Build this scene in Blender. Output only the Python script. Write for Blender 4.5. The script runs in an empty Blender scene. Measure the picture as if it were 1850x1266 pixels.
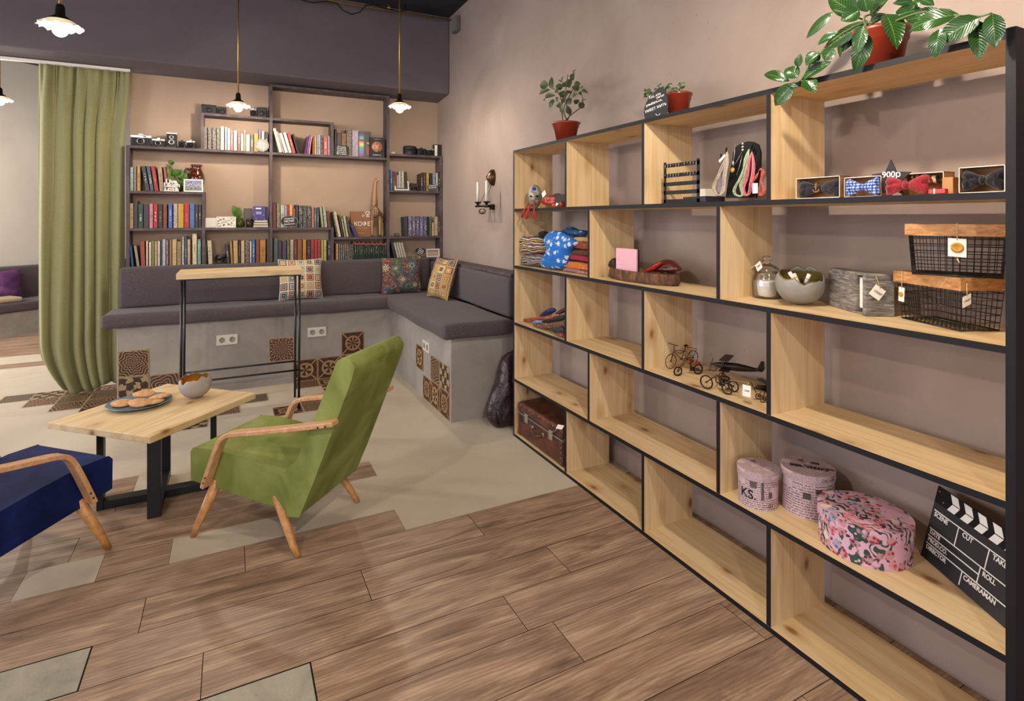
import bpy, bmesh, math, random
from math import sin, cos, pi, radians, sqrt, atan2
from mathutils import Vector, Matrix, Quaternion
random.seed(7)
sc = bpy.context.scene
COL = sc.collection

# ---------------------------------------------------------------- camera
FPX, TH, EYE, HOR = 1000.0, radians(26.9), 1.4, 395.0
cam = bpy.data.cameras.new('camera'); cam.sensor_width = 36; cam.lens = FPX / 1850 * 36
cam.shift_y = -(633 - HOR) / 1850; cam.clip_start = .02
co = bpy.data.objects.new('camera', cam); COL.objects.link(co)
co.location = (0, 0, EYE); co.rotation_euler = (radians(90), 0, -TH)
sc.camera = co
# ---------------------------------------------------------------- world + exposure
w = bpy.data.worlds.new('world'); sc.world = w; w.use_nodes = True
bg = w.node_tree.nodes['Background']; bg.inputs[0].default_value = (.80, .82, 1.0, 1); bg.inputs[1].default_value = .78
sc.view_settings.view_transform = 'Standard'; sc.view_settings.look = 'None'
sc.view_settings.gamma = 1; sc.view_settings.use_curve_mapping = False
sc.view_settings.exposure = 0.22
BULB = 1350.0
PENDANTS = [(-.71, 3.25, 2.287), (.05, 4.9, 2.287), (1.2, 4.35, 2.287), (1.01, .95, 2.287), (-1.0, .9, 2.287), (.1, -1.0, 2.287), (-1.75, 6.15, 2.40), (-2.6, 3.9, 2.287), (-3.0, 7.6, 2.4)]
def area(name, loc, rot, sx, sy, power, col):
    l = bpy.data.lights.new(name, 'AREA'); l.shape = 'RECTANGLE'; l.size = sx; l.size_y = sy; l.energy = power; l.color = col
    o = bpy.data.objects.new(name, l); COL.objects.link(o); o.location = loc; o.rotation_euler = rot; return o
# unseen fill light added behind the camera, then daylight from the left
area('rear_fill_light', (-1.0, -3.6, 1.7), (radians(90), 0, 0), 5.5, 2.4, 42, (.90, .91, 1.0))
area('daylight_window_left', (-4.6, 2.6, 1.7), (radians(90), 0, radians(-90)), 3.5, 2.2, 85, (.78, .82, 1.0))
area('far_room_fill_light', (-4.6, 6.3, 1.9), (radians(90), 0, radians(-65)), 2.0, 1.8, 170, (1.0, .97, .92))  # unseen light added to brighten the far-room wall

# ---------------------------------------------------------------- geometry of the view: pixel ray to a plane
FW = Vector((sin(TH), cos(TH), 0)); RT = Vector((cos(TH), -sin(TH), 0)); UP = Vector((0, 0, 1)); C0 = Vector((0, 0, EYE))
def ray(u, v): return FW + RT * ((u - 925) / FPX) + UP * ((HOR - v) / FPX)
def onz(u, v, z): r = ray(u, v); return C0 + r * ((z - EYE) / r.z)
def onY(u, v, y): r = ray(u, v); return C0 + r * (y / r.y)
def onX(u, v, x): r = ray(u, v); return C0 + r * (x / r.x)

# ---------------------------------------------------------------- mesh builder
OFF = {}
class MB:
    def __init__(s): s.v = []; s.f = []
    def add(s, vs, fs, mi=0, sm=False, uv=None):
        b = len(s.v); s.v += [Vector(p) for p in vs]
        for k, f in enumerate(fs): s.f.append(([b + i for i in f], mi, sm, uv[k] if uv else None))
        return s
    def box(s, a, b, mi=0, mis=None):
        x0, y0, z0 = a; x1, y1, z1 = b
        if x0 > x1: x0, x1 = x1, x0
        if y0 > y1: y0, y1 = y1, y0
        if z0 > z1: z0, z1 = z1, z0
        v = [(x0,y0,z0),(x1,y0,z0),(x1,y1,z0),(x0,y1,z0),(x0,y0,z1),(x1,y0,z1),(x1,y1,z1),(x0,y1,z1)]
        F = [(0,3,2,1),(4,5,6,7),(0,1,5,4),(2,3,7,6),(1,2,6,5),(3,0,4,7)]   # -z +z -y +y +x -x
        b0 = len(s.v); s.v += [Vector(p) for p in v]
        for k, f in enumerate(F): s.f.append(([b0 + i for i in f], mis[k] if mis else mi, False, None))
        return s
    def obox(s, c, dx, dy, dz, mi=0):     # box from centre + half vectors
        c, dx, dy, dz = Vector(c), Vector(dx), Vector(dy), Vector(dz)
        v = [c + dx*i + dy*j + dz*k for k in (-1, 1) for (i, j) in ((-1,-1),(1,-1),(1,1),(-1,1))]
        return s.add(v, [(0,3,2,1),(4,5,6,7),(0,1,5,4),(2,3,7,6),(1,2,6,5),(3,0,4,7)], mi)
    def tube(s, pts, r, n=8, mi=0, sm=True, cap=True, flat=None, closed=False):
        pts = [Vector(p) for p in pts]; m = len(pts); rs = r if isinstance(r, (list, tuple)) else [r] * m
        vs = []; prev = None
        for i in range(m):
            if closed: t = pts[(i + 1) % m] - pts[i - 1]
            else: t = pts[min(i + 1, m - 1)] - pts[max(i - 1, 0)]
            t.normalize()
            if prev is None:
                a = Vector((0, 0, 1)) if abs(t.z) < .9 else Vector((1, 0, 0)); prev = t.cross(a).normalized()
            prev = (prev - t * prev.dot(t)).normalized(); q = t.cross(prev)
            for k in range(n):
                an = 2 * pi * k / n; vs.append(pts[i] + (prev * cos(an) + q * sin(an)) * rs[i])
        fs = []
        for i in range(m if closed else m - 1):
            j = (i + 1) % m
            for k in range(n): fs.append((i*n + k, i*n + (k+1) % n, j*n + (k+1) % n, j*n + k))
        if cap and not closed: fs.append(tuple(range(n))[::-1]); fs.append(tuple((m-1)*n + k for k in range(n)))
        return s.add(vs, fs, mi, sm)
    def strip(s, pts, wv, th, mi=0, sm=True):   # rectangular bar along pts; wv = half-width vector, th = thickness
        pts = [Vector(p) for p in pts]; wv = Vector(wv); vs = []; m = len(pts); wn = wv.normalized()
        for i in range(m):
            t = (pts[min(i+1, m-1)] - pts[max(i-1, 0)]).normalized(); nn = t.cross(wn).normalized() * (th / 2)
            vs += [pts[i] - wv - nn, pts[i] + wv - nn, pts[i] + wv + nn, pts[i] - wv + nn]
        fs = [(i*4+k, i*4+(k+1) % 4, i*4+4+(k+1) % 4, i*4+4+k) for i in range(m-1) for k in range(4)]
        fs += [(3,2,1,0), tuple((m-1)*4+k for k in range(4))]
        return s.add(vs, fs, mi, False)
    def lathe(s, prof, c=(0,0,0), n=24, mi=0, sm=True, cap=False, sx=1, sy=1):
        c = Vector(c); vs = []; fs = []
        for (r, z) in prof:
            for k in range(n): a = 2*pi*k/n; vs.append(c + Vector((r*cos(a)*sx, r*sin(a)*sy, z)))
        for i in range(len(prof)-1):
            for k in range(n): fs.append((i*n+k, i*n+(k+1) % n, (i+1)*n+(k+1) % n, (i+1)*n+k))
        if cap: fs.append(tuple(range(n))[::-1]); fs.append(tuple((len(prof)-1)*n+k for k in range(n)))
        return s.add(vs, fs, mi, sm)
    def ell(s, c, r, n=12, m=8, mi=0, rot=None, fn=None):
        c = Vector(c); vs = []; fs = []
        for i in range(m+1):
            ph = pi*i/m
            for k in range(n):
                a = 2*pi*k/n; p = Vector((r[0]*sin(ph)*cos(a), r[1]*sin(ph)*sin(a), r[2]*cos(ph)))
                if fn: p = fn(p)
                if rot: p = rot @ p
                vs.append(c + p)
        for i in range(m):
            for k in range(n): fs.append((i*n+k, (i+1)*n+k, (i+1)*n+(k+1) % n, i*n+(k+1) % n))
        return s.add(vs, fs, mi, True)
    def prism(s, poly, O, X, Y, Z, d, mi=0, side=None, uv=False):   # polygon in plane (X,Y) at O, extruded by d along Z
        O, X, Y, Z = Vector(O), Vector(X), Vector(Y), Vector(Z); n = len(poly)
        a = [O + X*p[0] + Y*p[1] for p in poly]; b = [q + Z*d for q in a]
        s.add(b, [tuple(range(n))], mi); s.add(a, [tuple(range(n))[::-1]], mi)
        s.add(a + b, [(i, (i+1) % n, n+(i+1) % n, n+i) for i in range(n)], mi if side is None else side)
        return s
    def grid(s, fn, nu, nv, mi=0, sm=True, closeu=False):
        vs = [fn(i/nu, j/nv) for j in range(nv+1) for i in range(nu+1)]; fs = []; uv = []
        for j in range(nv):
            for i in range(nu):
                a = j*(nu+1)+i; fs.append((a, a+1, a+nu+2, a+nu+1))
                uv.append([(i/nu, j/nv), ((i+1)/nu, j/nv), ((i+1)/nu, (j+1)/nv), (i/nu, (j+1)/nv)])
        return s.add(vs, fs, mi, sm, uv)
    def leaf(s, a, b, w, nrm, mi=0, bend=.12, fold=.15, tip=1.0):
        a, b, nrm = Vector(a), Vector(b), Vector(nrm); t = b - a; L = t.length
        if L < 1e-5: return s
        t.normalize(); q = t.cross(nrm)
        if q.length < 1e-4: q = t.cross(Vector((1, .2, .1)))
        q.normalize(); nn = q.cross(t).normalized(); N = 7; vs = []
        for i in range(N+1):
            x = i/N; ww = w/2 * (sin(pi*min(1, x**.85))**.75) if 0 < x < 1 else 0.0008
            c = a + t*L*x + nn*(L*bend*4*x*(1-x)); d = nn*(-fold*ww*2)
            vs += [c - q*ww - d*.6, c + nn*(-fold*ww*.6), c + q*ww - d*.6]
        fs = []
        for i in range(N): fs += [(i*3, i*3+1, i*3+4, i*3+3), (i*3+1, i*3+2, i*3+5, i*3+4)]
        uv = [[(0, i/N), (.5, i/N), (.5, (i+1)/N), (0, (i+1)/N)] if k == 0 else [(.5, i/N), (1, i/N), (1, (i+1)/N), (.5, (i+1)/N)] for i in range(N) for k in (0, 1)]
        return s.add(vs, fs, mi, True, uv)
    def xf(s, M, start=0):
        for i in range(start, len(s.v)): s.v[i] = M @ s.v[i]
        return s
    def build(s, name, mats, parent=None, origin=None, bevel=0, seg=2, solid=0, sub=0, smooth=None):
        off = Vector(origin) if origin is not None else Vector((0, 0, 0))
        base = OFF.get(parent.name, Vector((0, 0, 0))) if parent else Vector((0, 0, 0))
        tot = base + off if parent else off
        me = bpy.data.meshes.new(name)
        me.from_pydata([tuple(p - tot) for p in s.v], [], [f[0] for f in s.f])
        for m in (mats if isinstance(mats, (list, tuple)) else [mats]): me.materials.append(m)
        me.polygons.foreach_set('material_index', [f[1] for f in s.f])
        me.polygons.foreach_set('use_smooth', [bool(f[2]) if smooth is None else smooth for f in s.f])
        if any(f[3] for f in s.f):
            ul = me.uv_layers.new(name='UVMap'); li = 0; dat = []
            for f in s.f:
                for k in range(len(f[0])): dat += list(f[3][k]) if f[3] else [0., 0.]
            ul.data.foreach_set('uv', dat)
        me.update()
        o = bpy.data.objects.new(name, me); COL.objects.link(o); o.location = off
        if parent: o.parent = parent
        OFF[o.name] = tot
        if bevel:
            mod = o.modifiers.new('bevel', 'BEVEL'); mod.width = bevel; mod.segments = seg; mod.limit_method = 'ANGLE'
            if smooth: mod.harden_normals = True
        if solid: mod = o.modifiers.new('solid', 'SOLIDIFY'); mod.thickness = solid; mod.offset = 0
        if sub: mod = o.modifiers.new('sub', 'SUBSURF'); mod.levels = sub; mod.render_levels = sub
        return o
def tag(o, label, cat, group=None, kind=None):
    o['label'] = label; o['category'] = cat
    if group: o['group'] = group
    if kind: o['kind'] = kind
    return o
def thing(name, label, cat, loc=(0, 0, 0), rz=0, group=None, world=True):
    o = bpy.data.objects.new(name, None); COL.objects.link(o); o.location = loc; o.rotation_euler = (0, 0, rz); o.empty_display_size = .05
    OFF[o.name] = Vector(loc) if world else Vector((0, 0, 0))
    return tag(o, label, cat, group)
def struct(o): o['kind'] = 'structure'; return o
def text(body, O, X, Y, size, mat, parent, name='lettering', ext=.0004, align='CENTER', shear=0, wrap=None, bold=0):
    cu = bpy.data.curves.new('t', 'FONT'); cu.body = body; cu.size = size; cu.extrude = ext; cu.align_x = align; cu.align_y = 'CENTER'; cu.shear = shear; cu.space_line = .85
    cu.offset = bold; cu.resolution_u = 3
    t = bpy.data.objects.new('t', cu); COL.objects.link(t)
    dg = bpy.context.evaluated_depsgraph_get(); dg.update()
    me = bpy.data.meshes.new_from_object(t.evaluated_get(dg)); bpy.data.objects.remove(t); bpy.data.curves.remove(cu)
    X, Y, O = Vector(X).normalized(), Vector(Y).normalized(), Vector(O); Z = X.cross(Y)
    base = OFF.get(parent.name, Vector((0, 0, 0))) if parent else Vector((0, 0, 0))
    for v in me.vertices:
        v.co = (wrap(v.co) if wrap else O + X*v.co.x + Y*v.co.y + Z*v.co.z) - base
    me.materials.clear(); me.materials.append(mat); me.name = name
    o = bpy.data.objects.new(name, me); COL.objects.link(o)
    if parent: o.parent = parent
    OFF[o.name] = base
    return o

# ---------------------------------------------------------------- materials
def lin(c):
    if isinstance(c, str):
        c = c.lstrip('#'); c = [int(c[i:i+2], 16) / 255 for i in (0, 2, 4)]
        c = [x / 12.92 if x <= .04045 else ((x + .055) / 1.055) ** 2.4 for x in c]
    return (c[0], c[1], c[2], 1)
class NT:
    def __init__(s, name, rough=.6, metal=0, spec=None):
        s.m = bpy.data.materials.new(name); s.m.use_nodes = True; s.t = s.m.node_tree; s.b = s.t.nodes['Principled BSDF']
        s.b.inputs['Roughness'].default_value = rough; s.b.inputs['Metallic'].default_value = metal
        if spec is not None: s.b.inputs['Specular IOR Level'].default_value = spec
    def put(s, sock, v):
        if v is None: return
        if isinstance(v, bpy.types.NodeSocket): s.t.links.new(v, sock)
        elif isinstance(v, str): sock.default_value = lin(v)
        else: sock.default_value = v
    def n(s, ty, **kw):
        nd = s.t.nodes.new('ShaderNode' + ty)
        for k, v in kw.items():
            if hasattr(nd, k) and not k in nd.inputs: setattr(nd, k, v)
            else: s.put(nd.inputs[k], v)
        return nd
    def math(s, op, a, b=None, c=None):
        nd = s.t.nodes.new('ShaderNodeMath'); nd.operation = op; s.put(nd.inputs[0], a); s.put(nd.inputs[1], b)
        if c is not None: s.put(nd.inputs[2], c)
        return nd.outputs[0]
    def mix(s, f, a, b, bt='MIX'):
        nd = s.t.nodes.new('ShaderNodeMix'); nd.data_type = 'RGBA'; nd.blend_type = bt
        for i, v in ((0, f), (6, a), (7, b)):
            if isinstance(v, str): v = lin(v)
            s.put(nd.inputs[i], v)
        return nd.outputs[2]
    def coord(s, kind='Object', scale=(1, 1, 1), loc=None, rot=None, jitter=False):
        v = s.n('TexCoord').outputs[kind]
        mp = s.n('Mapping'); s.t.links.new(v, mp.inputs[0]); mp.inputs['Scale'].default_value = scale
        if rot: mp.inputs['Rotation'].default_value = rot
        if loc: mp.inputs['Location'].default_value = loc
        if jitter:
            r = s.n('ObjectInfo').outputs['Random']; cx = s.n('CombineXYZ')
            k = s.math('MULTIPLY', r, 37.); s.put(cx.inputs[0], k); s.put(cx.inputs[1], k); s.put(cx.inputs[2], k)
            s.t.links.new(cx.outputs[0], mp.inputs['Location'])
        return mp.outputs[0]
    def noise(s, v, scale=5, detail=3, rough=.5, dist=0, out=0):
        nd = s.n('TexNoise'); s.put(nd.inputs['Vector'], v); nd.inputs['Scale'].default_value = scale; nd.inputs['Detail'].default_value = detail
        nd.inputs['Roughness'].default_value = rough; nd.inputs['Distortion'].default_value = dist; return nd.outputs[out]
    def vor(s, v, scale=5, feat='F1', rnd=1):
        nd = s.n('TexVoronoi'); nd.feature = feat; s.put(nd.inputs['Vector'], v); nd.inputs['Scale'].default_value = scale; nd.inputs['Randomness'].default_value = rnd; return nd
    def ramp(s, f, stops, interp='LINEAR'):
        nd = s.n('ValToRGB'); cr = nd.color_ramp; cr.interpolation = interp
        while len(cr.elements) < len(stops): cr.elements.new(.5)
        for e, (p, c) in zip(cr.elements, stops): e.position = p; e.color = lin(c)
        s.put(nd.inputs[0], f); return nd.outputs[0]
    def step(s, v, a, b):   # 0..1 smoothstep
        nd = s.n('MapRange'); s.put(nd.inputs[0], v); nd.inputs[1].default_value = a; nd.inputs[2].default_value = b; nd.clamp = True; return nd.outputs[0]
    def sep(s, v): nd = s.n('SeparateXYZ'); s.put(nd.inputs[0], v); return nd.outputs
    def base(s, c): s.put(s.b.inputs['Base Color'], lin(c) if isinstance(c, str) else c); return s
    def rough(s, c): s.put(s.b.inputs['Roughness'], c); return s
    def bump(s, h, st=.3, d=.01):
        nd = s.n('Bump'); s.put(nd.inputs['Height'], h); nd.inputs['Strength'].default_value = st; nd.inputs['Distance'].default_value = d
        s.t.links.new(nd.outputs[0], s.b.inputs['Normal']); return s
def plain(name, c, rough=.55, metal=0, var=.06, scale=30, bump=0, spec=None, coat=0):
    t = NT(name, rough, metal, spec); v = t.coord('Object'); nz = t.noise(v, scale, 3)
    c4 = lin(c); d = tuple(x * (1 - var * 2.2) for x in c4[:3]) + (1,); e = tuple(min(1, x * (1 + var * 2)) for x in c4[:3]) + (1,)
    t.base(t.mix(nz, d, e))
    if bump: t.bump(t.noise(v, scale * 4, 2), bump, .002)
    if coat: t.b.inputs['Coat Weight'].default_value = coat
    return t.m
def pine(name, axis, dark=1.0):
    t = NT(name, .55); sc_ = [16, 16, 16]; sc_[axis] = 1.1
    v = t.coord('Object', tuple(sc_), jitter=True); nz = t.noise(v, 1.6, 5, .6, .6)
    c = t.ramp(nz, [(.25, '#c6a470'), (.45, '#d3b587'), (.6, '#dcc398'), (.8, '#cdab7a')])
    s2 = [4.2, 4.2, 4.2]; s2[axis] = 2.2
    vv = t.coord('Object', tuple(s2), jitter=True); k = t.vor(vv, 1.9).outputs['Distance']
    c = t.mix(t.math('MULTIPLY', t.step(k, .13, .05), .9), c, '#5c3216')
    c = t.mix(t.math('MULTIPLY', t.step(k, .34, .10), .45), c, '#a06a34')
    s3 = [55, 55, 55]; s3[axis] = 1.5
    fine = t.noise(t.coord('Object', tuple(s3), jitter=True), 1.5, 2)
    c = t.mix(t.math('MULTIPLY', fine, .35), c, '#a87b48', 'MULTIPLY') if 0 else t.mix(t.math('MULTIPLY', t.step(fine, .5, .75), .25), c, '#a97a46')
    return t.base(c).bump(fine, .12, .001).m
def fabric(name, c, c2, rough=.9, scale=260, sheen=.3, blot=.25):
    t = NT(name, rough, 0, .2); v = t.coord('Object'); a = t.noise(v, scale, 2); b = t.noise(v, 3.0, 3)
    cc = t.mix(t.step(a, .35, .65), c, c2); cc = t.mix(t.math('MULTIPLY', t.step(b, .35, .7), blot), cc, c2)
    t.base(cc).bump(a, .35, .002); t.b.inputs['Sheen Weight'].default_value = sheen; return t.m
def velvet(name, c, c2, c3):
    t = NT(name, .75, 0, .25); v = t.coord('Object', (1, 1, 1)); b = t.noise(v, 4.5, 4, .55, .8)
    t.base(t.ramp(b, [(.3, c), (.5, c2), (.72, c3)])); t.b.inputs['Sheen Weight'].default_value = .12; t.b.inputs['Sheen Tint'].default_value = lin(c3)
    t.bump(t.noise(v, 9, 3), .12, .01); return t.m
def plaster(name, c, c2, c3, scale=1.3, bmp=.15, sp=.0):
    t = NT(name, .85, 0, .25); v = t.coord('Object'); a = t.noise(v, scale, 5, .6, .7); f = t.noise(v, 22, 4, .7)
    c_ = t.ramp(a, [(.3, c), (.5, c2), (.72, c3)])
    pit = t.vor(t.coord('Object', (1, 1, .6)), 26).outputs['Distance']
    pn = t.noise(v, 2.2, 3)
    c_ = t.mix(t.math('MULTIPLY', t.math('MULTIPLY', t.step(pit, .16, .06), t.step(pn, .5, .65)), sp), c_, '#5a4a42')
    c_ = t.mix(t.math('MULTIPLY', t.step(f, .55, .8), .18), c_, c)
    return t.base(c_).bump(f, bmp, .01).m
M = {}
M['wall'] = plaster('plaster_taupe', '#8b7a6f', '#97867b', '#a19186', 1.1, .12, .5)
M['wall_back'] = plaster('plaster_beige', '#a38c78', '#ab9480', '#b39d8a', 1.0, .08, .2)
M['beam'] = plaster('plaster_dark', '#5c5358', '#665d61', '#70676a', .8, .06)
M['ceil'] = plaster('ceiling_dark', '#28262c', '#313037', '#3b3940', 2.0, .3)
M['wall_far'] = plaster('plaster_cream', '#c4bbae', '#cdc5b9', '#d4cdc2', .8, .05)
M['concrete'] = plaster('bench_concrete', '#857e78', '#989087', '#aaa298', 2.3, .12, .5)
M['pine_y'] = pine('pine_grain_lengthwise', 1); M['pine_z'] = pine('pine_grain_upright', 2); M['pine_x'] = pine('pine_grain_cross', 0)
M['black'] = plain('black_paint', '#0b0a0c', .55, 0, .1, 20, 0, .25)
M['edge'] = plain('charcoal_edge_paint', '#151215', .6, 0, .08, 20, 0, .25)
M['blackmetal'] = plain('black_powder_coat', '#101013', .35, 0, .1, 20)
def darkwood():
    t = NT('stained_dark_wood', .6); v = t.coord('Object', (4, 4, 4)); a = t.noise(v, 2.5, 5, .7, .4)
    return t.base(t.ramp(a, [(.3, '#3b2e30'), (.5, '#4d3f41'), (.7, '#66585a')])).bump(a, .2, .003).m
M['shelfwood'] = darkwood()
M['cushion'] = fabric('charcoal_upholstery', '#443c3e', '#5e5455', .95, 230, .1)
M['cushion_top'] = M['cushion']
M['green'] = velvet('green_velvet', '#626c30', '#7a8440', '#929a58')
M['navy'] = velvet('navy_velvet', '#0a1234', '#101c4a', '#1a2a60'); M['navy'].node_tree.nodes['Principled BSDF'].inputs['Sheen Weight'].default_value = .02; M['navy'].node_tree.nodes['Principled BSDF'].inputs['Specular IOR Level'].default_value = .12
M['curtain'] = fabric('olive_curtain_cloth', '#7a7850', '#949066', .7, 300, .1, .2)
def beech(nm='bent_beech_wood', cs=('#a8703c', '#c08a50', '#d09c64')):
    t = NT(nm, .38); v = t.coord('Object', (30, 30, 30)); a = t.noise(v, 1.2, 4, .6, .5)
    return t.base(t.ramp(a, [(.3, cs[0]), (.55, cs[1]), (.75, cs[2])])).m
M['beech'] = beech(); M['beech_light'] = beech('pale_beech_wood', ('#b8845a', '#ca9a70', '#d8ac84'))
M['brass'] = plain('aged_brass', '#b08a4e', .35, .8, .1, 40)
M['darkmetal'] = plain('dark_bronze', '#2a211c', .4, .6, .2, 40)
M['bronze'] = plain('antique_bronze', '#5a4030', .3, .8, .25, 60)
M['white'] = plain('white_paint', '#d8d2c8', .5, 0, .03)
M['paper'] = plain('paper_white', '#e6e0d4', .7, 0, .03)
M['pink'] = plain('pink_paper', '#e0a8b4', .7, 0, .03)
M['plastic'] = plain('white_plastic', '#cfc9bd', .35, 0, .02)
M['pages'] = plain('book_pages', '#cfc3a8', .8, 0, .08, 200)
M['chalk'] = plain('chalk_white', '#e9e6e0', .8, 0, .02)
M['slate'] = plain('black_chalkboard', '#201f22', .7, 0, .1)
M['terracotta'] = plain('red_brown_plastic_pot', '#7e2c1a', .32, 0, .08, 12, 0, None, .4)
M['soil'] = plain('potting_soil', '#2c1e16', .95, 0, .3, 80)
M['stem'] = plain('green_stem', '#4a5a2c', .6)
M['stem_brown'] = plain('brown_stem', '#4a342a', .7)
M['gold'] = plain('gold_print', '#b98a3a', .4, .6, .1)
M['silver'] = plain('silver_metal', '#b9b6b4', .3, .8, .1)
M['camblack'] = plain('black_leatherette', '#1a191c', .6, 0, .2, 120, .2)
M['rope'] = plain('jute_cord', '#c2a274', .85, 0, .2, 200)
M['clear_old'] = NT('clear_glass_solid', .04); 
def thin_glass():
    t = NT('clear_glass', .05); tr = t.n('BsdfTransparent'); tr.inputs[0].default_value = (.985, .985, .975, 1); g = t.n('BsdfGlossy'); g.inputs['Roughness'].default_value = .05
    fr = t.n('Fresnel'); fr.inputs[0].default_value = 1.45; mx = t.n('MixShader'); t.put(mx.inputs[0], t.math('ADD', .06, t.math('MULTIPLY', fr.outputs[0], .8))); t.t.links.new(tr.outputs[0], mx.inputs[1]); t.t.links.new(g.outputs[0], mx.inputs[2])
    t.t.links.new(mx.outputs[0], t.t.nodes['Material Output'].inputs[0]); return t.m
M['clear'] = thin_glass(); del M['clear_old']
BULBK = [.40, .50, .48, 1.1, 1.2, 1.2, .8, 1.0, 1.2]
M['bulb'] = NT('lit_bulb', .3); M['bulb'].b.inputs['Emission Color'].default_value = (1, .87, .71, 1); M['bulb'].b.inputs['Emission Strength'].default_value = BULB; M['bulb'] = M['bulb'].m
def shade():
    t = NT('frosted_glass_shade', .3); t.base('#f0ead8'); t.b.inputs['Transmission Weight'].default_value = .0
    tr = t.n('BsdfTranslucent'); tr.inputs[0].default_value = (1, .95, .85, 1); mx = t.n('MixShader'); mx.inputs[0].default_value = .22
    out = t.t.nodes['Material Output']; t.t.links.new(t.b.outputs[0], mx.inputs[1]); t.t.links.new(tr.outputs[0], mx.inputs[2]); t.t.links.new(mx.outputs[0], out.inputs[0]); return t.m
M['shade'] = shade()
def leafmat(name, c, c2, vein, under=None, rough=.3):
    t = NT(name, rough); uv = t.sep(t.coord('UV')); x = t.math('ABSOLUTE', t.math('SUBTRACT', uv[0], .5))
    mid = t.step(x, .035, .0); wv = t.math('SINE', t.math('MULTIPLY', t.math('ADD', uv[1], t.math('MULTIPLY', x, -.5)), 75.))
    b = t.mix(t.noise(t.coord('Object'), 9, 3), c, c2); b = t.mix(t.math('MULTIPLY', t.step(wv, .6, 1.), .22), b, vein); b = t.mix(t.math('MULTIPLY', mid, .7), b, vein)
    return t.base(b).bump(wv, .25, .002).m
M['rubber'] = leafmat('rubber_plant_leaf', '#12280d', '#23461a', '#5f8040', rough=.2)
M['leafdark'] = leafmat('dusky_leaf', '#2c3318', '#4a5a2c', '#6a7340', rough=.35)
M['leafbright'] = leafmat('bright_leaf', '#2c5012', '#527a24', '#7c9c44', rough=.35)
M['leafsmall'] = leafmat('succulent_leaf', '#2f4a22', '#4f6f38', '#7a9560', rough=.4)

def bookmat(name, speck=0, dark=None):
    t = NT(name, .5); oi = t.n('ObjectInfo'); v = t.coord('Object'); nz = t.noise(v, 40, 3)
    c = t.mix(t.math('MULTIPLY', nz, .35), oi.outputs['Color'], (0.02, 0.015, 0.012, 1))
    vv = t.coord('Object', (90, 90, 50), jitter=True); pr = t.noise(vv, 1.6, 3, .7)
    if speck: c = t.mix(t.math('MULTIPLY', t.step(pr, .5, .56), speck), c, dark or '#e8e2d6')
    else: c = t.mix(t.math('MULTIPLY', t.step(t.noise(t.coord('Object', (1, 1, 9), jitter=True), 5, 1), .58, .6), .18), c, (.02, .02, .02, 1))
    return t.base(c).m
M['cover'] = bookmat('book_cover'); M['cover_print'] = bookmat('printed_book_cover', .3)
M['cover_dark'] = bookmat('dark_printed_book_cover', .6, '#2c2420')
M['t_gold'] = plain('title_gold', '#b89a58', .45, .3); M['t_white'] = plain('title_white', '#e4ded0', .6); M['t_dark'] = plain('title_dark', '#2b2320', .6)

# patterned cement tile
def tile(name, dark, light, acc, n1, k1, n2, k2, mode=0):
    t = NT(name, .45); uv = t.sep(t.coord('UV')); x = t.math('SUBTRACT', uv[0], .5); y = t.math('SUBTRACT', uv[1], .5)
    r = t.math('SQRT', t.math('ADD', t.math('MULTIPLY', x, x), t.math('MULTIPLY', y, y))); a = t.math('ARCTAN2', y, x)
    wob = t.math('MULTIPLY', t.math('SINE', t.math('MULTIPLY', a, float(n1))), k1)
    if mode == 0: f = t.math('SINE', t.math('ADD', t.math('MULTIPLY', r, k2), wob)); m = t.step(t.math('ABSOLUTE', f), .42, .3)
    elif mode == 1:
        f = t.math('MULTIPLY', t.math('SINE', t.math('MULTIPLY', x, k2)), t.math('SINE', t.math('MULTIPLY', y, k2)))
        f = t.math('ADD', f, t.math('MULTIPLY', wob, t.math('SINE', t.math('MULTIPLY', r, 38.)))); m = t.step(f, .05, .16)
    else:
        ring = t.math('ABSOLUTE', t.math('SUBTRACT', r, .3)); m1 = t.step(ring, .045, .03)
        pet = t.math('MULTIPLY', t.step(t.math('COSINE', t.math('MULTIPLY', a, float(n1))), .2, .4), t.step(t.math('ABSOLUTE', t.math('SUBTRACT', r, .15)), .11, .09))
        dg = t.step(t.math('ABSOLUTE', t.math('SUBTRACT', t.math('ABSOLUTE', x), t.math('ABSOLUTE', y))), .04, .03); dg = t.math('MULTIPLY', dg, t.step(r, .3, .33))
        m = t.math('MAXIMUM', t.math('MAXIMUM', m1, pet), dg)
    bx = t.math('MAXIMUM', t.math('ABSOLUTE', x), t.math('ABSOLUTE', y)); brd = t.step(bx, .465, .475)
    nz = t.noise(t.coord('UV', (1, 1, 1)), 6, 3); c0 = t.mix(t.step(nz, .4, .6), dark, acc)
    mm = t.math('MULTIPLY', t.math('MINIMUM', t.math('MAXIMUM', m, t.math('MULTIPLY', brd, .7)), 1.), t.step(t.noise(t.coord('UV'), 22, 3), .25, .45))
    return t.base(t.mix(mm, c0, light)).bump(mm, .3, .003).m
TILES = [tile('tile_ornate', '#2c1f1a', '#b0905e', '#4a2c22', 8, 1.3, 0, 30., 0), tile('tile_arabesque', '#2e2019', '#a58c66', '#3a2a20', 4, .5, 0, 12.6, 1),
         tile('tile_diamond', '#26302f', '#a88a62', '#5a2c1c', 4, 1.4, 0, 24., 0), tile('tile_sunburst', '#1f2a2e', '#b59a72', '#6a2818', 18, 1.3, 0, 13., 0),
         tile('tile_flower', '#2a140e', '#a07a50', '#4a1c12', 8, 0, 0, 0, 2), tile('tile_rosette', '#2c1c12', '#a88a5c', '#5a2a18', 5, 0, 0, 0, 2),
         tile('tile_scroll', '#2a2420', '#a8926e', '#40302c', 6, 1.6, 0, 30., 0)]
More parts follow.
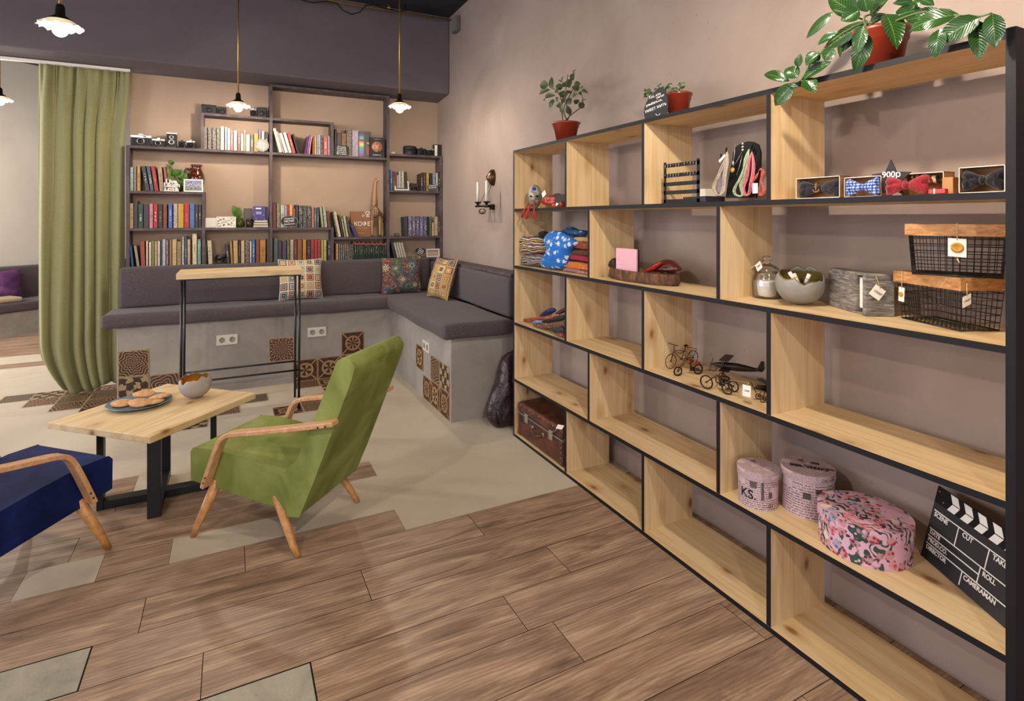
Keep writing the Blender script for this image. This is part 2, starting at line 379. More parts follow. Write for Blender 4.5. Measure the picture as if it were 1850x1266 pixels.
def floorwood():
    t = NT('floor_planks_wood', .42); uv = t.coord('UV'); rnd = t.n('NewGeometry').outputs['Random Per Island']
    cx = t.n('CombineXYZ'); t.put(cx.inputs[0], t.math('MULTIPLY', rnd, 31.)); t.put(cx.inputs[1], t.math('MULTIPLY', rnd, 17.))
    va = t.n('VectorMath'); va.operation = 'ADD'; t.put(va.inputs[0], uv); t.t.links.new(cx.outputs[0], va.inputs[1]); p = va.outputs[0]
    def sc3(s3):
        mp = t.n('Mapping'); t.put(mp.inputs[0], p); mp.inputs['Scale'].default_value = s3; return mp.outputs[0]
    big = t.noise(sc3((1.4, 9, 1)), 1.3, 5, .62, 1.4); fine = t.noise(sc3((5, 90, 1)), 1.2, 4, .7, .5)
    wv = t.n('TexWave'); wv.bands_direction = 'Y'; t.put(wv.inputs['Vector'], sc3((1.2, 9, 1))); wv.inputs['Scale'].default_value = 2.2; wv.inputs['Distortion'].default_value = 11; wv.inputs['Detail'].default_value = 3; wv.inputs['Detail Scale'].default_value = .8
    c = t.ramp(big, [(.28, '#68523f'), (.42, '#8e715b'), (.55, '#aa8c73'), (.72, '#c5a88c')])
    c = t.mix(t.math('MULTIPLY', t.step(fine, .48, .7), .45), c, '#4a362c'); c = t.mix(t.math('MULTIPLY', t.step(wv.outputs[1], .55, .9), .28), c, '#54402f')
    kn = t.vor(sc3((1.5, 5, 1)), 1.1).outputs['Distance']; c = t.mix(t.math('MULTIPLY', t.step(kn, .13, .02), .7), c, '#33241c')
    c = t.mix(t.math('MULTIPLY', rnd, .22), c, '#9a8474')
    return t.base(c).bump(fine, .15, .002).m
M['plank'] = floorwood()
M['floorcon'] = plaster('floor_concrete', '#aea08e', '#bbae9b', '#c6baa7', .9, .06, .35)
M['travertine'] = plaster('rough_stone_inset', '#8f897a', '#a09988', '#aca594', 6, .5, .6)
M['grout'] = plain('dark_gap', '#1e1815', .9)

# ---------------------------------------------------------------- the room
def seg(x0, x1, y): return x0, x1
def build_floor():
    mb = MB(); G = -.004
    mb.box((-6, -4, -.05), (3, 10.5, G), 3)                 # base under the gaps
    def quad(x0, y0, x1, y1, mi, z=0, uvm=None, g=.0012):
        a, b, c, d = x0+g, y0+g, x1-g, y1-g
        uv = [(a, b), (c, b), (c, d), (a, d)] if uvm is None else uvm
        mb.add([(a, b, z), (c, b, z), (c, d, z), (a, d, z)], [(0, 1, 2, 3)], mi, False, [uv])
    Wp = .196; Y0 = 2.632
    tiles = [(-1.19, 5.09, 3), (-1.39, 5.29, 2), (-1.59, 5.49, 1), (-.99, 4.89, 4)]
    tl = [(x, y+.2*k) for x, y, n in tiles for k in range(n)] + [(-.14, 4.45), (-.34, 4.25), (.06, 4.65), (.27, 4.25), (.47, 4.45), (.47, 4.86), (.67, 4.86), (.47, 4.25), (.67, 4.66), (.87, 4.86)]
    # concrete field
    quad(-6, 3.612, 1.965, 6.74, 1, 0, None, 0)
    quad(-6, 6.94, 1.965, 7.33, 1, 0, None, 0)
    for i, (x, y) in enumerate(tl):
        k = (i * 5 + 2) % 7; quad(x, y, x+.2, y+.2, 4 + k, .0015, [(0, 0), (1, 0), (1, 1), (0, 1)], .002)
    # plank rows, Y ranges measured from the joint at 2.632
    rows = {}
    for k in range(-34, 6):
        y = Y0 + k*Wp; xs = [(-6, 1.9)]; con = []
        if k == 5: continue
        if k == 4: xs = [(-6, -.449)]; con = [(-.449, 1.965)]
        if k == 3: xs = [(-6, -.1)]; con = [(-.1, 1.965)]
        if k == 2: xs = [(-6, .709)]; con = [(.709, 1.965)]
        if k == 1: xs = [(-6, .25)]; con = [(.25, 1.965)]
        if k == 0: xs = [(-6, -.72), (-.47, -.226)]; con = [(-.72, -.47), (-.226, 1.965)]
        if k == -1: xs = [(-6, .70)]; con = [(.70, 1.965)]
        if k == -3: xs = [(-.405, 1.965)]; con = [(-2.2, -.405)]; xs.append((-6, -2.2))
        if k == -5: xs = [(.224, 1.965), (-6, -.9)]; con = [(-.9, .224)]
        for a, b in con: quad(a, y, b, y+Wp, 2 if k in (-3, -5) and b < 1 else 1, 0, None, 0 if k >= 0 or b > 1 else .004)
        for a, b in xs:
            if b > 1.5: b = 1.965
            x = b; L = 1.28; off = ((k * .537) % 1.0) * L; first = True
            cut = {-1: .05, -2: 1.0, -3: .46, -4: 1.2, -5: .9}.get(k)
            joints = []
            q = (math.floor(a / L) * L) + off
            if cut is not None and b > .6: q = cut - L * 8
            while q < b:
                if q > a + .12 and q < b - .08: joints.append(q)
                q += L
            pts = [a] + joints + [b]
            for i in range(len(pts)-1): quad(pts[i], y, pts[i+1], y+Wp, 0)
    for y, a in ((6.742, 0), (7.34, 1), (7.536, 2), (7.732, 1), (7.93, 2), (8.124, 0), (8.32, 1), (8.516, 2), (8.712, 0), (8.91, 1), (9.1, 2)):
        for i in range(6): quad(-6 + i*1.3 + a*.4, y, -6 + (i+1)*1.3 + a*.4, y + .196, 0)
    return struct(mb.build('floor', [M['plank'], M['floorcon'], M['travertine'], M['grout']] + TILES))
build_floor()
XW, YB, YS = 1.965, 5.625, 5.46
struct(MB().box((XW, -4, 0), (XW+.12, 9.5, 3.5)).build('wall_right', M['wall']))
struct(MB().box((-.762, YB, 0), (XW, YB+.12, 3.43)).build('wall_back', M['wall_back']))
struct(MB().box((-6, -4, 3.43), (XW+.1, 10.5, 3.5)).build('ceiling', M['ceil']))
mb = MB(); mb.add([(-6, 5.27, 2.66), (XW-.002, 5.27, 2.66), (XW-.002, YB-.003, 2.63), (-6, YB-.003, 2.63), (-6, 5.27, 3.43), (XW-.002, 5.27, 3.43), (XW-.002, YB-.003, 3.43), (-6, YB-.003, 3.43)],
    [(0,3,2,1),(4,5,6,7),(0,1,5,4),(2,3,7,6),(1,2,6,5),(3,0,4,7)])
struct(mb.build('trim_1', M['beam'], bevel=.01))
# far room behind the curtain: wall running at an angle
D = Vector((.77, .638, 0)).normalized(); Nf = Vector((-D.y, D.x, 0)); P0 = Vector((-2.42, 8.5, 0))
def far(a, n, z): return P0 + D*a + Nf*n + Vector((0, 0, z))
mb = MB(); mb.add([far(-3.2, .62, 0), far(3.4, .62, 0), far(3.4, .72, 0), far(-3.2, .72, 0), far(-3.2, .62, 3.43), far(3.4, .62, 3.43), far(3.4, .72, 3.43), far(-3.2, .72, 3.43)], [(0,3,2,1),(4,5,6,7),(0,1,5,4),(2,3,7,6),(1,2,6,5),(3,0,4,7)])
struct(mb.build('wall_far', M['wall_far']))

def obj_bevel_box(name, a, b, r, mat, parent=None, seg=3, origin=None, sag=None, taper=None, cuts=0):
    """soft box: bmesh bevel + optional displacement"""
    bm = bmesh.new(); bmesh.ops.create_cube(bm, size=1)
    a, b = Vector(a), Vector(b); c = (a+b)/2; d = b-a
    for v in bm.verts: v.co = Vector((v.co.x*d.x, v.co.y*d.y, v.co.z*d.z))
    if cuts:
        for ax in range(3):
            n = max(0, int(d[ax] / cuts) - 1)
            if n:
                es = [e for e in bm.edges if abs((e.verts[0].co - e.verts[1].co)[ax]) > 1e-5 and (e.verts[0].co - e.verts[1].co).length - abs((e.verts[0].co - e.verts[1].co)[ax]) < 1e-5]
                if es: bmesh.ops.subdivide_edges(bm, edges=es, cuts=n, use_grid_fill=True)
    es = [e for e in bm.edges if len(e.link_faces) == 2 and e.calc_face_angle(0) > .5]
    bmesh.ops.bevel(bm, geom=es, offset=r, segments=seg, profile=.6, affect='EDGES', clamp_overlap=True)
    if sag:
        for v in bm.verts: v.co = sag(v.co.copy(), d)
    base = OFF.get(parent.name, Vector((0,0,0))) if parent else Vector((0,0,0))
    org = Vector(origin) if origin else Vector((c.x, c.y, min(a.z, b.z)))
    loc = Vector((0,0,0)) if parent else org
    sh = c - (base if parent else org)
    for v in bm.verts: v.co += sh
    me = bpy.data.meshes.new(name); bm.to_mesh(me); bm.free(); me.materials.append(mat)
    for p in me.polygons: p.use_smooth = True
    o = bpy.data.objects.new(name, me); COL.objects.link(o); o.location = loc
    if parent: o.parent = parent
    OFF[o.name] = base if parent else org
    return o
def wob(seed, amp, fr=3.):
    def f(p, d):
        s = sin(p.x*fr*2.1+seed)*cos(p.y*fr*1.7+seed*2)+.6*sin(p.x*fr*5.3+p.y*fr*3.1+seed*3)
        e = (1 - abs(2*p.z/d.z)) if d.z else 0
        return p + Vector((sin(p.y*fr*4+seed)*amp*.5, cos(p.x*fr*4+seed)*amp*.5, s*amp))
    return f
# far bench
t = thing('bench', 'low bench with dark grey cushions in the room beyond the curtain', 'bench', tuple(far(.1, .3, 0)))
mb = MB(); 
def fbox(mb, a0, a1, n0, n1, z0, z1, mi=0): mb.add([far(a0,n0,z0), far(a1,n0,z0), far(a1,n1,z0), far(a0,n1,z0), far(a0,n0,z1), far(a1,n0,z1), far(a1,n1,z1), far(a0,n1,z1)], [(0,3,2,1),(4,5,6,7),(0,1,5,4),(2,3,7,6),(1,2,6,5),(3,0,4,7)], mi); return mb
fbox(MB(), -1.2, 3, 0, .60, 0, .28).build('base', M['concrete'], t)
fbox(MB(), -1.2, 3, -.03, .45, .282, .40).build('seat', M['cushion'], t, bevel=.03, seg=3)
fbox(MB(), -1.2, 3, .46, .60, .282, .80).build('backrest', M['cushion'], t, bevel=.03, seg=3)
tag(fbox(MB(), -1.0, .23, -.01, .26, .402, .46).build('seat_pad', plain('beige_pad', '#a89478', .9), bevel=.025, seg=3), 'beige seat pad lying on the far bench beside the purple pillow', 'cushion')

# ---------------------------------------------------------------- curtain + track
tag(MB().box((-3.4, 5.50, 2.612), (-.745, 5.535, 2.634)).build('curtain_track', M['white']), 'white ceiling track carrying the green curtain under the beam', 'curtain rail')
def curtain(s_, z_):
    z = .03 + 2.58*z_; top = max(0, (z_-.86)/.14)
    x0, x1 = -1.345, -.786 if z_ < .76 else -.786+.045*(1-cos(pi*(z_-.76)/.24))/2
    if z_ < .16: q = (.16-z_)/.16; x0 += .13*q*q; x1 -= .01*q*q
    q = s_ + .035*sin(2*pi*s_*1.5+1) + .012*sin(z_*5+s_*6)
    x = x0 + (x1-x0)*s_
    amp = .020 + .026*(1-z_); a1 = 2*pi*6.3*q + .9*sin(2.2*z_+s_*3)
    f = sin(a1) + .35*sin(2*a1+1.3) + .45*sin(2*pi*2.1*s_+z_*1.5+2)
    y = 5.525 + amp*f*(1-.35*top)*.72 + .010*sin(2*pi*17*s_+1)*top
    z += .035*sin(s_*7+2.4)*max(0, 1-z_*8)
    if z_ < .1: z += .10*(1-z_/.1)*max(0, (.14-s_)/.14)**2
    return Vector((x + .016*cos(a1)*min(1, s_*8)*min(1, (1-s_)*8), min(max(y, 5.465), 5.60), max(z, .012)))
cu = MB().grid(curtain, 170, 60).build('curtain', M['curtain'], solid=.003)
tag(cu, 'long olive green curtain hanging in folds beside the bookshelf', 'curtain')

# ---------------------------------------------------------------- concrete corner bench
BX, BY, BE = 1.345, 5.06, 3.575    # inner face X, back-run face Y, end of the right run
t = thing('corner_bench', 'L-shaped concrete bench with patterned tiles and sockets along the walls', 'bench', (.6, 5.3, 0))
poly = [(-.767, BY), (BX, BY), (BX, BE), (XW-.004, BE), (XW-.004, YB-.004), (-.767, YB-.004)]
MB().prism(poly, (0, 0, 0), (1, 0, 0), (0, 1, 0), (0, 0, 1), .575).build('base', M['concrete'], t, bevel=.004)
MB().box((1.925, BE+.02, .578), (XW-.004, 5.44, .975)).build('back_panel', M['shelfwood'], t)
MB().box((1.815, BE+.02, .976), (XW-.004, 5.44, .998)).build('wood_ledge', M['shelfwood'], t, bevel=.002)
def tile_on(mb_name, axis, a0, a1, z0, z1, k):
    g = .002
    if axis == 'y':
        mb = MB().add([(a0+g, BY-.004, z0+g), (a1-g, BY-.004, z0+g), (a1-g, BY-.004, z1-g), (a0+g, BY-.004, z1-g), (a0+g, BY+.002, z0+g), (a1-g, BY+.002, z0+g), (a1-g, BY+.002, z1-g), (a0+g, BY+.002, z1-g)],
            [(0,1,2,3),(1,0,4,5),(2,1,5,6),(3,2,6,7),(0,3,7,4)], 0, False, [[(0,0),(1,0),(1,1),(0,1)]] + [[(0,0)]*4]*4)
    else:
        x = BX-.004
        mb = MB().add([(x, a1-g, z0+g), (x, a0+g, z0+g), (x, a0+g, z1-g), (x, a1-g, z1-g), (BX+.002, a1-g, z0+g), (BX+.002, a0+g, z0+g), (BX+.002, a0+g, z1-g), (BX+.002, a1-g, z1-g)],
            [(0,1,2,3),(1,0,4,5),(2,1,5,6),(3,2,6,7),(0,3,7,4)], 0, False, [[(0,0),(1,0),(1,1),(0,1)]] + [[(0,0)]*4]*4)
    mb.build('patterned_tile', TILES[k], t)
for a in ((-.762, -.562, .2, .4, 0), (-.762, -.562, .002, .2, 1), (-.562, -.362, .002, .195, 2), (.28, .48, .195, .395, 3), (.47, .67, .002, .19, 5), (.67, .87, .002, .19, 5), (.87, 1.07, .002, .19, 1), (.87, 1.07, .19, .39, 4)): tile_on('', 'y', *a)
for a in ((4.18, 4.37, .2, .39, 5), (4.0, 4.19, .002, .18, 4), (3.8, 4.0, .002, .19, 5), (3.6, 3.8, .002, .19, 4), (3.8, 4.0, .19, .375, 2), (3.6, 3.8, .19, .375, 1)): tile_on('', 'x', *a)
def outlet(axis, c, z):
    q = Vector((1, 0, 0)) if axis == 'y' else Vector((0, -1, 0)); n = Vector((0, -1, 0)) if axis == 'y' else Vector((-1, 0, 0))
    O = Vector((c, BY, z)) if axis == 'y' else Vector((BX, c, z))
    o = MB().obox(O + n*.005, q*.077, n*.006, UP*.041).build('power_outlet', M['plastic'], t, bevel=.003)
    for s_ in (-1, 1):
        m2 = MB(); cc = O + q*(.037*s_) + n*.0115; R = Matrix((q, UP.cross(q) if 0 else n, UP)).transposed()
        vs = []; 
        for rr, dd in ((.022, 0.), (.022, .0012), (.0185, .0012), (.0175, -.0002), (0.0001, -.0002)):
            for k in range(20): a = 2*pi*k/20; vs.append(cc + q*(rr*cos(a)) + UP*(rr*sin(a)) + n*dd)
        fs = [(i*20+k, i*20+(k+1) % 20, (i+1)*20+(k+1) % 20, (i+1)*20+k) for i in range(4) for k in range(20)]
        m2.add(vs, fs, 0, True)
        for e in (-1, 1): m2.tube([cc + q*(.009*e), cc + q*(.009*e) + n*.0006], .0025, 8, 1)
        m2.obox(cc + UP*.0165 + n*.001, q*.003, n*.001, UP*.002, 1)
        m2.obox(cc - UP*.0165 + n*.001, q*.003, n*.001, UP*.002, 1)
        m2.build('socket', [plain('socket_recess', '#8f887c', .5) if 'sr' not in M else M['sr'], M['black']], o)
M['sr'] = plain('socket_recess', '#8f887c', .5)
outlet('y', -.029, .418); outlet('y', .665, .417); outlet('x', 4.10, .418)

def cushion_slab(name, a, b, label, r=.035, seed=1., amp=.004):
    return tag(obj_bevel_box(name, a, b, r, M['cushion'], None, 4, None, wob(seed, amp), None, .12), label, 'cushion', None)
cushion_slab('seat_cushion', (-.86, 5.0, .578), (1.30, 5.375, .685), 'long charcoal seat cushion on the back run of the corner bench', .04, 1.)
cushion_slab('seat_cushion', (1.265, 3.50, .578), (1.80, 5.37, .685), 'charcoal seat cushion on the right run of the bench, nearest the shelf', .04, 2.)
cushion_slab('back_cushion', (-.80, 5.35, .68), (.46, 5.455, 1.008), 'left charcoal back cushion below the bookshelf, behind the high table', .03, 3., .003)
cushion_slab('back_cushion', (.47, 5.35, .68), (1.79, 5.455, 1.008), 'middle charcoal back cushion below the bookshelf, between two pillows', .03, 4., .003)
cushion_slab('back_cushion', (1.80, 3.60, .68), (1.922, 5.44, .972), 'charcoal back cushion along the right wall under the wooden ledge', .03, 5., .003)

# ---------------------------------------------------------------- dark bookshelf on the back wall
S = dict(top=2.622, box=2.315, long=2.003, mid=1.63, low=1.322, kofe=1.223, base=1.005, rt=2.05, rm=1.685)
t = thing('bookshelf', 'dark stained wall bookshelf with stepped compartments filled with books', 'bookshelf', (.6, YB-.05, .98))
def bh(x0, x1, z, th=.022): MB().box((x0, YS, z-th), (x1, YB-.004, z)).build('shelf_board', M['shelfwood'], t, bevel=.0015)
def bv(x0, z0, z1, th=.025): MB().box((x0, YS+.001, z0), (x0+th, YB-.004, z1)).build('upright_panel', M['shelfwood'], t, bevel=.0015)
bh(-.742, 1.38, S['long']); bh(-.209, .31, S['box']); bh(.335, .845, S['box']); bh(.31, 1.405, 2.62); bh(-.742, -.225, S['mid'])
bh(-.742, .31, S['low']); bh(.335, .845, S['low']-.004); bh(.87, 1.94, S['kofe']); bh(-.765, 1.965-.004, S['base']); bh(1.405, 1.96, S['rt']); bh(1.405, 1.936, S['rm'])
bv(-.767, 1.005, 2.003); bv(-.234, 2.003, 2.315); bv(-.225, 1.005, 1.63); bv(.31, 1.005, 2.598); bv(.845, 2.003, 2.315); bv(.845, 1.005, 1.318); bv(1.38, 1.005, 2.598); bv(1.936, 1.005, 2.028)

# ---------------------------------------------------------------- books
BOOKN = [0]
COLN = {}
def book(X0, X1, z0, z1, yf, depth, color, label, lean=0., mat='cover', tc=None, group=None, bands=0):
    """upright book, spine to the front; lean in radians about its lower corner (+ leans left)"""
    th = max(.006, X1-X0-.0008); h = z1-z0; c = .0018; mb = MB()
    mb.box((0, 0, 0), (th, .004, h), 0); mb.box((0, 0, 0), (c, depth, h), 0); mb.box((th-c, 0, 0), (th, depth, h), 0)
    mb.box((c, .004, .003), (th-c, depth-.004, h-.003), 1)
    if tc:
        r = random.Random(int(X0*9999)+int(z0*99)); w_ = th*.26
        if bands: 
            for zz in (h*.1, h*.16, h*.84, h*.9): mb.box((.001, -.0004, zz), (th-.001, .001, zz+.003), 2)
        z = h*r.uniform(.25, .4); ze = h*r.uniform(.6, .8)
        while z < ze:
            l = r.uniform(.004, .010)
            mb.box((th/2-w_*r.uniform(.3, .7), -.0005, z), (th/2+w_*r.uniform(.3, .7), .001, z+l*.6), 2); z += l + r.choice((.002, .002, .012))
    M3 = Matrix.Translation((X0, yf, z0))
    if lean > 0: M3 = Matrix.Translation((X0, yf, z0)) @ Matrix.Rotation(-lean, 4, 'Y'); 
    if lean < 0: M3 = Matrix.Translation((X1, yf, z0)) @ Matrix.Rotation(-lean, 4, 'Y') @ Matrix.Translation((-th, 0, 0))
    o = mb.build('book', [M[mat], M['pages'], M[tc or 't_gold']]); o.matrix_world = M3; o.color = lin(color)
    tag(o, label, 'book', group); return o
CN = ['first', 'second', 'third', 'fourth', 'fifth', 'sixth', 'seventh', 'eighth', 'ninth', 'tenth', 'eleventh', 'twelfth', 'thirteenth', 'fourteenth', 'fifteenth', 'sixteenth', 'seventeenth', 'eighteenth', 'nineteenth', 'twentieth', 'twenty-first', 'twenty-second', 'twenty-third', 'twenty-fourth', 'twenty-fifth', 'twenty-sixth', 'twenty-seventh', 'twenty-eighth']
def row(ox, oy, k, z0, where, group, items, yf=YS+.012, depth=.125):
    for i, it in enumerate(items):
        x0, x1, yt, color, desc = it[:5]; dx = it[5] if len(it) > 5 else 0; mat = it[6] if len(it) > 6 else 'cover'; tc = it[7] if len(it) > 7 else None
        u0, u1, v = ox+x0/k, ox+x1/k, oy+yt/k
        X0 = onY(u0, 450, yf).x; X1 = onY(u1, 450, yf).x; ut = u0+dx/k
        zt = onY((u0+u1)/2+dx/k, v, yf).z; h = zt-z0; lean = 0
        if dx:
            Xt = onY(ut, 450, yf).x; L = sqrt(h*h+(Xt-X0)**2); lean = atan2(X0-Xt, h); w_ = (X1-X0)*cos(lean)
            h = L if lean < 0 else L - w_*0
            if lean > 0: X1 = X0+w_
            else: X0 = X1-w_
            # rest on the lower corner
        book(X0, X1, z0+.0008, z0+h, yf, depth, color, ('%s, %s %s' % (desc, CN[i], where)).replace('dark slate book leaning left, first on the lower right shelf of the bookshelf','dark slate book, first on the lower right shelf of the bookshelf'), lean, mat, tc, group)
W='t_white'; GD='t_gold'; DK='t_dark'
row(355, 180, 12.657, S['long'], 'in the top left shelf box', 'books in the top left box', [
 (168,250,625,'#4c443f','dark book with white speckled spine',0,'cover_print'),(258,352,625,'#4c443f','dark book with white speckled spine',0,'cover_print'),(358,455,635,'#4c443f','dark book with white speckled spine',0,'cover_print'),(462,540,640,'#57503c','dark book with white speckled spine',0,'cover_print'),
 (548,636,610,'#dcd8b4','pale cream book',0),(648,700,625,'#9cc4cc','light blue book',0),(705,774,660,'#e8e0d4','white book',0,'cover',DK),(778,842,700,'#c87478','rose pink book',0,'cover',W),(850,932,705,'#e4d4c8','pale pink book',0),(940,1008,715,'#8c5848','reddish brown book',0,'cover',W),
 (1010,1080,785,'#e2cdb4','cream paperback',0,'cover',DK),(1083,1124,700,'#dcb89c','tall peach book',0),(1128,1226,795,'#c4bca8','grey cream paperback',0),(1230,1312,800,'#5c5450','dark grey book',0,'cover',W),(1316,1414,775,'#c8962c','mustard yellow book behind the round sign',0),(1418,1480,670,'#806898','lavender book behind the round sign',0),(1485,1556,720,'#d0c090','cream yellow book behind the round sign',0,'cover',DK),(1562,1640,735,'#2c2c48','navy book at the right end of the row',0,'cover',W)])
row(485, 210, 15.417, S['long'], 'in the top middle box of the bookshelf', 'books in the top middle box', [
 (305,400,345,'#d8d4c4','tall white book leaning left',-190),(402,455,420,'#c0a090','thin cream and red book leaning left',-180),(462,560,480,'#e4dcd4','white book leaning left',-172),(565,665,465,'#c8d4cc','white and mint book leaning left',-168),(672,765,470,'#c04c44','coral red book leaning left',-160,'cover',W),(800,862,500,'#282c24','black book leaning left',-145),
 (985,1050,575,'#5c205c','dark purple book leaning right',85),(1055,1100,525,'#9c5ca0','violet book leaning right',85,'cover',W),(1103,1150,575,'#dc9ca8','pink book leaning right',75),(1228,1275,575,'#b8602c','orange book',0),(1280,1332,545,'#c8a868','straw coloured book',0,'cover_print'),(1335,1374,530,'#c8c0bc','pale grey book',0),(1377,1456,525,'#a8a8b0','grey book',0,'cover',DK),(1460,1522,535,'#2c2c34','black and white book',0,'cover_print'),(1530,1652,575,'#c8605c','salmon red thick book',0,'cover',W),(1660,1704,545,'#c8b8bc','pale pink narrow book',0),(1706,1752,585,'#54445c','plum book at the right end',0)])
row(228, 285, 9.736, S['mid'], 'on the upper left step of the bookshelf', 'books on the upper left step', [
 (68,130,165,'#9cb8a8','mint green book',0),(132,185,150,'#80584c','reddish brown book',0,'cover_print'),(190,252,140,'#bc9450','tan yellow book',0,'cover',DK),(338,418,152,'#34383c','charcoal book leaning left',-78,'cover',W),(425,492,152,'#4c5868','slate blue book leaning left',-74,'cover',W),(500,577,152,'#9c2834','red book leaning left',-70,'cover',GD),(588,668,158,'#b09878','beige book leaning left',-40,'cover',DK),(690,740,160,'#a05050','red brown book behind the plant',-42)])
row(228, 285, 9.736, S['low'], 'on the middle left shelf of the bookshelf', 'books on the middle left shelf', [
 (60,128,800,'#bc9868','tan book',0,'cover',DK),(130,205,762,'#38343a','tall dark grey book',0,'cover'),(208,300,812,'#2c4834','dark green book with pale title',0,'cover',W),(305,402,822,'#40343c','dark plum book',0),(405,475,806,'#c88488','pink book',0,'cover',DK),(478,555,810,'#b02c34','red book with white title',0,'cover',W),(558,645,816,'#2c2c20','black book with gold title',0,'cover',GD),(648,722,815,'#84442c','rust brown book',0),(738,816,816,'#4468b0','blue book with pale title',0,'cover',W),(828,908,812,'#c0b4a8','white grey book',0,'cover_dark'),(910,1015,810,'#c89c34','yellow volume',0),(1018,1112,810,'#b02c28','bright red volume',0,'cover',GD),(1115,1206,812,'#4c70a8','light blue volume',0),(1210,1266,818,'#3c3834','dark book with pale label',0,'cover',GD),(1270,1322,820,'#38343c','dark book beside the upright',0,'cover',W)])
row(228, 410, 13.214, S['base'], 'on the bottom left shelf of the bookshelf', 'books on the bottom left shelf', [
 (122,185,445,'#2c5c8c','rainbow coloured book leaning left',-48),(252,325,448,'#a09478','grey beige book leaning left',-78),(348,460,338,'#b04c38','coral book leaning left',-20,'cover_dark'),(470,527,332,'#dcc0b0','pale pink book',0),(540,605,358,'#d8c4b8','cream book',0),(608,672,332,'#84903c','green and yellow book',0),(675,745,338,'#c0a07c','sand coloured book',0),(748,812,336,'#d8c8b0','ivory book',0),(815,858,345,'#2c5864','teal and black book',0),(860,946,292,'#b4a8b8','lavender grey book',0,'cover_print'),(950,1016,300,'#6c4c60','purple patterned book',0,'cover_print'),(1030,1090,294,'#a07c44','ochre book',0),(1095,1208,292,'#ccac78','thick beige book',0),(1212,1318,342,'#a08860','tan banded book',0,'cover',DK),(1325,1388,232,'#c8bcb0','pale grey book',0,'cover_dark'),(1392,1455,222,'#34586c','steel blue book',0,'cover',W),(1460,1535,292,'#cca080','peach book',0),(1540,1568,340,'#5c2420','thin dark red book',0),(1575,1690,162,'#dcc89c','tallest cream book',0,'cover',DK),(1700,1786,292,'#5c9088','teal book',0,'cover_print')])
row(364, 370, 11.508, S['base'], 'on the second bottom shelf of the bookshelf', 'books on the second bottom shelf', [
 (78,112,800,'#4c4828','thin olive book',0),(142,235,742,'#ccbc98','cream book leaning left',-26,'cover',DK),(528,592,822,'#2c3044','navy book leaning left',-34,'cover',W),(608,662,742,'#a87c34','mustard book leaning left',-26),(666,765,742,'#c09c68','tan book leaning left',-12),(768,815,722,'#28241c','black book',0,'cover',GD),(820,898,742,'#c8ac80','sand book',0),(905,996,742,'#443828','dark brown book with white label',0,'cover_print'),(1003,1045,757,'#dccca4','thin cream book',0),(1050,1116,722,'#2c6cac','bright blue book',0,'cover',W),(1128,1206,722,'#844028','rust red book',0),(1212,1336,732,'#b87828','thick orange book',0,'cover',DK),(1352,1424,712,'#3c3c2c','dark olive book',0)])
row(486, 360, 10.55, S['low']-.004, 'on the middle shelf behind the NOW sign', 'books on the shelf with the speech bubble', [
 (75,138,58,'#74302c','maroon book',0),(145,214,72,'#706038','olive book with tan label',0,'cover_print'),(218,295,112,'#b8c4a8','pale green white book',0,'cover',DK),(296,345,125,'#a890b8','white and purple book',0,'cover_print'),(346,387,106,'#b82c28','bright red book',0),(388,452,96,'#dca868','orange cream book',0),(455,500,176,'#b85444','coral book',0),(502,560,106,'#34383a','dark grey book',0),(565,641,120,'#1c1c18','black book with white lettering',0,'cover_print'),(643,722,120,'#1c1c18','black book with white lettering',0,'cover_print'),(725,808,120,'#1c1c18','black book with white lettering',0,'cover_print'),(812,862,162,'#c07858','salmon book',0),(865,909,160,'#5c6478','grey blue book with white label',0,'cover',W),(911,955,160,'#4c5468','grey blue book with white label',0,'cover',W),(1002,1050,146,'#a8a878','cream green book leaning left',-42),(1056,1116,132,'#b8c0a8','white green book leaning left',-38,'cover_dark'),(1125,1172,222,'#7c3028','dark red book leaning left',-32)])
row(486, 360, 10.55, S['base'], 'on the bottom middle shelf of the bookshelf', 'books on the bottom middle shelf', [
 (88,175,742,'#48585c','slate grey book',0),(178,242,792,'#403838','dark taupe book',0),(250,335,800,'#44385c','purple book',0),(340,398,782,'#5c6020','olive green book',0,'cover',GD),(402,472,770,'#b8ac94','cream speckled book',0,'cover_dark'),(475,536,776,'#742c24','dark red book',0,'cover',GD),(540,630,766,'#845428','brown book',0),(640,713,766,'#c07c20','golden orange book',0),(720,795,776,'#2c2840','dark navy book',0,'cover',GD),(798,862,770,'#a83434','red volume',0,'cover',DK),(865,922,770,'#a83434','red volume',0,'cover',DK),(925,986,770,'#a83434','red volume',0,'cover',DK),(992,1040,772,'#a4a458','yellow green book',0),(1042,1098,772,'#bcb460','pale yellow book',0,'cover',DK),(1112,1186,786,'#302c44','navy banded book',0,'cover',GD)])
row(596, 370, 12.05, S['kofe'], 'on the shelf beside the coffee book', 'books leaning beside the coffee book', [
 (150,182,152,'#2c2c2c','black book leaning left',-100,'cover_print'),(186,250,152,'#d4c49c','cream book leaning left',-112),(262,300,228,'#4c3028','dark brown book leaning left',-84),(312,352,300,'#a8b090','pale green book leaning left',-72,'cover_dark'),(358,414,242,'#d0c48c','cream yellow book leaning left',-76,'cover_dark'),(424,470,262,'#4c4c48','grey book leaning left',-76)], YS+.014, .12)
row(596, 370, 12.05, S['kofe'], 'against the coffee book', 'small book', [(548,618,440,'#3c3c74','short blue violet book leaning left',-112,'cover',DK)], YS+.008, .09)
BT = []
for i in range(7): BT.append((190+i*45, 232+i*45, 852+(i%3)*4, ['#4c5450','#4c4c44','#5c5850','#50484a','#68563c','#484440','#3c3c40'][i], 'slim grey volume with a coloured top', 0, 'cover_print'))
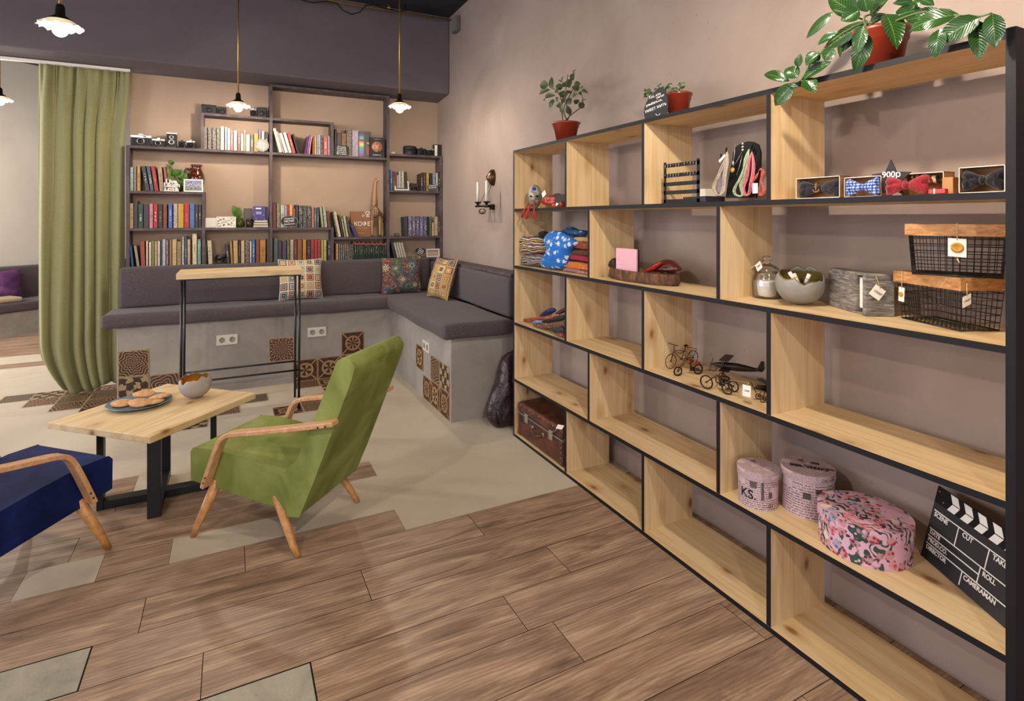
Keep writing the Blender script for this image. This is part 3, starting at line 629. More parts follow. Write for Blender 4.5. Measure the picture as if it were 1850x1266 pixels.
row(596, 370, 12.05, S['base'], 'on the bottom shelf below the coffee book', 'slim volumes below the coffee book', [(130,184,842,'#c08c54','orange tan book',0,'cover',W)] + BT)
GT = []
for i in range(19): GT.append((506+i*38.4, 542+i*38.4, 806+(i*7%5)*6+i*.6, ['#14342c','#10302c','#183830'][i%3], 'dark green volume with a red top', 0, 'cover', [GD, W, GD][i%3]))
def green_row():
    n0 = len(bpy.data.objects); before = set(bpy.data.objects)
    row(596, 370, 12.05, S['base'], 'of the green set below the giraffe', 'dark green volumes below the giraffe', GT)
    for o in set(bpy.data.objects) - before:      # red top quarter on each spine
        zs = [v.co.z for v in o.data.vertices]; xs = [v.co.x for v in o.data.vertices]; h = max(zs)
        mb = MB().box((min(xs), -.0006, h*.86), (max(xs), .001, h), 0)
        mb.build('top_band', M['redband'], o)
M['redband'] = plain('brick_red_band', '#8c3c2c', .5)
green_row()
row(696, 255, 12.66, S['rm'], 'on the right section shelf behind the white frame', 'books behind the white frame', [
 (112,172,655,'#3c6c94','blue book',0,'cover',W),(178,226,692,'#842824','dark red book',0,'cover',GD),(230,266,702,'#645450','grey brown book',0),(268,304,776,'#d0a89c','pink white book',0),(306,358,692,'#b0b0a0','grey green book',0,'cover_print'),(366,430,692,'#b8a8a0','pale book with orange lower half',0,'cover_print'),(445,508,702,'#3c2c20','dark brown book leaning left',-14)])
row(696, 255, 12.66, S['rm'], 'of the right group on the upper right shelf', 'books right of the black figurine', [
 (808,868,742,'#44302c','dark brown book',0,'cover',W),(870,932,718,'#3c3c34','dark olive book',0,'cover',GD),(938,1002,716,'#c8a43c','yellow book with black title',0,'cover',DK),(1008,1076,732,'#20283c','navy book',0),(1080,1146,742,'#98a4a8','grey white book',0,'cover_dark'),(1150,1210,726,'#d0ccc8','white book',0,'cover_dark'),(1212,1262,716,'#2c2828','black book',0,'cover',W)])
PS = ['#5c5078','#504470','#443864','#5c5088','#3c3468']
row(696, 380, 13.325, S['kofe'], 'on the lower right shelf of the bookshelf', 'books on the lower right shelf', [
 (472,548,158,'#3c3c44','dark slate book leaning left',-22)] + [(552+i*92, 641+i*92, 140+i*2, PS[i], 'violet volume of a matching set', 0, 'cover_print', W) for i in range(5)] + [(1015,1055,152,'#1c2420','black green book',0),(1058,1116,152,'#343c24','dark olive patterned book',0,'cover_print'),(1120,1182,292,'#ccb07c','short cream book',0),(1185,1266,152,'#ccc0a4','cream book with dark figure',0,'cover_dark'),(1270,1316,172,'#74402c','brown book',0,'cover',W)])
row(696, 380, 13.325, S['base']+.0, 'on the bottom right shelf of the bookshelf', 'books on the bottom right shelf', [
 (210,272,772,'#34343a','dark grey book leaning left',-82),(288,344,782,'#c0b8a4','white book leaning left',-94),(346,402,780,'#c0b8a4','white book leaning left',-94),(404,460,778,'#c0b8a4','white book leaning left',-94),(462,516,776,'#c0b8a4','white book leaning left',-94)])

# pictures, covers and small things on the bookshelf ---------------------------
def px_rect(u0, v0, u1, v1, y): a = onY(u0, v1, y); b = onY(u1, v0, y); return a.x, b.x, a.z, b.z
def picmat(name, stops, axis=2, extra=None):
    t = NT(name, .4); v = t.coord('Generated'); z = t.sep(v)[axis]; nz = t.noise(v, 4, 4)
    f = t.math('ADD', z, t.math('MULTIPLY', t.math('SUBTRACT', nz, .5), .25)); c = t.ramp(f, stops)
    if extra:
        m = t.step(t.noise(t.coord('Generated', (1, 1, 1), (3, 1, 2)), 7, 4, .6), .52, .56); c = t.mix(m, c, extra)
    return t.base(c).m
def frame(u0, v0, u1, v1, y, pic, label, fr='white', border=.012, z0=None, tilt=8, name='photo_frame', cat='photo frame'):
    x0, x1, za, zb = px_rect(u0, v0, u1, v1, y); za = z0 if z0 is not None else za; h = zb-za; w_ = x1-x0
    t = thing(name, label, cat, ((x0+x1)/2, y, za), 0, None, False); b = border
    mb = MB(); mb.box((-w_/2, -.004, 0), (w_/2, .004, b)).box((-w_/2, -.004, h-b), (w_/2, .004, h)).box((-w_/2, -.004, b), (-w_/2+b, .004, h-b)).box((w_/2-b, -.004, b), (w_/2, .004, h-b))
    mb.build('frame', M[fr], t); MB().box((-w_/2+b*.9, -.0015, b*.9), (w_/2-b*.9, .003, h-b*.9)).build('picture', pic, t)
    MB().box((-.012, .004, .0), (.012, .006, h*.7)).xf(Matrix.Rotation(radians(-10), 4, 'X')).build('stand', M[fr], t)
    t.rotation_euler = (radians(-tilt), 0, 0); return t
frame(331.7, 324.3, 367, 347, 5.464, picmat('lake_picture', [(.0, '#5a6468'), (.4, '#8a8c94'), (.55, '#a49ca8'), (1, '#6a74b0')], 2, '#4a4a44'), 'white framed lake photo standing in front of the amber vase', 'white', .011, S['mid'], 3)
frame(391, 391.2, 426.2, 412.2, 5.472, picmat('ink_sketch', [(.0, '#d8d0c0'), (1, '#d8d0c0')], 2, '#2c2828'), 'white card with a black ink sketch beside the potted leaf', 'white', .006, S['low'])
frame(713, 327.3, 739, 344.3, 5.47, picmat('sea_picture', [(.0, '#3c4448'), (.6, '#5c6c70'), (1, '#68787c')], 2), 'white framed grey sea photo on the upper right shelf', 'white', .012, S['rm'])
frame(770.5, 449, 794.5, 466, 5.47, picmat('dusk_picture', [(.0, '#9c7c5c'), (.5, '#b8a084'), (1, '#5c5860')], 2), 'white framed dusk photo on the bottom right shelf', 'white', .012, S['base'])
frame(440, 376.5, 456, 397, 5.55, plain('grey_print', '#5c5350', .5), 'dark grey framed print behind the glass jar', 'shelfwood', .008, S['low'], 3)
# plain cards / boxes
x0, x1, za, zb = px_rect(370.5, 393.5, 391.5, 409, 5.50)
tag(MB().box((x0, 5.50, S['low']+.001), (x1+.01, 5.56, zb)).build('card_box', M['paper'], origin=((x0+x1)/2, 5.5, S['low'])), 'pale cream box left of the ink sketch card', 'box')
def cover_book(u0, v0, u1, v1, y, z0, col, label, depth=.018, name='book'):
    x0, x1, za, zb = px_rect(u0, v0, u1, v1, y); t = thing(name, label, 'book', ((x0+x1)/2, y, z0), 0, None, False); w_ = x1-x0; h = zb-z0
    mb = MB().box((-w_/2, 0, 0), (w_/2, .002, h)).box((-w_/2, depth-.002, 0), (w_/2, depth, h)).box((-w_/2, 0, 0), (-w_/2+.002, depth, h)); mb.build('cover', col, t)
    MB().box((-w_/2+.002, .002, .003), (w_/2-.003, depth-.002, h-.003)).build('pages', M['pages'], t); return t, w_, h
def scribble(parent, O, X, Y, w_, rows, hh, mat, name='lettering', seed=1):
    """rows of short strokes standing for lettering too small to read"""
    r = random.Random(seed); mb = MB(); X, Y = Vector(X).normalized(), Vector(Y).normalized(); Z = X.cross(Y)
    for i in range(rows):
        x = -w_/2 + r.uniform(0, w_*.1)
        while x < w_/2-.006:
            l = r.uniform(.004, .009); p = Vector(O) + X*(x+l/2) + Y*(-(i - (rows-1)/2)*hh*1.7)
            mb.obox(p, X*l*.36, Y*hh*r.uniform(.3, .5), Z*.0004); x += l + r.choice((.0012, .0012, .006))
    return mb.build(name, mat, parent)
kof = plain('kraft_brown_cover', '#8c5c3c', .6, 0, .06)
t, w_, h = cover_book(633, 382, 671, 427.3, 5.53, S['kofe'], kof, 'brown coffee cookbook facing out with white title beside the giraffe')
text('КОФЕ', (.012, -.0008, h*.5), (1, 0, 0), (0, 0, 1), .058, M['chalk'], t, bold=.0003)
mb = MB(); r = random.Random(3)
for i in range(60):
    a, b = r.random()**.6, r.random()**1.2; mb.add([Vector((w_/2-.004-(1-a)*.095, -.0006, h-.004-b*.055)) + Vector((dx, 0, dz)) for dx, dz in ((0,0),(.008,.002),(.009,.008),(.001,.007))], [(0,1,2,3)])
mb.build('splash_print', M['chalk'], t)
MB().box((-.03, -.0006, h*.14), (.03, 0, h*.155)).box((-.05, -.0006, h*.36), (.06, 0, h*.37)).box((-.05, -.0006, h*.31), (.06, 0, h*.317)).build('printed_line', M['t_gold'], t)
# big facing books upper middle
rb = NT('rainbow_cover', .35); z = rb.sep(rb.coord('Generated')); stripe = rb.ramp(z[2], [(0, '#2c1c4c'), (.12, '#7c3c8c'), (.25, '#2c6cac'), (.38, '#3c8c5c'), (.5, '#c8b84c'), (.6, '#c8402c'), (.66, '#14141c'), (.72, '#5c9cb8'), (.86, '#3c2c5c'), (1, '#14141c')])
rb.base(rb.mix(rb.math('MULTIPLY', rb.step(z[0], .04, .06), rb.step(z[0], .42, .4)), '#14141a', stripe))
t, w_, h = cover_book(648, 238.5, 670, 286, 5.50, S['long'], rb.m, 'black book with a rainbow striped spine on the top shelf')
mb = MB().lathe([(.012, 0), (.012, .001), (.0001, .001)], (0, 0, 0), 20).xf(Matrix.Translation((.03, -.0002, h*.55)) @ Matrix.Rotation(radians(90), 4, 'X')); mb.build('cover_emblem', plain('yellow_disc', '#c8b45c', .5), t)
MB().box((.015, -.0006, .02), (.045, 0, h*.45)).build('cover_panel', plain('brick_panel', '#8c3424', .5), t)
mand = NT('mandala_print', .4); v = mand.coord('Generated'); zz = mand.noise(v, 9, 4, .6, .5); mand.base(mand.ramp(zz, [(.3, '#3c1c1c'), (.45, '#a05038'), (.55, '#c8986c'), (.65, '#8c7090'), (.8, '#2c2430')]))
t, w_, h = cover_book(668, 249.3, 694.5, 286.8, 5.476, S['long'], M['slate'], 'black book with a round mandala on its cover, right end of the top shelf')
MB().lathe([(.052, 0), (.052, .001), (.0001, .001)], (0, 0, 0), 28).xf(Matrix.Translation((0, -.0002, h*.54)) @ Matrix.Rotation(radians(90), 4, 'X')).build('cover_emblem', mand.m, t)
scribble(t, (0, -.0007, h*.13), (1, 0, 0), (0, 0, 1), w_*.6, 1, .008, M['t_white']); scribble(t, (0, -.0007, h*.92), (1, 0, 0), (0, 0, 1), w_*.5, 1, .005, M['t_white'], seed=4)
row(595, 220, 16.82, S['long'], 'beside the rainbow striped book', 'big books on the top shelf', [
 (165,228,220,'#241c1c','tall black book',0),(232,368,335,'#4c2424','maroon book',0),(372,515,352,'#8c6034','golden brown book',0,'cover_dark'),(522,690,232,'#5c4020','thick dark gold picture book',0,'cover_print'),(692,890,268,'#9c8ca4','thick lavender picture book',0,'cover_print')], YS+.04, .11)
# chalk signs
def outline_sign(name, label, pts, O, X, Y, th, mat, lines, size, cat='sign', edge=None, shear=0, rot=0):
    t = thing(name, label, cat, tuple(Vector(O))); Z = Vector(X).normalized().cross(Vector(Y).normalized())
    MB().prism(pts, Vector(O) - Z*th, X, Y, Z, th).build('board', mat, t)
    X_, Y_ = Vector(X).normalized(), Vector(Y).normalized(); c, s_ = cos(rot), sin(rot); Xr = X_*c + Y_*s_; Yr = Y_*c - X_*s_
    for tx, px, py, sz in lines: text(tx, Vector(O) + X_*px + Y_*py + Z*.0006, Xr, Yr, sz, M['chalk'], t, shear=shear, bold=sz*.008)
    if edge: MB().tube([Vector(O) + X_*p[0]*edge + Y_*p[1]*edge + Z*.001 for p in pts], .0008, 4, closed=True).build('chalk_border', M['chalk'], t)
    return t
def ellipse(cx, cy, rx, ry, n=28, a0=0): return [(cx+rx*cos(2*pi*k/n+a0), cy+ry*sin(2*pi*k/n+a0)) for k in range(n)]
def blob(cx, cy, rx, ry, p=2.6, n=28): return [(cx+rx*abs(cos(a))**(2/p)*(1 if cos(a) > 0 else -1), cy+ry*abs(sin(a))**(2/p)*(1 if sin(a) > 0 else -1)) for a in [2*pi*k/n for k in range(n)]]
yS = 5.455
x0, x1, za, zb = px_rect(506.5, 389.5, 538.6, 412.5, yS); w_, h = x1-x0, zb-(S['low']-.004)
pts = ellipse(0, h*.54, w_*.49, h*.46); k = min(range(28), key=lambda i: (pts[i][0]-w_*.33)**2+(pts[i][1]-h*.15)**2); pts[k] = (w_*.47, .001); pts[(k+2) % 28] = pts[(k+2) % 28]
outline_sign('chalkboard_sign', 'black speech bubble sign reading NOW in front of the middle shelf books', pts, ((x0+x1)/2, yS, S['low']-.003), (1, 0, 0), (0, 0, 1), .004, M['slate'], [('yesterday', 0, h*.77, .022), ('NOW.', 0, h*.53, .032), ('tomorrow', 0, h*.30, .022)], 0, 'sign', .97, .2, radians(4))
x0, x1, za, zb = px_rect(603.6, 263.5, 630.6, 282.5, yS); w_, h = x1-x0, zb-S['long']
outline_sign('chalkboard_sign', 'black square sign with white handwriting before the big books', blob(0, h/2, w_/2, h/2, 6), ((x0+x1)/2, yS, S['long']+.001), (1, 0, 0), (0, 0, 1), .004, M['slate'], [('Of course\nhe was her\ncrown and\nshe wore it\nlike a queen', 0, h*.5, .0195)], 0)
x0, x1, za, zb = px_rect(460, 252, 486.2, 274.5, yS); w_, h = x1-x0, zb-S['long']
pts = ellipse(0, h*.5, w_*.49, h*.5)
t = thing('round_sign', 'grey rounded sign with slanted white writing before the yellow book', 'sign', ((x0+x1)/2, yS, S['long']))
MB().prism(pts, ((x0+x1)/2, yS+.004, S['long']+.001), (1, 0, 0), (0, 0, 1), (0, -1, 0), .004).build('board', plain('grey_board', '#8c867c', .7), t)
scribble(t, ((x0+x1)/2, yS-.0008, S['long']+h*.5), (.87, 0, -.5), (.5, 0, .87), w_*.66, 5, .008, M['chalk'], seed=9)
x0, x1, za, zb = px_rect(771, 329.5, 791.5, 342, yS)
t = thing('small_sign', 'grey cloud shaped sign with white writing on the upper right shelf', 'sign', ((x0+x1)/2, yS, S['rm']))
MB().prism(blob(0, .035, .055, .034, 3), ((x0+x1)/2, yS+.004, S['rm']+.001), (1, 0, 0), (0, 0, 1), (0, -1, 0), .004).build('board', plain('dark_grey_board', '#4c4a48', .7), t)
scribble(t, ((x0+x1)/2, yS-.0008, S['rm']+.045), (1, 0, .1), (-.1, 0, 1), .09, 2, .012, M['chalk'], seed=5)
x0, x1, za, zb = px_rect(750.5, 445, 769, 466, yS); h = zb-S['base']
t = thing('heart_sign', 'black heart shaped sign with white writing on the bottom right shelf', 'sign', ((x0+x1)/2, yS, S['base']))
hp = [(.052*sin(a)**3*1.0, .0032*(13*cos(a)-5*cos(2*a)-2*cos(3*a)-cos(4*a))+.055) for a in [2*pi*k/30 for k in range(30)]]
MB().prism(hp, ((x0+x1)/2, yS+.004, S['base']+.002), (1, 0, 0), (0, 0, 1), (0, -1, 0), .004).build('board', M['slate'], t)
scribble(t, ((x0+x1)/2, yS-.0008, S['base']+.058), (.85, 0, -.5), (.5, 0, .85), .06, 4, .009, M['chalk'], seed=6)
p = onY(717, 426, yS); t = thing('small_sign', 'tiny black tag sign standing alone on the lower right shelf', 'sign', (p.x, yS, S['kofe']))
MB().box((p.x-.026, yS, S['kofe']+.001), (p.x+.026, yS+.012, S['kofe']+.03)).build('board', M['slate'], t); scribble(t, (p.x, yS-.0005, S['kofe']+.017), (1, 0, 0), (0, 0, 1), .038, 1, .01, M['t_gold'])
# Live Laugh Love cut-out
t = thing('word_ornament', 'white cut-out ornament reading Live Laugh Love before the leafy plant', 'ornament', (onY(309, 346, yS).x, yS, S['mid']))
cx = onY(309.5, 346, yS).x; cz = S['mid']
for tx, dx, dz, s_ in (('Live', .0, .082, .05), ('Laugh', .004, .053, .05), ('Love', 0, .0215, .052)): text(tx, (cx+dx, yS, cz+dz), (1, 0, 0), (0, 0, 1), s_, M['white'], t, 'cut_out_word', .005, bold=.0022)
MB().box((cx-.055, yS-.004, cz+.0005), (cx+.055, yS+.006, cz+.007)).build('base', M['white'], t)
# vases and plants on the bookshelf
am = NT('amber_crackle_glass', .12); am.base(am.ramp(am.vor(am.coord('Object'), 90).outputs['Distance'], [(.2, '#8c4a24'), (.5, '#5c2810'), (.8, '#2c1008')])); am.b.inputs['Transmission Weight'].default_value = .35; am.b.inputs['Coat Weight'].default_value = .6
p = onY(355, 346, 5.553); zt = onY(355, 298, 5.553).z; H = zt-S['mid']
t = thing('vase', 'amber brown crackled glass vase on the upper left step', 'vase', (p.x, 5.556, S['mid']))
MB().lathe([(r_*.062, z_*H) for r_, z_ in ((.0, .0), (.6, .0), (.72, .06), (.95, .3), (1.02, .48), (.92, .66), (.66, .82), (.6, .88), (.66, .95), (.78, 1.), (.72, .995), (.56, .88), (.6, .8), (.85, .6), (.9, .4), (.6, .08), (0., .06))], (p.x, 5.556, S['mid']+.001), 32).build('body', am.m, t)
MB().tube([(p.x-.05, 5.556, S['mid']+H*.62), (p.x-.095, 5.556, S['mid']+H*.72), (p.x-.08, 5.556, S['mid']+H*.86), (p.x-.035, 5.556, S['mid']+H*.86)], .006, 8).build('handle', am.m, t)
gl = NT('green_glass', .08); gl.base('#5c6a2c'); gl.b.inputs['Transmission Weight'].default_value = .6
def jar_plant(u, v, y, z0, r_, h_, label, leaves, nrm=(0, -1, .3), lmat='leafbright'):
    p = onY(u, v, y); t = thing('potted_plant', label, 'plant', (p.x, y, z0))
    MB().lathe([(0, 0), (r_*.7, 0), (r_, h_*.25), (r_, h_*.6), (r_*.6, h_*.9), (r_*.65, h_), (r_*.55, h_), (r_*.5, h_*.88), (r_*.9, h_*.55), (r_*.85, h_*.25), (0, .008)], (p.x, y, z0+.001), 24).build('glass_jar', gl.m, t)
    lf = MB(); st = MB()
    for (a0, b0, a1, b1, w_) in leaves:
        A = onY(a0, b0, y-.01); B = onY(a1, b1, y-.03); lf.leaf(A, B, w_, nrm, 0, random.uniform(.05, .2), .2)
        st.tube([(p.x, y, z0+h_*.6), (A + Vector((p.x, y, z0+h_)))*.5, A], .0022, 5)
    lf.build('leaves', M[lmat], t); st.build('stems', M['stem'], t)
jar_plant(322, 346, 5.53, S['mid'], .035, .07, 'trailing green plant in a jar between books and the amber vase', [(311,318,303,304,.05),(307,306,300,296,.03),(305,295,312,290,.035),(318,320,332,307,.07),(320,318,318,305,.06),(312,325,300,322,.05),(326,322,338,316,.05),(330,328,338,312,.05),(308,297,316,293,.03),(296,320,288,320,.045),(322,330,332,332,.05),(312,314,326,308,.055)])
jar_plant(433, 411, 5.53, S['low'], .04, .085, 'small glass jar with one big curled leaf beside the ink sketch', [(432,393,420,371,.075),(430,394,433,374,.06),(431,396,424,383,.055)])
p = onY(451, 411, 5.49)
t = thing('glass_tumbler', 'small glass tumbler with a pink patterned photo beside the purple box', 'glass', (p.x, 5.49, S['low'])); MB().lathe([(0,0),(.026,0),(.03,.075),(.028,.075),(.024,.004),(0,.004)], (p.x, 5.49, S['low']+.001), 20).build('tumbler', M['clear'], t)
MB().lathe([(.0225, .006), (.026, .072)], (p.x, 5.49, S['low']+.001), 16).build('print_sleeve', picmat('pink_print', [(0, '#5c3c3c'), (.6, '#a07870'), (1, '#c09890')], 2, '#3c2424'), t)
pur = NT('violet_box_print', .4); pur.base(pur.mix(pur.step(pur.noise(pur.coord('Object'), 60, 3), .6, .64), '#3c2c74', '#8c84b8'))
x0, x1, _, _ = px_rect(457.5, 373, 487, 400, 5.50); zA, zB = S['low']+.068, onY(470, 372.5, 5.5).z
t = thing('card_game_box', 'violet box with white print standing on the grey stack', 'box', ((x0+x1)/2, 5.5, zA)); MB().box((x0, 5.50, zA), (x0+(x1-x0)*.72, 5.54, zB)).build('box', pur.m, t); MB().box((x0+.02, 5.499, zB-.026), (x0+.065, 5.501, zB-.014)).build('title_label', M['t_white'], t); scribble(t, (x0+.045, 5.4985, (zA+zB)/2), (1,0,0), (0,0,1), .05, 2, .008, M['t_white'])
tag(MB().box((x0+(x1-x0)*.74, 5.50, zA), (x1-.012, 5.55, zB-.005)).build('card_game_box', plain('dark_violet', '#2c1c4c', .5), origin=(x1-.02, 5.5, zA)), 'dark violet narrow box beside the brighter violet box', 'box')
for i in range(3):
    z_ = S['low']+.001+i*.0222; w0 = .004*i
    mb = MB().box((x0-.004+w0, 5.475, z_), (x1-.008-w0, 5.59, z_+.003)).box((x0-.004+w0, 5.475, z_+.0185), (x1-.008-w0, 5.59, z_+.0215)).box((x0-.004+w0, 5.475, z_), (x0+w0, 5.59, z_+.0215)).box((x0+w0, 5.479, z_+.003), (x1-.012-w0, 5.586, z_+.0185), 1)
    tag(mb.build('book', [plain('grey_cloth_cover', ['#5c5660', '#68625e', '#4c4a54'][i], .7), M['pages']], origin=((x0+x1)/2, 5.52, z_)), ['lowest', 'middle', 'topmost'][i] + ' grey book of the flat stack under the violet box', 'book', 'flat stack of grey books')
# animal figures
def figure(name, label, mat, cat, loc, fn): 
    t = thing(name, label, cat, loc); fn(t, Vector(loc), mat); return t
def skin(name, verts, edges, radii, mat, parent, sub=2):
    base = OFF.get(parent.name, Vector((0,0,0))); me = bpy.data.meshes.new(name); me.from_pydata([tuple(Vector(v)-base) for v in verts], edges, []); me.materials.append(mat)
    o = bpy.data.objects.new(name, me); COL.objects.link(o); o.parent = parent; OFF[o.name] = base
    m = o.modifiers.new('skin', 'SKIN'); m.use_smooth_shade = True
    sv = me.skin_vertices[0].data if me.skin_vertices else None
    if sv is None:
        bm = bmesh.new(); bm.from_mesh(me); bm.verts.layers.skin.verify(); bm.to_mesh(me); bm.free(); sv = me.skin_vertices[0].data
    for i, r_ in enumerate(radii): sv[i].radius = (r_, r_)
    sv[0].use_root = True
    s2 = o.modifiers.new('sub', 'SUBSURF'); s2.levels = sub; s2.render_levels = sub
    return o
gm = NT('giraffe_wood', .35); v = gm.coord('Object'); ed = gm.vor(v, 58, 'DISTANCE_TO_EDGE').outputs['Distance']; z = gm.sep(v)[2]
spots = gm.math('MULTIPLY', gm.step(ed, .06, .12), gm.math('MULTIPLY', gm.step(z, .15, .18), gm.step(z, .40, .30))); gm.base(gm.mix(spots, '#a07446', '#3c160c')); M['giraffe'] = gm.m
gx = lambda u: onY(u, 400, 5.52).x
gz = lambda u, v: onY(u, v, 5.52).z
G = [(667,380),(681,378),(690,381),(676,372),(677,352),(679,335),(680.5,324),(686,325.5),(691,379)]
B = [Vector((gx(673), 5.52, gz(673, 386))), Vector((gx(680), 5.52, gz(680, 379))), Vector((gx(687.5), 5.52, gz(687, 383))),
     Vector((gx(677.5), 5.515, gz(677, 366))), Vector((gx(676.5), 5.51, gz(676, 350))), Vector((gx(677.5), 5.505, gz(677, 335))), Vector((gx(679), 5.50, gz(679, 326))), Vector((gx(685), 5.49, gz(685, 325.5)))]
t = thing('giraffe_figurine', 'tall carved wooden giraffe standing beside the coffee book', 'figurine', (gx(680), 5.52, S['kofe']))
zk = S['kofe']+.01
legs = [(gx(671.5), 5.495), (gx(673.5), 5.545), (gx(685.5), 5.495), (gx(688), 5.545)]
V = B[:]; E_ = [(0,1),(1,2),(0,3),(3,4),(4,5),(5,6),(6,7)]; R_ = [.044,.054,.046,.032,.021,.016,.016,.011]
for (lx, ly), src in zip(legs, (0, 0, 2, 2)):
    n0 = len(V); V += [Vector((lx, ly, gz(680, 394))), Vector((lx, ly, gz(680, 411))), Vector((lx, ly, zk))]; E_ += [(src, n0), (n0, n0+1), (n0+1, n0+2)]; R_ += [.017, .012, .0105]
skin('body', V, E_, R_, M['giraffe'], t)
mb = MB()
for lx, ly in legs: mb.lathe([(.0075, .001), (.009, .002), (.0075, .014), (0, .015)], (lx, ly, S['kofe']), 10)
mb.build('hoof', M['darkmetal'], t)
h7 = B[6]; mb = MB(); 
for s_ in (-1, 1): mb.tube([h7 + Vector((.0, s_*.004, .006)), h7 + Vector((-.004, s_*.006, .022))], [.002, .003], 6)
mb.leaf(h7 + Vector((-.002, -.006, .004)), h7 + Vector((-.016, -.012, .016)), .009, (0, -1, 0)); mb.leaf(h7 + Vector((-.002, .006, .004)), h7 + Vector((-.016, .012, .016)), .009, (0, -1, 0))
mb.build('horns_and_ears', M['giraffe'], t)
MB().tube([Vector((gx(690), 5.525, gz(690, 384))), Vector((gx(692), 5.525, gz(692, 392))), Vector((gx(692.5), 5.525, gz(692, 402)))], [.003, .002, .004], 6).build('tail', M['darkmetal'], t)
def elephant(label, x, y, z0, s_, mat, flip=1):
    t = thing('elephant_figurine', label, 'figurine', (x, y, z0)); P = lambda a, b, c: Vector((x+a*s_*flip, y+b*s_, z0+c*s_))
    V = [P(0,0,.62), P(-.3,0,.62), P(.3,0,.66), P(.55,0,.74), P(.72,0,.5), P(.78,0,.25), P(.72,0,.12)]; E = [(0,1),(0,2),(2,3),(3,4),(4,5),(5,6)]; R = [.27,.24,.25,.2,.09,.06,.045]
    for a, b, src in ((-.32,.14,1),(-.32,-.14,1),(.28,.14,2),(.28,-.14,2)):
        n0 = len(V); V += [P(a,b,.3), P(a,b,.08)]; E += [(src,n0),(n0,n0+1)]; R += [.1,.1]
    skin('body', V, E, [r_*s_ for r_ in R], mat, t)
    mb = MB()
    for b in (-1, 1): mb.ell(P(.42, b*.2, .74), (.15*s_, .03*s_, .2*s_), 12, 8)
    mb.build('ear', mat, t); MB().tube([P(.62,-.09,.55), P(.8,-.1,.42), P(.9,-.1,.5)], .02*s_, 6).tube([P(.62,.09,.55), P(.8,.1,.42), P(.9,.1,.5)], .02*s_, 6).build('tusk', M['silver'], t)
    return t
elephant('glossy black elephant figurine between the books on the bottom shelf', onY(397, 470, 5.53).x, 5.53, S['base']+.001, .085, plain('black_gloss_stone', '#16100f', .18, 0, .2), 1)
elephant('dark brown elephant figurine beside the white framed sea photo', onY(750, 343, 5.53).x, 5.53, S['rm']+.001, .085, plain('dark_carved_wood', '#2c1c16', .5, 0, .2), -1)
# white shell
p = onY(710, 275, 5.52); t = tag(MB().ell((p.x, 5.52, S['rt']+.013), (.022, .016, .013), 14, 8, 0, None, lambda q: q*(1+.12*sin(9*atan2(q.y, q.x)))).build('seashell', M['paper'], origin=(p.x, 5.52, S['rt'])), 'small white seashell at the left end of the upper right shelf', 'seashell')
# cameras
def camera_body(u0, u1, v0, z0, label, kind='range', top='silver', y=5.50):
    x0, x1 = onY(u0, 300, y).x, onY(u1, 300, y).x; zt = onY((u0+u1)/2, v0, y).z; h = zt-z0; w_ = x1-x0; cx = (x0+x1)/2
    t = thing('vintage_camera', label, 'camera', (cx, y, z0)); Mx = Matrix.Translation((cx, y, z0+.001))
    def L(z_, r_, x_=0, n=20): # lens lathe toward -Y
        return Matrix.Translation((cx+x_, y, z0+z_)) @ Matrix.Rotation(radians(90), 4, 'X')
    if kind == 'tlr':
        MB().box((x0, y, z0+.001), (x1, y+.07, zt-.012)).build('body', M['camblack'], t, bevel=.004)
        MB().box((x0-.001, y-.001, zt-.012), (x1+.001, y+.071, zt)).build('top_plate', M['silver'], t, bevel=.002)
        for zz, rr in ((h*.68, w_*.23), (h*.36, w_*.32)):
            o = MB().lathe([(rr, 0), (rr, .018), (rr*.8, .022), (rr*.72, .018), (rr*.5, .012), (rr*.5, .016)], (0,0,0), 24).xf(L(zz, rr)).build('lens', M['silver'], t)
            MB().lathe([(rr*.5, .0), (rr*.5, .013), (.0001, .0165)], (0,0,0), 20).xf(L(zz, rr)).build('glass', M['camblack'], o)
        return t
    MB().box((x0, y, z0+.001), (x1, y+.035, z0+h*.66)).build('body', M['camblack'], t, bevel=.004)
    MB().box((x0, y+.001, z0+h*.66), (x1, y+.034, z0+h*.88)).box((cx-w_*.12, y, z0+h*.86), (cx+w_*.12, y+.03, z0+h)).build('top_plate', M[top], t, bevel=.003)
    MB().lathe([(w_*.05, 0), (w_*.05, .007), (0, .007)], (x0+w_*.18, y+.016, z0+h*.88), 14).lathe([(w_*.045, 0), (w_*.045, .006), (0, .006)], (x1-w_*.15, y+.016, z0+h*.88), 14).build('dial', M['silver'], t)
    rr = h*.27
    o = MB().lathe([(rr, 0), (rr, .02), (rr*.86, .03), (rr*.8, .03), (rr*.7, .022)], (0,0,0), 24).xf(L(h*.38, rr)).build('lens', M['camblack' if kind == 'slr' else 'silver'], t)
    MB().lathe([(rr*.7, .0), (rr*.7, .02), (.0001, .026)], (0,0,0), 20).xf(L(h*.38, rr)).build('glass', M['camblack'], o)
    MB().box((x0+w_*.62, y-.001, z0+h*.72), (x0+w_*.76, y+.001, z0+h*.8)).build('viewfinder', M['camblack'], t)
    return t
cz = S['long']
camera_body(236, 273, 241, cz, 'wide silver and black film camera at the left end of the top left shelf')
camera_body(275, 297, 248.5, cz, 'small film camera with pale front plate, second from the left')
camera_body(301, 319, 239.5, cz, 'upright twin lens camera with two round lenses stacked', 'tlr')
camera_body(322, 335, 253, cz, 'tiny dark camera right of the twin lens camera', 'slr', 'camblack')
camera_body(337, 352, 252, cz, 'small camera with a silver top beside the bookshelf box', 'slr')
camera_body(754, 770, 267, S['rt'], 'black camera next to the round black case', 'slr', 'camblack')
camera_body(771, 784, 266, S['rt'], 'black camera with bright lens ring beside the white box', 'slr')
cz = S['box']
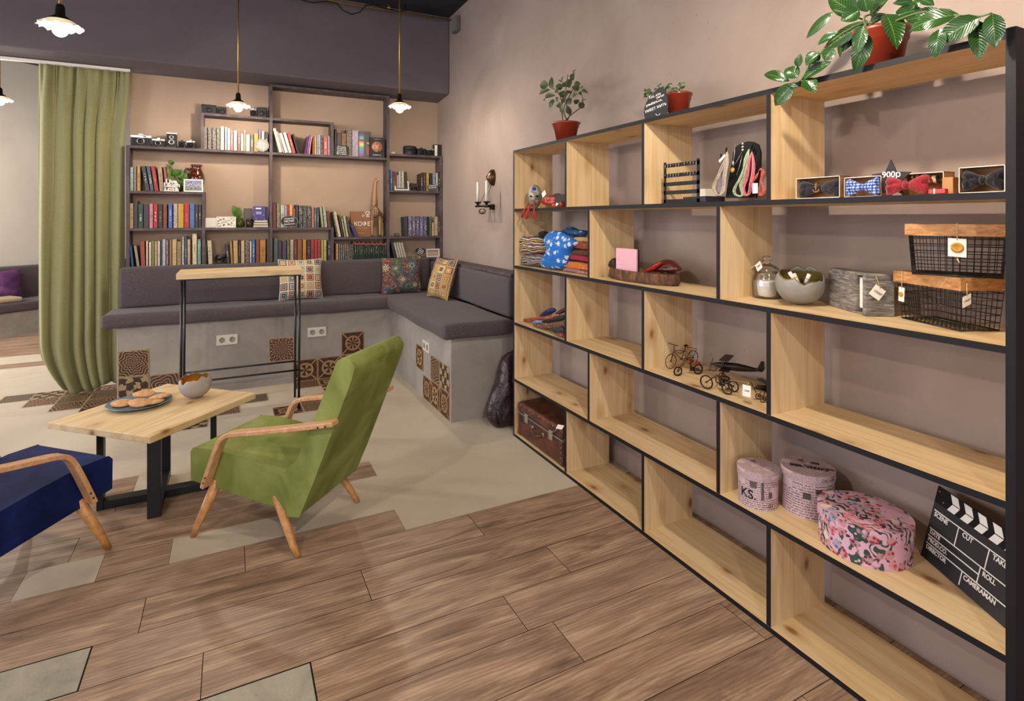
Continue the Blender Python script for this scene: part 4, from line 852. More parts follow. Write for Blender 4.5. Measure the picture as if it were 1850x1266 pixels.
def case(u0, u1, v0, label, y=5.50, c='camblack'):
    x0, x1 = onY(u0, 200, y).x, onY(u1, 200, y).x; zt = onY((u0+u1)/2, v0, y).z; t = thing('camera_case', label, 'camera case', ((x0+x1)/2, y, cz))
    MB().box((x0, y, cz+.001), (x1, y+.06, zt-.012)).build('body', M[c], t, bevel=.008, seg=3); MB().box((x0-.001, y-.001, zt-.03), (x1+.001, y+.061, zt)).build('flap', M[c], t, bevel=.006, seg=3)
    MB().lathe([(.02, 0), (.02, .012), (.016, .016), (0, .016)], (0,0,0), 18).xf(Matrix.Translation(((x0+x1)/2, y, (cz+zt)/2-.008)) @ Matrix.Rotation(radians(90), 4, 'X')).build('lens_bulge', M['camblack'], t)
case(364, 391, 189, 'dark leather camera case on top of the left box')
case(394, 409, 193, 'low dark case on the left box, left of the hanging lamp')
camera_body(452, 463, 193, cz, 'small dim camera on the left box, right of the hanging lamp', 'slr')
case(465, 482, 194, 'dark round edged case against the tall upright on the left box')
x0, x1 = onY(731, 278, 5.5).x, onY(754, 278, 5.5).x
t = thing('lens_case', 'black cylindrical lens case on the upper right shelf', 'lens case', ((x0+x1)/2, 5.54, S['rt'])); r_ = (x1-x0)/2
MB().lathe([(0, 0), (r_*.96, 0), (r_, .005), (r_, .062), (0, .062)], ((x0+x1)/2, 5.54, S['rt']+.001), 30).build('body', M['camblack'], t); MB().lathe([(r_*1.02, .06), (r_*1.02, .084), (r_*.9, .09), (0, .09)], ((x0+x1)/2, 5.54, S['rt']+.001), 30).build('lid', M['camblack'], t)
x0, x1 = onY(785, 275, 5.49).x, onY(797, 275, 5.49).x; zt = onY(790, 261, 5.49).z
t = thing('film_box', 'white and black upright box at the right end of the upper right shelf', 'box', ((x0+x1)/2, 5.49, S['rt'])); MB().box((x0, 5.49, S['rt']+.001), (x1, 5.55, zt)).build('box', M['camblack'], t)
MB().box((x0+.001, 5.4885, S['rt']+.004), (x0+.03, 5.4905, zt-.008)).build('front_panel', M['paper'], t)

# ---------------------------------------------------------------- pillows
def granny(name, bgc, cols, line, nx=5, ny=5):
    t = NT(name, .9); uv = t.coord('UV', (nx, ny, 1)); s_ = t.sep(uv); fx = t.math('ABSOLUTE', t.math('SUBTRACT', t.math('FRACT', s_[0]), .5)); fy = t.math('ABSOLUTE', t.math('SUBTRACT', t.math('FRACT', s_[1]), .5)); d = t.math('MAXIMUM', fx, fy)
    fl = t.n('VectorMath'); fl.operation = 'FLOOR'; t.put(fl.inputs[0], uv)
    def rn(o):
        w_ = t.n('TexWhiteNoise'); w_.noise_dimensions = '3D'; a = t.n('VectorMath'); a.operation = 'ADD'; t.t.links.new(fl.outputs[0], a.inputs[0]); a.inputs[1].default_value = (o, o*.7, 3); t.t.links.new(a.outputs[0], w_.inputs['Vector']); return w_.outputs['Value']
    def pick(o): return t.ramp(rn(o), [(i/len(cols), c) for i, c in enumerate(cols)], 'CONSTANT')
    c = t.mix(t.step(d, .42, .40), bgc, pick(1)); c = t.mix(t.step(d, .31, .29), c, bgc); c = t.mix(t.step(d, .25, .23), c, pick(5)); c = t.mix(t.step(d, .14, .12), c, pick(9)); c = t.mix(t.step(d, .06, .04), c, bgc)
    c = t.mix(t.step(d, .475, .49), c, line); return t.base(c).bump(t.noise(t.coord('UV'), 120, 2), .4, .003).m
def mosaic(name):
    t = NT(name, .9); uv = t.coord('UV', (3.2, 3.2, 1)); vo = t.vor(uv, 1.0, 'F1', .75); dv = t.n('VectorMath'); dv.operation = 'SUBTRACT'; t.put(dv.inputs[0], uv); t.t.links.new(vo.outputs['Position'], dv.inputs[1])
    s_ = t.sep(dv.outputs[0]); a = t.math('ARCTAN2', s_[1], s_[0]); r_ = vo.outputs['Distance']
    pet = t.math('COSINE', t.math('MULTIPLY', a, 8.)); m1 = t.step(t.math('SUBTRACT', t.math('ADD', .3, t.math('MULTIPLY', pet, .12)), r_), 0., .02)
    ring = t.step(t.math('ABSOLUTE', t.math('SINE', t.math('MULTIPLY', r_, 26.))), .35, .5)
    sm = t.vor(t.coord('UV', (22, 22, 1)), 1.).outputs['Color']
    hue = t.ramp(t.sep(vo.outputs['Color'])[0], [(0, '#244440'), (.25, '#5c2430'), (.5, '#2c4c5c'), (.7, '#6c4030'), (.85, '#3c2c40')], 'CONSTANT')
    alt = t.ramp(t.sep(sm)[0], [(0, '#8c7a50'), (.25, '#7c3a30'), (.5, '#3c6460'), (.75, '#b8a880')], 'CONSTANT')
    c = t.mix(t.math('MULTIPLY', ring, .35), hue, alt); c = t.mix(t.math('MULTIPLY', m1, ring), c, '#b8ac84'); return t.base(c).m
def pillow(name, label, c, X, Y, Z, w_, h_, th, mat, group=None):
    X, Y, Z = Vector(X).normalized(), Vector(Y).normalized(), Vector(Z).normalized(); c = Vector(c); mb = MB(); n = 16
    for sg in (1, -1):
        def f(s_, q):
            x, y = 2*s_-1, 2*q-1; e = (1-abs(x)**2.6)*(1-abs(y)**2.6); pinch = 1-.07*(1-abs(x)**2)*abs(y)**3; pin2 = 1-.07*(1-abs(y)**2)*abs(x)**3
            return c + X*(x*w_/2*pin2) + Y*(y*h_/2*pinch) + Z*(sg*th/2*max(0, e)**.55 + .006*sin(5*x+3*y)*e)
        if sg == 1: mb.grid(f, n, n)
        else: mb.grid(lambda a, b: f(1-a, b), n, n)
    o = mb.build(name, mat, origin=c); tag(o, label, 'pillow', group); return o
gA = granny('granny_square_cool', '#c9bda8', ['#3c5a68', '#8c4a28', '#2c3038', '#c09050', '#7c2c24', '#8cacb0', '#b89858'], '#c9c0b0', 5, 5)
gB = granny('granny_square_warm', '#b8a880', ['#b8863c', '#8c3420', '#3c4c68', '#a86c2c', '#c8b070', '#5c3018'], '#5c2c18', 4, 5)
pillow('throw_pillow', 'cream pillow with coloured squares behind the right end of the high table', (.553, 5.265, .862), (1, 0, 0), (0, .28, .96), (0, -.96, .28), .37, .37, .13, gA)
pillow('throw_pillow', 'dark floral mosaic pillow leaning in the corner of the bench', (1.46, 5.235, .86), (.985, -.17, .04), (.08, .30, .95), (-.17, -.95, .30), .38, .36, .13, mosaic('mosaic_pillow_print'))
pillow('throw_pillow', 'yellow and brown squares pillow leaning on the right back cushion', (1.69, 4.72, .865), (.25, -.97, -.03), (.28, .03, .96), (-.93, -.25, .28), .33, .37, .13, gB)
pp = far(.14, .37, .58); pillow('throw_pillow', 'purple velvet pillow leaning on the far bench beyond the curtain', pp, D + Vector((0, 0, .05)), Vector((Nf.x*.3, Nf.y*.3, .95)), Vector((-Nf.x, -Nf.y, .3)), .50, .38, .14, velvet('purple_velvet', '#3c2040', '#5c3460', '#7c4c80'))

# ---------------------------------------------------------------- high table
t = thing('high_table', 'narrow high table with pine top and thin black metal legs', 'table', (.07, 4.5, 0))
MB().box((-.33, 4.33, .99), (.475, 4.70, 1.03)).build('tabletop', M['pine_x'], t, bevel=.003)
for x in (-.30, .452):
    for (yb, yt) in ((4.361, 4.37), (4.645, 4.655)):
        MB().tube([(x-.006, yb, .0), (x, yt, .985)], .0085, 10).build('leg', M['blackmetal'], t)
    MB().box((x-.01, 4.36, .977), (x+.01, 4.665, .989)).build('top_bracket', M['blackmetal'], t)
for yb in (4.363, 4.648): MB().tube([(-.303, yb, .283), (.45, yb, .283)], .007, 8).build('crossbar', M['blackmetal'], t)
MB().box((-.30, 4.375, .977), (.45, 4.39, .989)).build('top_rail', M['blackmetal'], t)

# ---------------------------------------------------------------- coffee table
t = thing('coffee_table', 'square pine coffee table on a black flat-bar crossed base', 'table', (-.322, 3.3, 0))
tt = MB().box((-.318, -.307, -.031), (.318, .307, 0)).build('tabletop', M['pine_x'], None, bevel=.003)
tt.parent = t; tt.location = (0, .005, .45); tt.rotation_euler = (0, 0, radians(46.8))
cx, cy = -.322, 3.29
for (dx, dy) in ((0, -.21), (0, .24), (-.24, 0), (.24, 0)):
    x, y = cx+dx, cy+dy
    if dx == 0: MB().box((x-.028, y-.014, .0), (x+.028, y+.014, .418)).build('leg', M['blackmetal'], t, bevel=.002)
    else: MB().box((x-.014, y-.028, .0), (x+.014, y+.028, .418)).build('leg', M['blackmetal'], t, bevel=.002)
MB().box((cx-.225, cy-.028, .001), (cx+.225, cy+.028, .04)).build('floor_bar', M['blackmetal'], t, bevel=.002)
MB().box((cx-.027, cy-.195, .0015), (cx+.027, cy+.225, .0395)).build('floor_bar', M['blackmetal'], t, bevel=.002)
# plate and cookies
p = onz(252, 731, .45); bl = NT('blue_grey_glaze', .2); bl.base(bl.mix(bl.noise(bl.coord('Object'), 30, 3), '#5c7484', '#7890a0'))
t = tag(MB().lathe([(0, .002), (.09, .002), (.12, .008), (.142, .016), (.144, .018), (.139, .018), (.118, .011), (.09, .006), (0, .006)], (p.x, p.y, .4505), 40).build('plate', bl.m, origin=(p.x, p.y, .45)), 'shallow blue grey plate of cookies on the coffee table', 'plate')
ck = NT('oat_cookie_dough', .85); nz = ck.noise(ck.coord('Object'), 60, 4, .7); ck.base(ck.ramp(nz, [(.3, '#a8744a'), (.5, '#cc9864'), (.7, '#e0b484')])).bump(nz, .8, .006)
for i, (u, v, z_, tilt, lab) in enumerate(((221, 731, .459, .12, 'round cookie at the left edge of the plate'), (253, 733, .463, .22, 'cracked cookie lying in front on the plate'), (276, 729, .458, -.1, 'cookie half hidden under the right one'), (288, 718, .472, -.2, 'cookie resting at the right rear of the plate'), (260, 712, .486, .1, 'topmost cookie at the back of the plate'))):
    q = onz(u, v, z_); r = random.Random(i); dz = [0, .012, 0, .010, .022][i]
    mb = MB().ell((0, 0, 0), (.05, .05, .011), 26, 10, 0, None, lambda v_: v_*(1+.03*sin(3*atan2(v_.y, v_.x)+i)+.015*sin(7*atan2(v_.y, v_.x))))
    mb.xf(Matrix.Translation((q.x, q.y, .468+dz)) @ Matrix.Rotation(tilt*.5, 4, 'X') @ Matrix.Rotation(tilt*.4, 4, 'Y'))
    tag(mb.build('cookie', ck.m, origin=(q.x, q.y, .46+dz)), lab, 'cookie', 'cookies on the plate')
def eggbowl(c, R, H, label, out_m, in_m, jag=.14, n=48, seed=2, tilt=.05):
    t = thing('eggshell_bowl', label, 'bowl', c); r = random.Random(seed)
    rim = []
    for k in range(n):
        a = 2*pi*k/n; rim.append(H*(1-jag*.6+jag*abs(sin(3.5*a+seed))+jag*.45*sin(2*a+seed*1.7)+jag*.2*sin(11*a)+tilt*cos(a-.64)))
    for nm, th, mat in (('shell', 0, out_m), ('lining', .0035, in_m)):
        def f(s_, q):
            k = int(round(s_*n)) % n; a = 2*pi*s_; z = q*rim[k]; ph = min(1, z/(R*1.45)); prof = sqrt(max(0, 1-(1-z/(R*.95))**2)) if z < R*1.9 else 0
            rr = (R-th)*max(.04 if z < .001 else .3 if 0 else 0.02, prof); return Vector(c) + Vector((rr*cos(a), rr*sin(a), z+(.001 if th == 0 else .004)))
        MB().grid(f, n, 14).build(nm, mat, t, solid=.002 if th == 0 else 0)
    return t
p = onz(353, 718, .45)
eggbowl((p.x, p.y, .45), .077, .105, 'cracked eggshell shaped bowl, grey outside and gold inside, on the coffee table', plain('grey_plaster_shell', '#9c948c', .8, 0, .08, 30, .3), plain('gold_leaf', '#b8843c', .4, .5, .2, 30))

# ---------------------------------------------------------------- armchairs
def armchair(label, loc, rz, vel, label_short):
    t = thing('armchair', label, 'armchair', loc, rz, None, False)
    F, Wd = .27, .23     # feet half-depth, half-width
    P = lambda a, z: (F-a, z)      # a measured backwards from the front foot
    def slab(name, prof, w_, bev):
        mb = MB(); n = len(prof)
        # side outline extruded along X
        mb.prism([(y, z) for y, z in prof], (-w_, 0, 0), (0, 1, 0), (0, 0, 1), (1, 0, 0), 2*w_)
        return mb.build(name, vel, t, bevel=bev, seg=4, smooth=True)
    seat = [P(-.03, .238), P(-.032, .365), P(-.015, .385), P(.10, .388), P(.25, .37), P(.40, .345), P(.515, .325), P(.52, .165)]
    seat = [(y, z) for y, z in seat][::-1]
    slab('seat', seat, .212, .018)
    back = [P(.475, .15), P(.535, .155), P(.60, .30), P(.69, .52), P(.785, .755), P(.797, .80), P(.775, .832), P(.745, .838), P(.715, .82), P(.61, .58), P(.52, .39), P(.45, .325)]
    slab('backrest', back, .218, .02)
    for sx in (-1, 1):
        x = sx*Wd
        MB().tube([(x, F, 0), (x*.985, F-.02, .05), (x*.82, F-.10, .25)], [.0125, .0145, .025], 14).build('leg', M['beech'], t)
        MB().tube([(x, -F, 0), (x*.985, -F+.03, .045), (x*.82, -F+.135, .22)], [.0125, .0145, .025], 14).build('leg', M['beech'], t)
        xa = sx*(.212+.026); raw = [P(.075, .235), P(.10, .30), P(.128, .37), P(.152, .425), P(.170, .455), P(.196, .474), P(.24, .485), P(.34, .50), P(.50, .53), P(.60, .55), P(.72, .575)]
        # smooth
        pts = []
        for i in range(len(raw)-1):
            a, b = raw[i], raw[i+1]; pts += [a, ((a[0]+b[0])/2, (a[1]+b[1])/2)]
        pts.append(raw[-1]); sm = [pts[0]] + [((pts[i-1][0]+2*pts[i][0]+pts[i+1][0])/4, (pts[i-1][1]+2*pts[i][1]+pts[i+1][1])/4) for i in range(1, len(pts)-1)] + [pts[-1]]
        o = MB().strip([(xa, y, z) for y, z in sm], (.024, 0, 0), .02).build('armrest', M['beech_light'], t, bevel=.004)
        mb = MB()
        for (a, z) in ((.088, .262), (.098, .285), (.655, .558), (.69, .565)):
            y, zz = P(a, z); mb.tube([(xa+sx*.022, y, zz), (xa+sx*.026, y, zz)], .0045, 8)
        mb.build('bolt', M['bronze'], o)
    mb = MB().tube([(-.205, F-.485, .16), (-.205, F-.53, .165), (-.205, F-.61, .33), (-.205, F-.80, .80)], .003, 6).tube([(.205, F-.485, .16), (.205, F-.53, .165), (.205, F-.61, .33), (.205, F-.80, .80)], .003, 6)
    return t
armchair('green velvet armchair with bent wooden arms, seen from behind beside the coffee table', (.204, 2.7975, 0), radians(47.5), M['green'], 'green')
armchair('navy blue velvet armchair with bent wooden arms at the left edge', (-.817, 2.834, 0), radians(-43.5), M['navy'], 'navy')

# ---------------------------------------------------------------- pendant lamps
def pendant(i, x, y, z, label):
    t = thing('pendant_lamp', label, 'lamp', (x, y, z), 0, 'brass rod pendant lamps')
    MB().tube([(x, y, z+.10), (x, y, 3.425)], .006, 8).build('rod', M['brass'], t)
    MB().lathe([(0, .11), (.012, .11), (.018, .10), (.02, .06), (.024, .056), (.034, .050), (.050, .036), (.048, .033), (.03, .04), (0, .04)], (x, y, z), 20).build('socket', M['darkmetal'], t)
    n = 48; vs = []; fs = []
    for j, (r_, zz) in enumerate(((.045, .036), (.055, .030), (.066, .022), (.078, .012), (.086, .006))):
        for k in range(n):
            a = 2*pi*k/n; w_ = (j/4)**1.5; vs.append((x+(r_+w_*.005*sin(12*a))*cos(a), y+(r_+w_*.005*sin(12*a))*sin(a), z+zz+w_*.006*cos(12*a)))
    fs = [(j*n+k, j*n+(k+1) % n, (j+1)*n+(k+1) % n, (j+1)*n+k) for j in range(4) for k in range(n)]
    MB().add(vs, fs, 0, True).build('shade', M['shade'], t, solid=.002)
    bm_ = M['bulb'].copy(); bm_.node_tree.nodes['Principled BSDF'].inputs['Emission Strength'].default_value = BULB*BULBK[i]
    MB().ell((x, y, z-.006), (.031, .031, .034), 16, 10).build('bulb', bm_, t)
    MB().lathe([(.05, 0), (.05, .02), (.02, .03), (0, .03)], (x, y, 3.40), 16).build('ceiling_rose', M['brass'], t)
PL = ['large pendant lamp with frilled shade above the coffee table, left of the photo', 'pendant lamp with frilled shade in front of the top left bookshelf box', 'pendant lamp with frilled shade nearest the right wall', 'pendant lamp beside the tall shelving, out of the picture to the right', 'pendant lamp near the camera on the left side', 'pendant lamp behind the camera', 'pendant lamp in the room beyond the curtain', 'pendant lamp far left, outside the picture', 'second pendant lamp in the far room, outside the picture']  # near-left, behind-camera, far-left and second far-room lamps are unseen, added for brightness
for i, (x, y, z) in enumerate(PENDANTS): pendant(i, x, y, z, PL[i])
# brass pipe under the ceiling and black cable
pA = onY(590, 0, 5.15); pB = onY(820, 37, 5.15)
t = thing('ceiling_pipe', 'thin brass conduit with a loose black cable under the ceiling', 'pipe', tuple(pB))
dxp = (pB-pA)
MB().tube([pA - dxp*1.2, pB + Vector((.02, 0, 0))], .009, 8).build('pipe', M['brass'], t)
c1 = [onY(u, v, 5.12) for u, v in ((500, -16), (545, 0), (565, 5), (592, 2), (608, 6), (620, 19), (636, 26), (650, 22), (662, 9), (676, 9), (700, 16), (722, 21), (733, 18), (731, -8))]
MB().tube(c1, .005, 6).build('cable', M['black'], t)
MB().lathe([(.02, -.02), (.02, .02)], tuple(onY(703, 14, 5.14)), 10, 0, True, True).build('clamp', M['brass'], t)
p = onX(828, 45, XW)
t = thing('junction_box', 'grey junction box on the right wall under the ceiling corner', 'junction box', (XW, p.y, p.z)); MB().box((XW-.05, p.y-.06, p.z-.075), (XW-.001, p.y+.06, p.z+.07)).build('box', plain('grey_plastic', '#6a625c', .5), t, bevel=.006); MB().box((XW-.056, p.y-.052, p.z-.067), (XW-.05, p.y+.052, p.z+.062)).build('lid', plain('grey_plastic_lid', '#746c66', .5), t, bevel=.003)
#PART2

# ================================================================ pine shelving unit on the right
XF, XBK = 1.626, 1.911
ZR = [1.464, 1.10, .735, .372, .018]
t = thing('shelving_unit', 'tall pine shelving unit with charcoal painted edges along the right wall', 'shelves', (1.77, 1.9, 0))
for z in [1.84] + ZR:
    m_ = [0, 1 if z > 1.8 else 0, 0, 0, 1, 1]
    MB().box((XF, .6365, z-.018), (XBK, 3.169, z), 0, m_).build('shelf_board', [M['pine_y'], M['edge']], t)
ODD = [(2.55, 2.57), (1.915, 1.933), (1.272, 1.29)]; EVEN = [(2.333, 2.351), (1.49, 1.508)]
tops = [1.822] + [z-.018 for z in ZR]
for r_ in range(5):
    for a, b in (ODD if r_ % 2 == 0 else EVEN): MB().box((XF+.0005, a, ZR[r_]), (XBK, b, tops[r_]), 0, [0, 0, 0, 0, 1, 1]).build('divider_panel', [M['pine_z'], M['edge']], t)
MB().box((XF-.0005, 3.169, 0), (XBK, 3.187, 1.841), 0, [1, 1, 0, 1, 1, 1]).build('side_panel', [M['pine_z'], M['edge']], t)
MB().box((XF-.0005, .617, 0), (XBK, .6365, 1.848), 0, [1, 1, 1, 0, 1, 1]).build('side_panel', [M['pine_z'], M['edge']], t)

# ---------------------------------------------------------------- helpers for goods
def puff(pts, thick, n=5, wr=0., seed=0, O=None, X=None, Y=None, flat=.5):
    """cushion-like lump from a closed 3-D outline: rings shrink to the centre and bulge to both sides"""
    pts = [Vector(p) for p in pts]; m = len(pts); c = sum(pts, Vector())/m
    nn = Vector((0, 0, 0))
    for i in range(m): nn += (pts[i]-c).cross(pts[(i+1) % m]-c)
    nn.normalize(); mb = MB(); vs = []; r = random.Random(seed); ph = [r.uniform(0, 6) for _ in range(4)]
    def ring(f, sg):
        out = []
        for i, p in enumerate(pts):
            q = c + (p-c)*f; h = thick/2*(max(0, 1-f**2.6))**flat
            a = 2*pi*i/m; h *= 1 + wr*(sin(3*a+ph[0]+f*5)+.6*sin(7*a+ph[1]-f*9))
            out.append(q + nn*h*sg)
        return out
    fr = [1, .96, .88, .72, .5, .25]
    vs = ring(1, 1); lay = [list(range(m))]
    for sg in (1, -1):
        prev = lay[0]
        for f in fr[1:]:
            b = len(vs); vs += ring(f, sg); cur = list(range(b, b+m))
            for i in range(m):
                q = (prev[i], prev[(i+1) % m], cur[(i+1) % m], cur[i]); mb.f.append((list(q if sg == 1 else q[::-1]), 0, True, None))
            prev = cur
        b = len(vs); vs.append(c + nn*thick/2*sg)
        for i in range(m):
            q = (prev[i], prev[(i+1) % m], b); mb.f.append((list(q if sg == 1 else q[::-1]), 0, True, None))
    mb.v = vs; return mb
def smooth_loop(pts, it=2):
    for _ in range(it):
        o = []
        for i in range(len(pts)):
            a, b = pts[i], pts[(i+1) % len(pts)]; o += [tuple(.75*x+.25*y for x, y in zip(a, b)), tuple(.25*x+.75*y for x, y in zip(a, b))]
        pts = o
    return pts
def zpx(ox, oy, k): return lambda x, y: (ox+x/k, oy+y/k)
def lump(name, label, cat, pl, xs, mat, thick, Z=None, wr=.15, seed=0, group=None, parent=None, it=2, flat=.5, zmin=None):
    pts = smooth_loop(pl, it); P3 = [onX(u, v, xs) for u, v in pts]
    if zmin is not None: P3 = [Vector((p.x, p.y, max(p.z, zmin))) for p in P3]
    mb = puff(P3, thick, 5, wr, seed, flat=flat); c = sum(P3, Vector())/len(P3)
    if parent: return mb.build(name, mat, parent)
    return tag(mb.build(name, mat, origin=(c.x, c.y, min(p.z for p in P3))), label, cat, group)
def flower(name, bgc, cols, scale, petals=5, leafc=None, center='#d8c89c', coord='Object', size=.36, rough=.5, small=None):
    t = NT(name, rough); uv = t.coord(coord, (1, 1, 1)); vo = t.vor(uv, scale, 'F1', .8)
    sv = t.n('VectorMath'); sv.operation = 'SCALE'; t.put(sv.inputs[0], uv); sv.inputs['Scale'].default_value = scale
    ps = t.n('VectorMath'); ps.operation = 'SCALE'; t.put(ps.inputs[0], vo.outputs['Position']); ps.inputs['Scale'].default_value = scale
    dv = t.n('VectorMath'); dv.operation = 'SUBTRACT'; t.t.links.new(sv.outputs[0], dv.inputs[0]); t.t.links.new(ps.outputs[0], dv.inputs[1])
    s_ = t.sep(dv.outputs[0]); a = t.math('ARCTAN2', s_[2], s_[1]) if coord == 'Object' else t.math('ARCTAN2', s_[1], s_[0]); r_ = vo.outputs['Distance']
    rr = t.math('ADD', size, t.math('MULTIPLY', t.math('COSINE', t.math('MULTIPLY', a, float(petals))), size*.35)); m1 = t.step(t.math('SUBTRACT', rr, r_), 0., .03)
    rn = t.sep(vo.outputs['Color'])[0]; col = t.ramp(rn, [(i/len(cols), c) for i, c in enumerate(cols)], 'CONSTANT')
    col = t.mix(t.math('MULTIPLY', t.step(t.math('SINE', t.math('MULTIPLY', r_, 40.)), 0, .4), .4), col, center)
    c = bgc if not leafc else t.mix(t.step(t.noise(t.coord(coord, (1, 1, 1)), scale*2.1, 2, .4, 1.5), .585, .60), bgc, leafc)
    if small: c = t.mix(t.step(t.vor(t.coord(coord), scale*2.6).outputs['Distance'], .24, .2), c, small)
    return t.base(t.mix(m1, c, t.mix(t.step(r_, .1, .07), col, center))).m
def stripes(name, cols, scale=40, axis=2, dist=0.):
    t = NT(name, .9); v = t.sep(t.coord('Object'))[axis]; nz = t.noise(t.coord('Object'), 8, 3)
    f = t.math('FRACT', t.math('ADD', t.math('MULTIPLY', v, scale/len(cols)), t.math('MULTIPLY', nz, dist))); c = t.ramp(f, [(i/len(cols), q) for i, q in enumerate(cols)], 'CONSTANT')
    return t.base(c).bump(t.noise(t.coord('Object'), 300, 2), .3, .002).m
def price_tag(parent, p, X, Y, w_, h_, txt=None, cord=None, seal=False, sz=None):
    p = Vector(p); X = Vector(X).normalized(); Y = Vector(Y).normalized(); Z = X.cross(Y); base = p
    tg = MB().prism([(-w_/2, -h_/2), (w_/2, -h_/2), (w_/2, h_/2), (-w_/2, h_/2)], p - Z*.0006, X, Y, Z, .0012).build('price_tag', M['paper'], parent)
    if txt: text(txt, p + Z*.0012, X, Y, sz or w_*.32, M['ink'], parent, 'handwritten_price', .0001, shear=.2)
    if seal: MB().lathe([(w_*.34, 0), (w_*.36, .002), (w_*.28, .004), (w_*.22, .003), (0, .0035)], (0,0,0), 20).xf(Matrix.Translation(p + Z*.0008) @ Matrix(((X.x, Y.x, Z.x, 0), (X.y, Y.y, Z.y, 0), (X.z, Y.z, Z.z, 0), (0,0,0,1)))).build('wax_seal', M['seal'], parent)
    if cord: MB().tube([p + Y*h_*.4 + Z*.001] + [Vector(c) for c in cord], .0013, 5).build('cord', M['rope'], parent)
    return tg
M['wax'] = plain('white_wax', '#f6f1e8', .5, 0, .02); M['ink'] = plain('blue_black_ink', '#2c3048', .7); M['seal'] = plain('gold_wax_seal', '#b8842c', .35, .3, .15, 60, .3)
M['red'] = plain('red_gloss', '#a01c18', .3, 0, .1, 20); M['redcord'] = plain('red_tassel_cord', '#b82018', .8, 0, .2, 120)

# --- top row, first cell: mask, pouch, small things
q = zpx(930, 320, 15.82); zb = ZR[0]
c = onX(966.5, 347, 1.70); t = thing('mask', 'silver carnival mask with blue gem and red tassels in the top left cell', 'mask', (c.x, c.y, zb))
mk = NT('mottled_silver_mask', .45, .3); mk.base(mk.ramp(mk.noise(mk.coord('Object'), 45, 4, .7), [(.3, '#4c4844'), (.5, '#8c8478'), (.7, '#c4b8a4')]))
Rm = Matrix.Rotation(radians(-38), 3, 'Z') @ Matrix.Rotation(radians(14), 3, 'X')
def faceshape(v):
    z = v.z/.075; v = v.copy(); v.x *= 1 - .22*max(0, -z); v.y = v.y*.4 if v.y > 0 else v.y
    if v.y < 0: v.y *= 1 + .5*math.exp(-((v.x/.008)**2+((v.z+.005)/.02)**2))
    return v
h = .073; cc = Vector((c.x, c.y, zb+.075))
MB().ell(cc, (.046, .034, .076), 24, 18, 0, Rm, faceshape).build('face', mk.m, t)
for s_ in (-1, 1): MB().ell(cc + Rm @ Vector((s_*.018, -.030, .008)), (.012, .006, .0065), 12, 6, 0, Rm).build('eye_hole', M['black'], t)
MB().ell(cc + Rm @ Vector((0, -.034, -.016)), (.006, .009, .022), 10, 8, 0, Rm).build('nose_stripe', M['redcord'], t)
MB().ell(cc + Rm @ Vector((0, -.022, .052)), (.014, .008, .012), 14, 8, 0, Rm).build('gem', plain('blue_gem', '#1c3ca0', .15), t)
MB().ell(cc + Rm @ Vector((0, -.03, -.042)), (.012, .006, .005), 12, 6, 0, Rm).build('mouth', M['camblack'], t)
r = random.Random(4)
for (u0, v0, u1, v1) in ((955, 368, 943, 392), (960, 370, 951, 394), (958, 372, 955, 393), (966, 368, 966, 398)):
    mb = MB()
    for k in range(9):
        a = onX(u0+r.uniform(-1, 1), v0, 1.66+r.uniform(-.01, .01)); b = onX(u0*.6+u1*.4, 376, 1.617); d = onX(u1+r.uniform(-2.2, 2.2), v1+r.uniform(-3, 2), 1.611+r.uniform(-.004, .004)); a.z = max(a.z, zb+.006); b.z = zb+.006
        mb.tube([a, b + Vector((-.001, r.uniform(-.004, .004), 0)), (b+d)/2 + Vector((-.006, 0, .004)), d], .0024, 5)
    mb.build('tassel', M['redcord'], t)
price_tag(t, onX(982.5, 350, 1.655), (.25, -.75, .62), (0.1, .62, .75), .034, .034, None, [onX(981, 340, 1.67)])
lump('pouch', 'red rounded pouch lying beside the carnival mask', 'pouch', [q(*p) for p in ((800,700),(840,590),(1000,545),(1230,500),(1255,640),(1250,800),(1000,810),(840,790))], 1.72, M['red'], .07, seed=2, zmin=zb+.001)
x_ = onX(1010, 360, 1.73).y; tag(MB().box((1.70, 2.572, zb+.001), (1.77, x_, zb+.078)).build('gift_box', M['camblack'], bevel=.001, origin=(1.73, 2.6, zb)), 'small black box against the first divider of the top row', 'box')
c = onX(1016, 363, 1.67); tag(MB().ell((c.x, c.y, zb+.019), (.017, .017, .018), 16, 10).build('bauble', M['red'], origin=(c.x, c.y, zb)), 'shiny red bauble in front of the small black box', 'ornament')
c = onX(1002, 366, 1.665); t = thing('fish_ornament', 'small red and white fish ornament in front of the red pouch', 'ornament', (c.x, c.y, zb))
MB().ell((c.x, c.y, zb+.013), (.008, .024, .012), 14, 8).build('body', M['red'], t); MB().leaf((c.x-.004, c.y-.02, zb+.013), (c.x-.004, c.y-.05, zb+.02), .02, (-1, 0, .2)).build('tail', M['paper'], t); MB().ell((c.x-.008, c.y+.012, zb+.016), (.002, .003, .003), 8, 6).build('eye', M['paper'], t)
c = onX(1006, 346, 1.72); tag(MB().tube([Vector((1.73+.016*cos(a), onX(1006,346,1.73).y+.03*sin(a), zb+.081+.002*sin(2*a))) for a in [2*pi*k/20 for k in range(20)]], .0035, 6, closed=True).build('bracelet', plain('maroon_bead', '#6c1418', .4), origin=(1.73, c.y, zb+.08)), 'dark red bracelet lying on top of the pouch and box', 'bracelet')

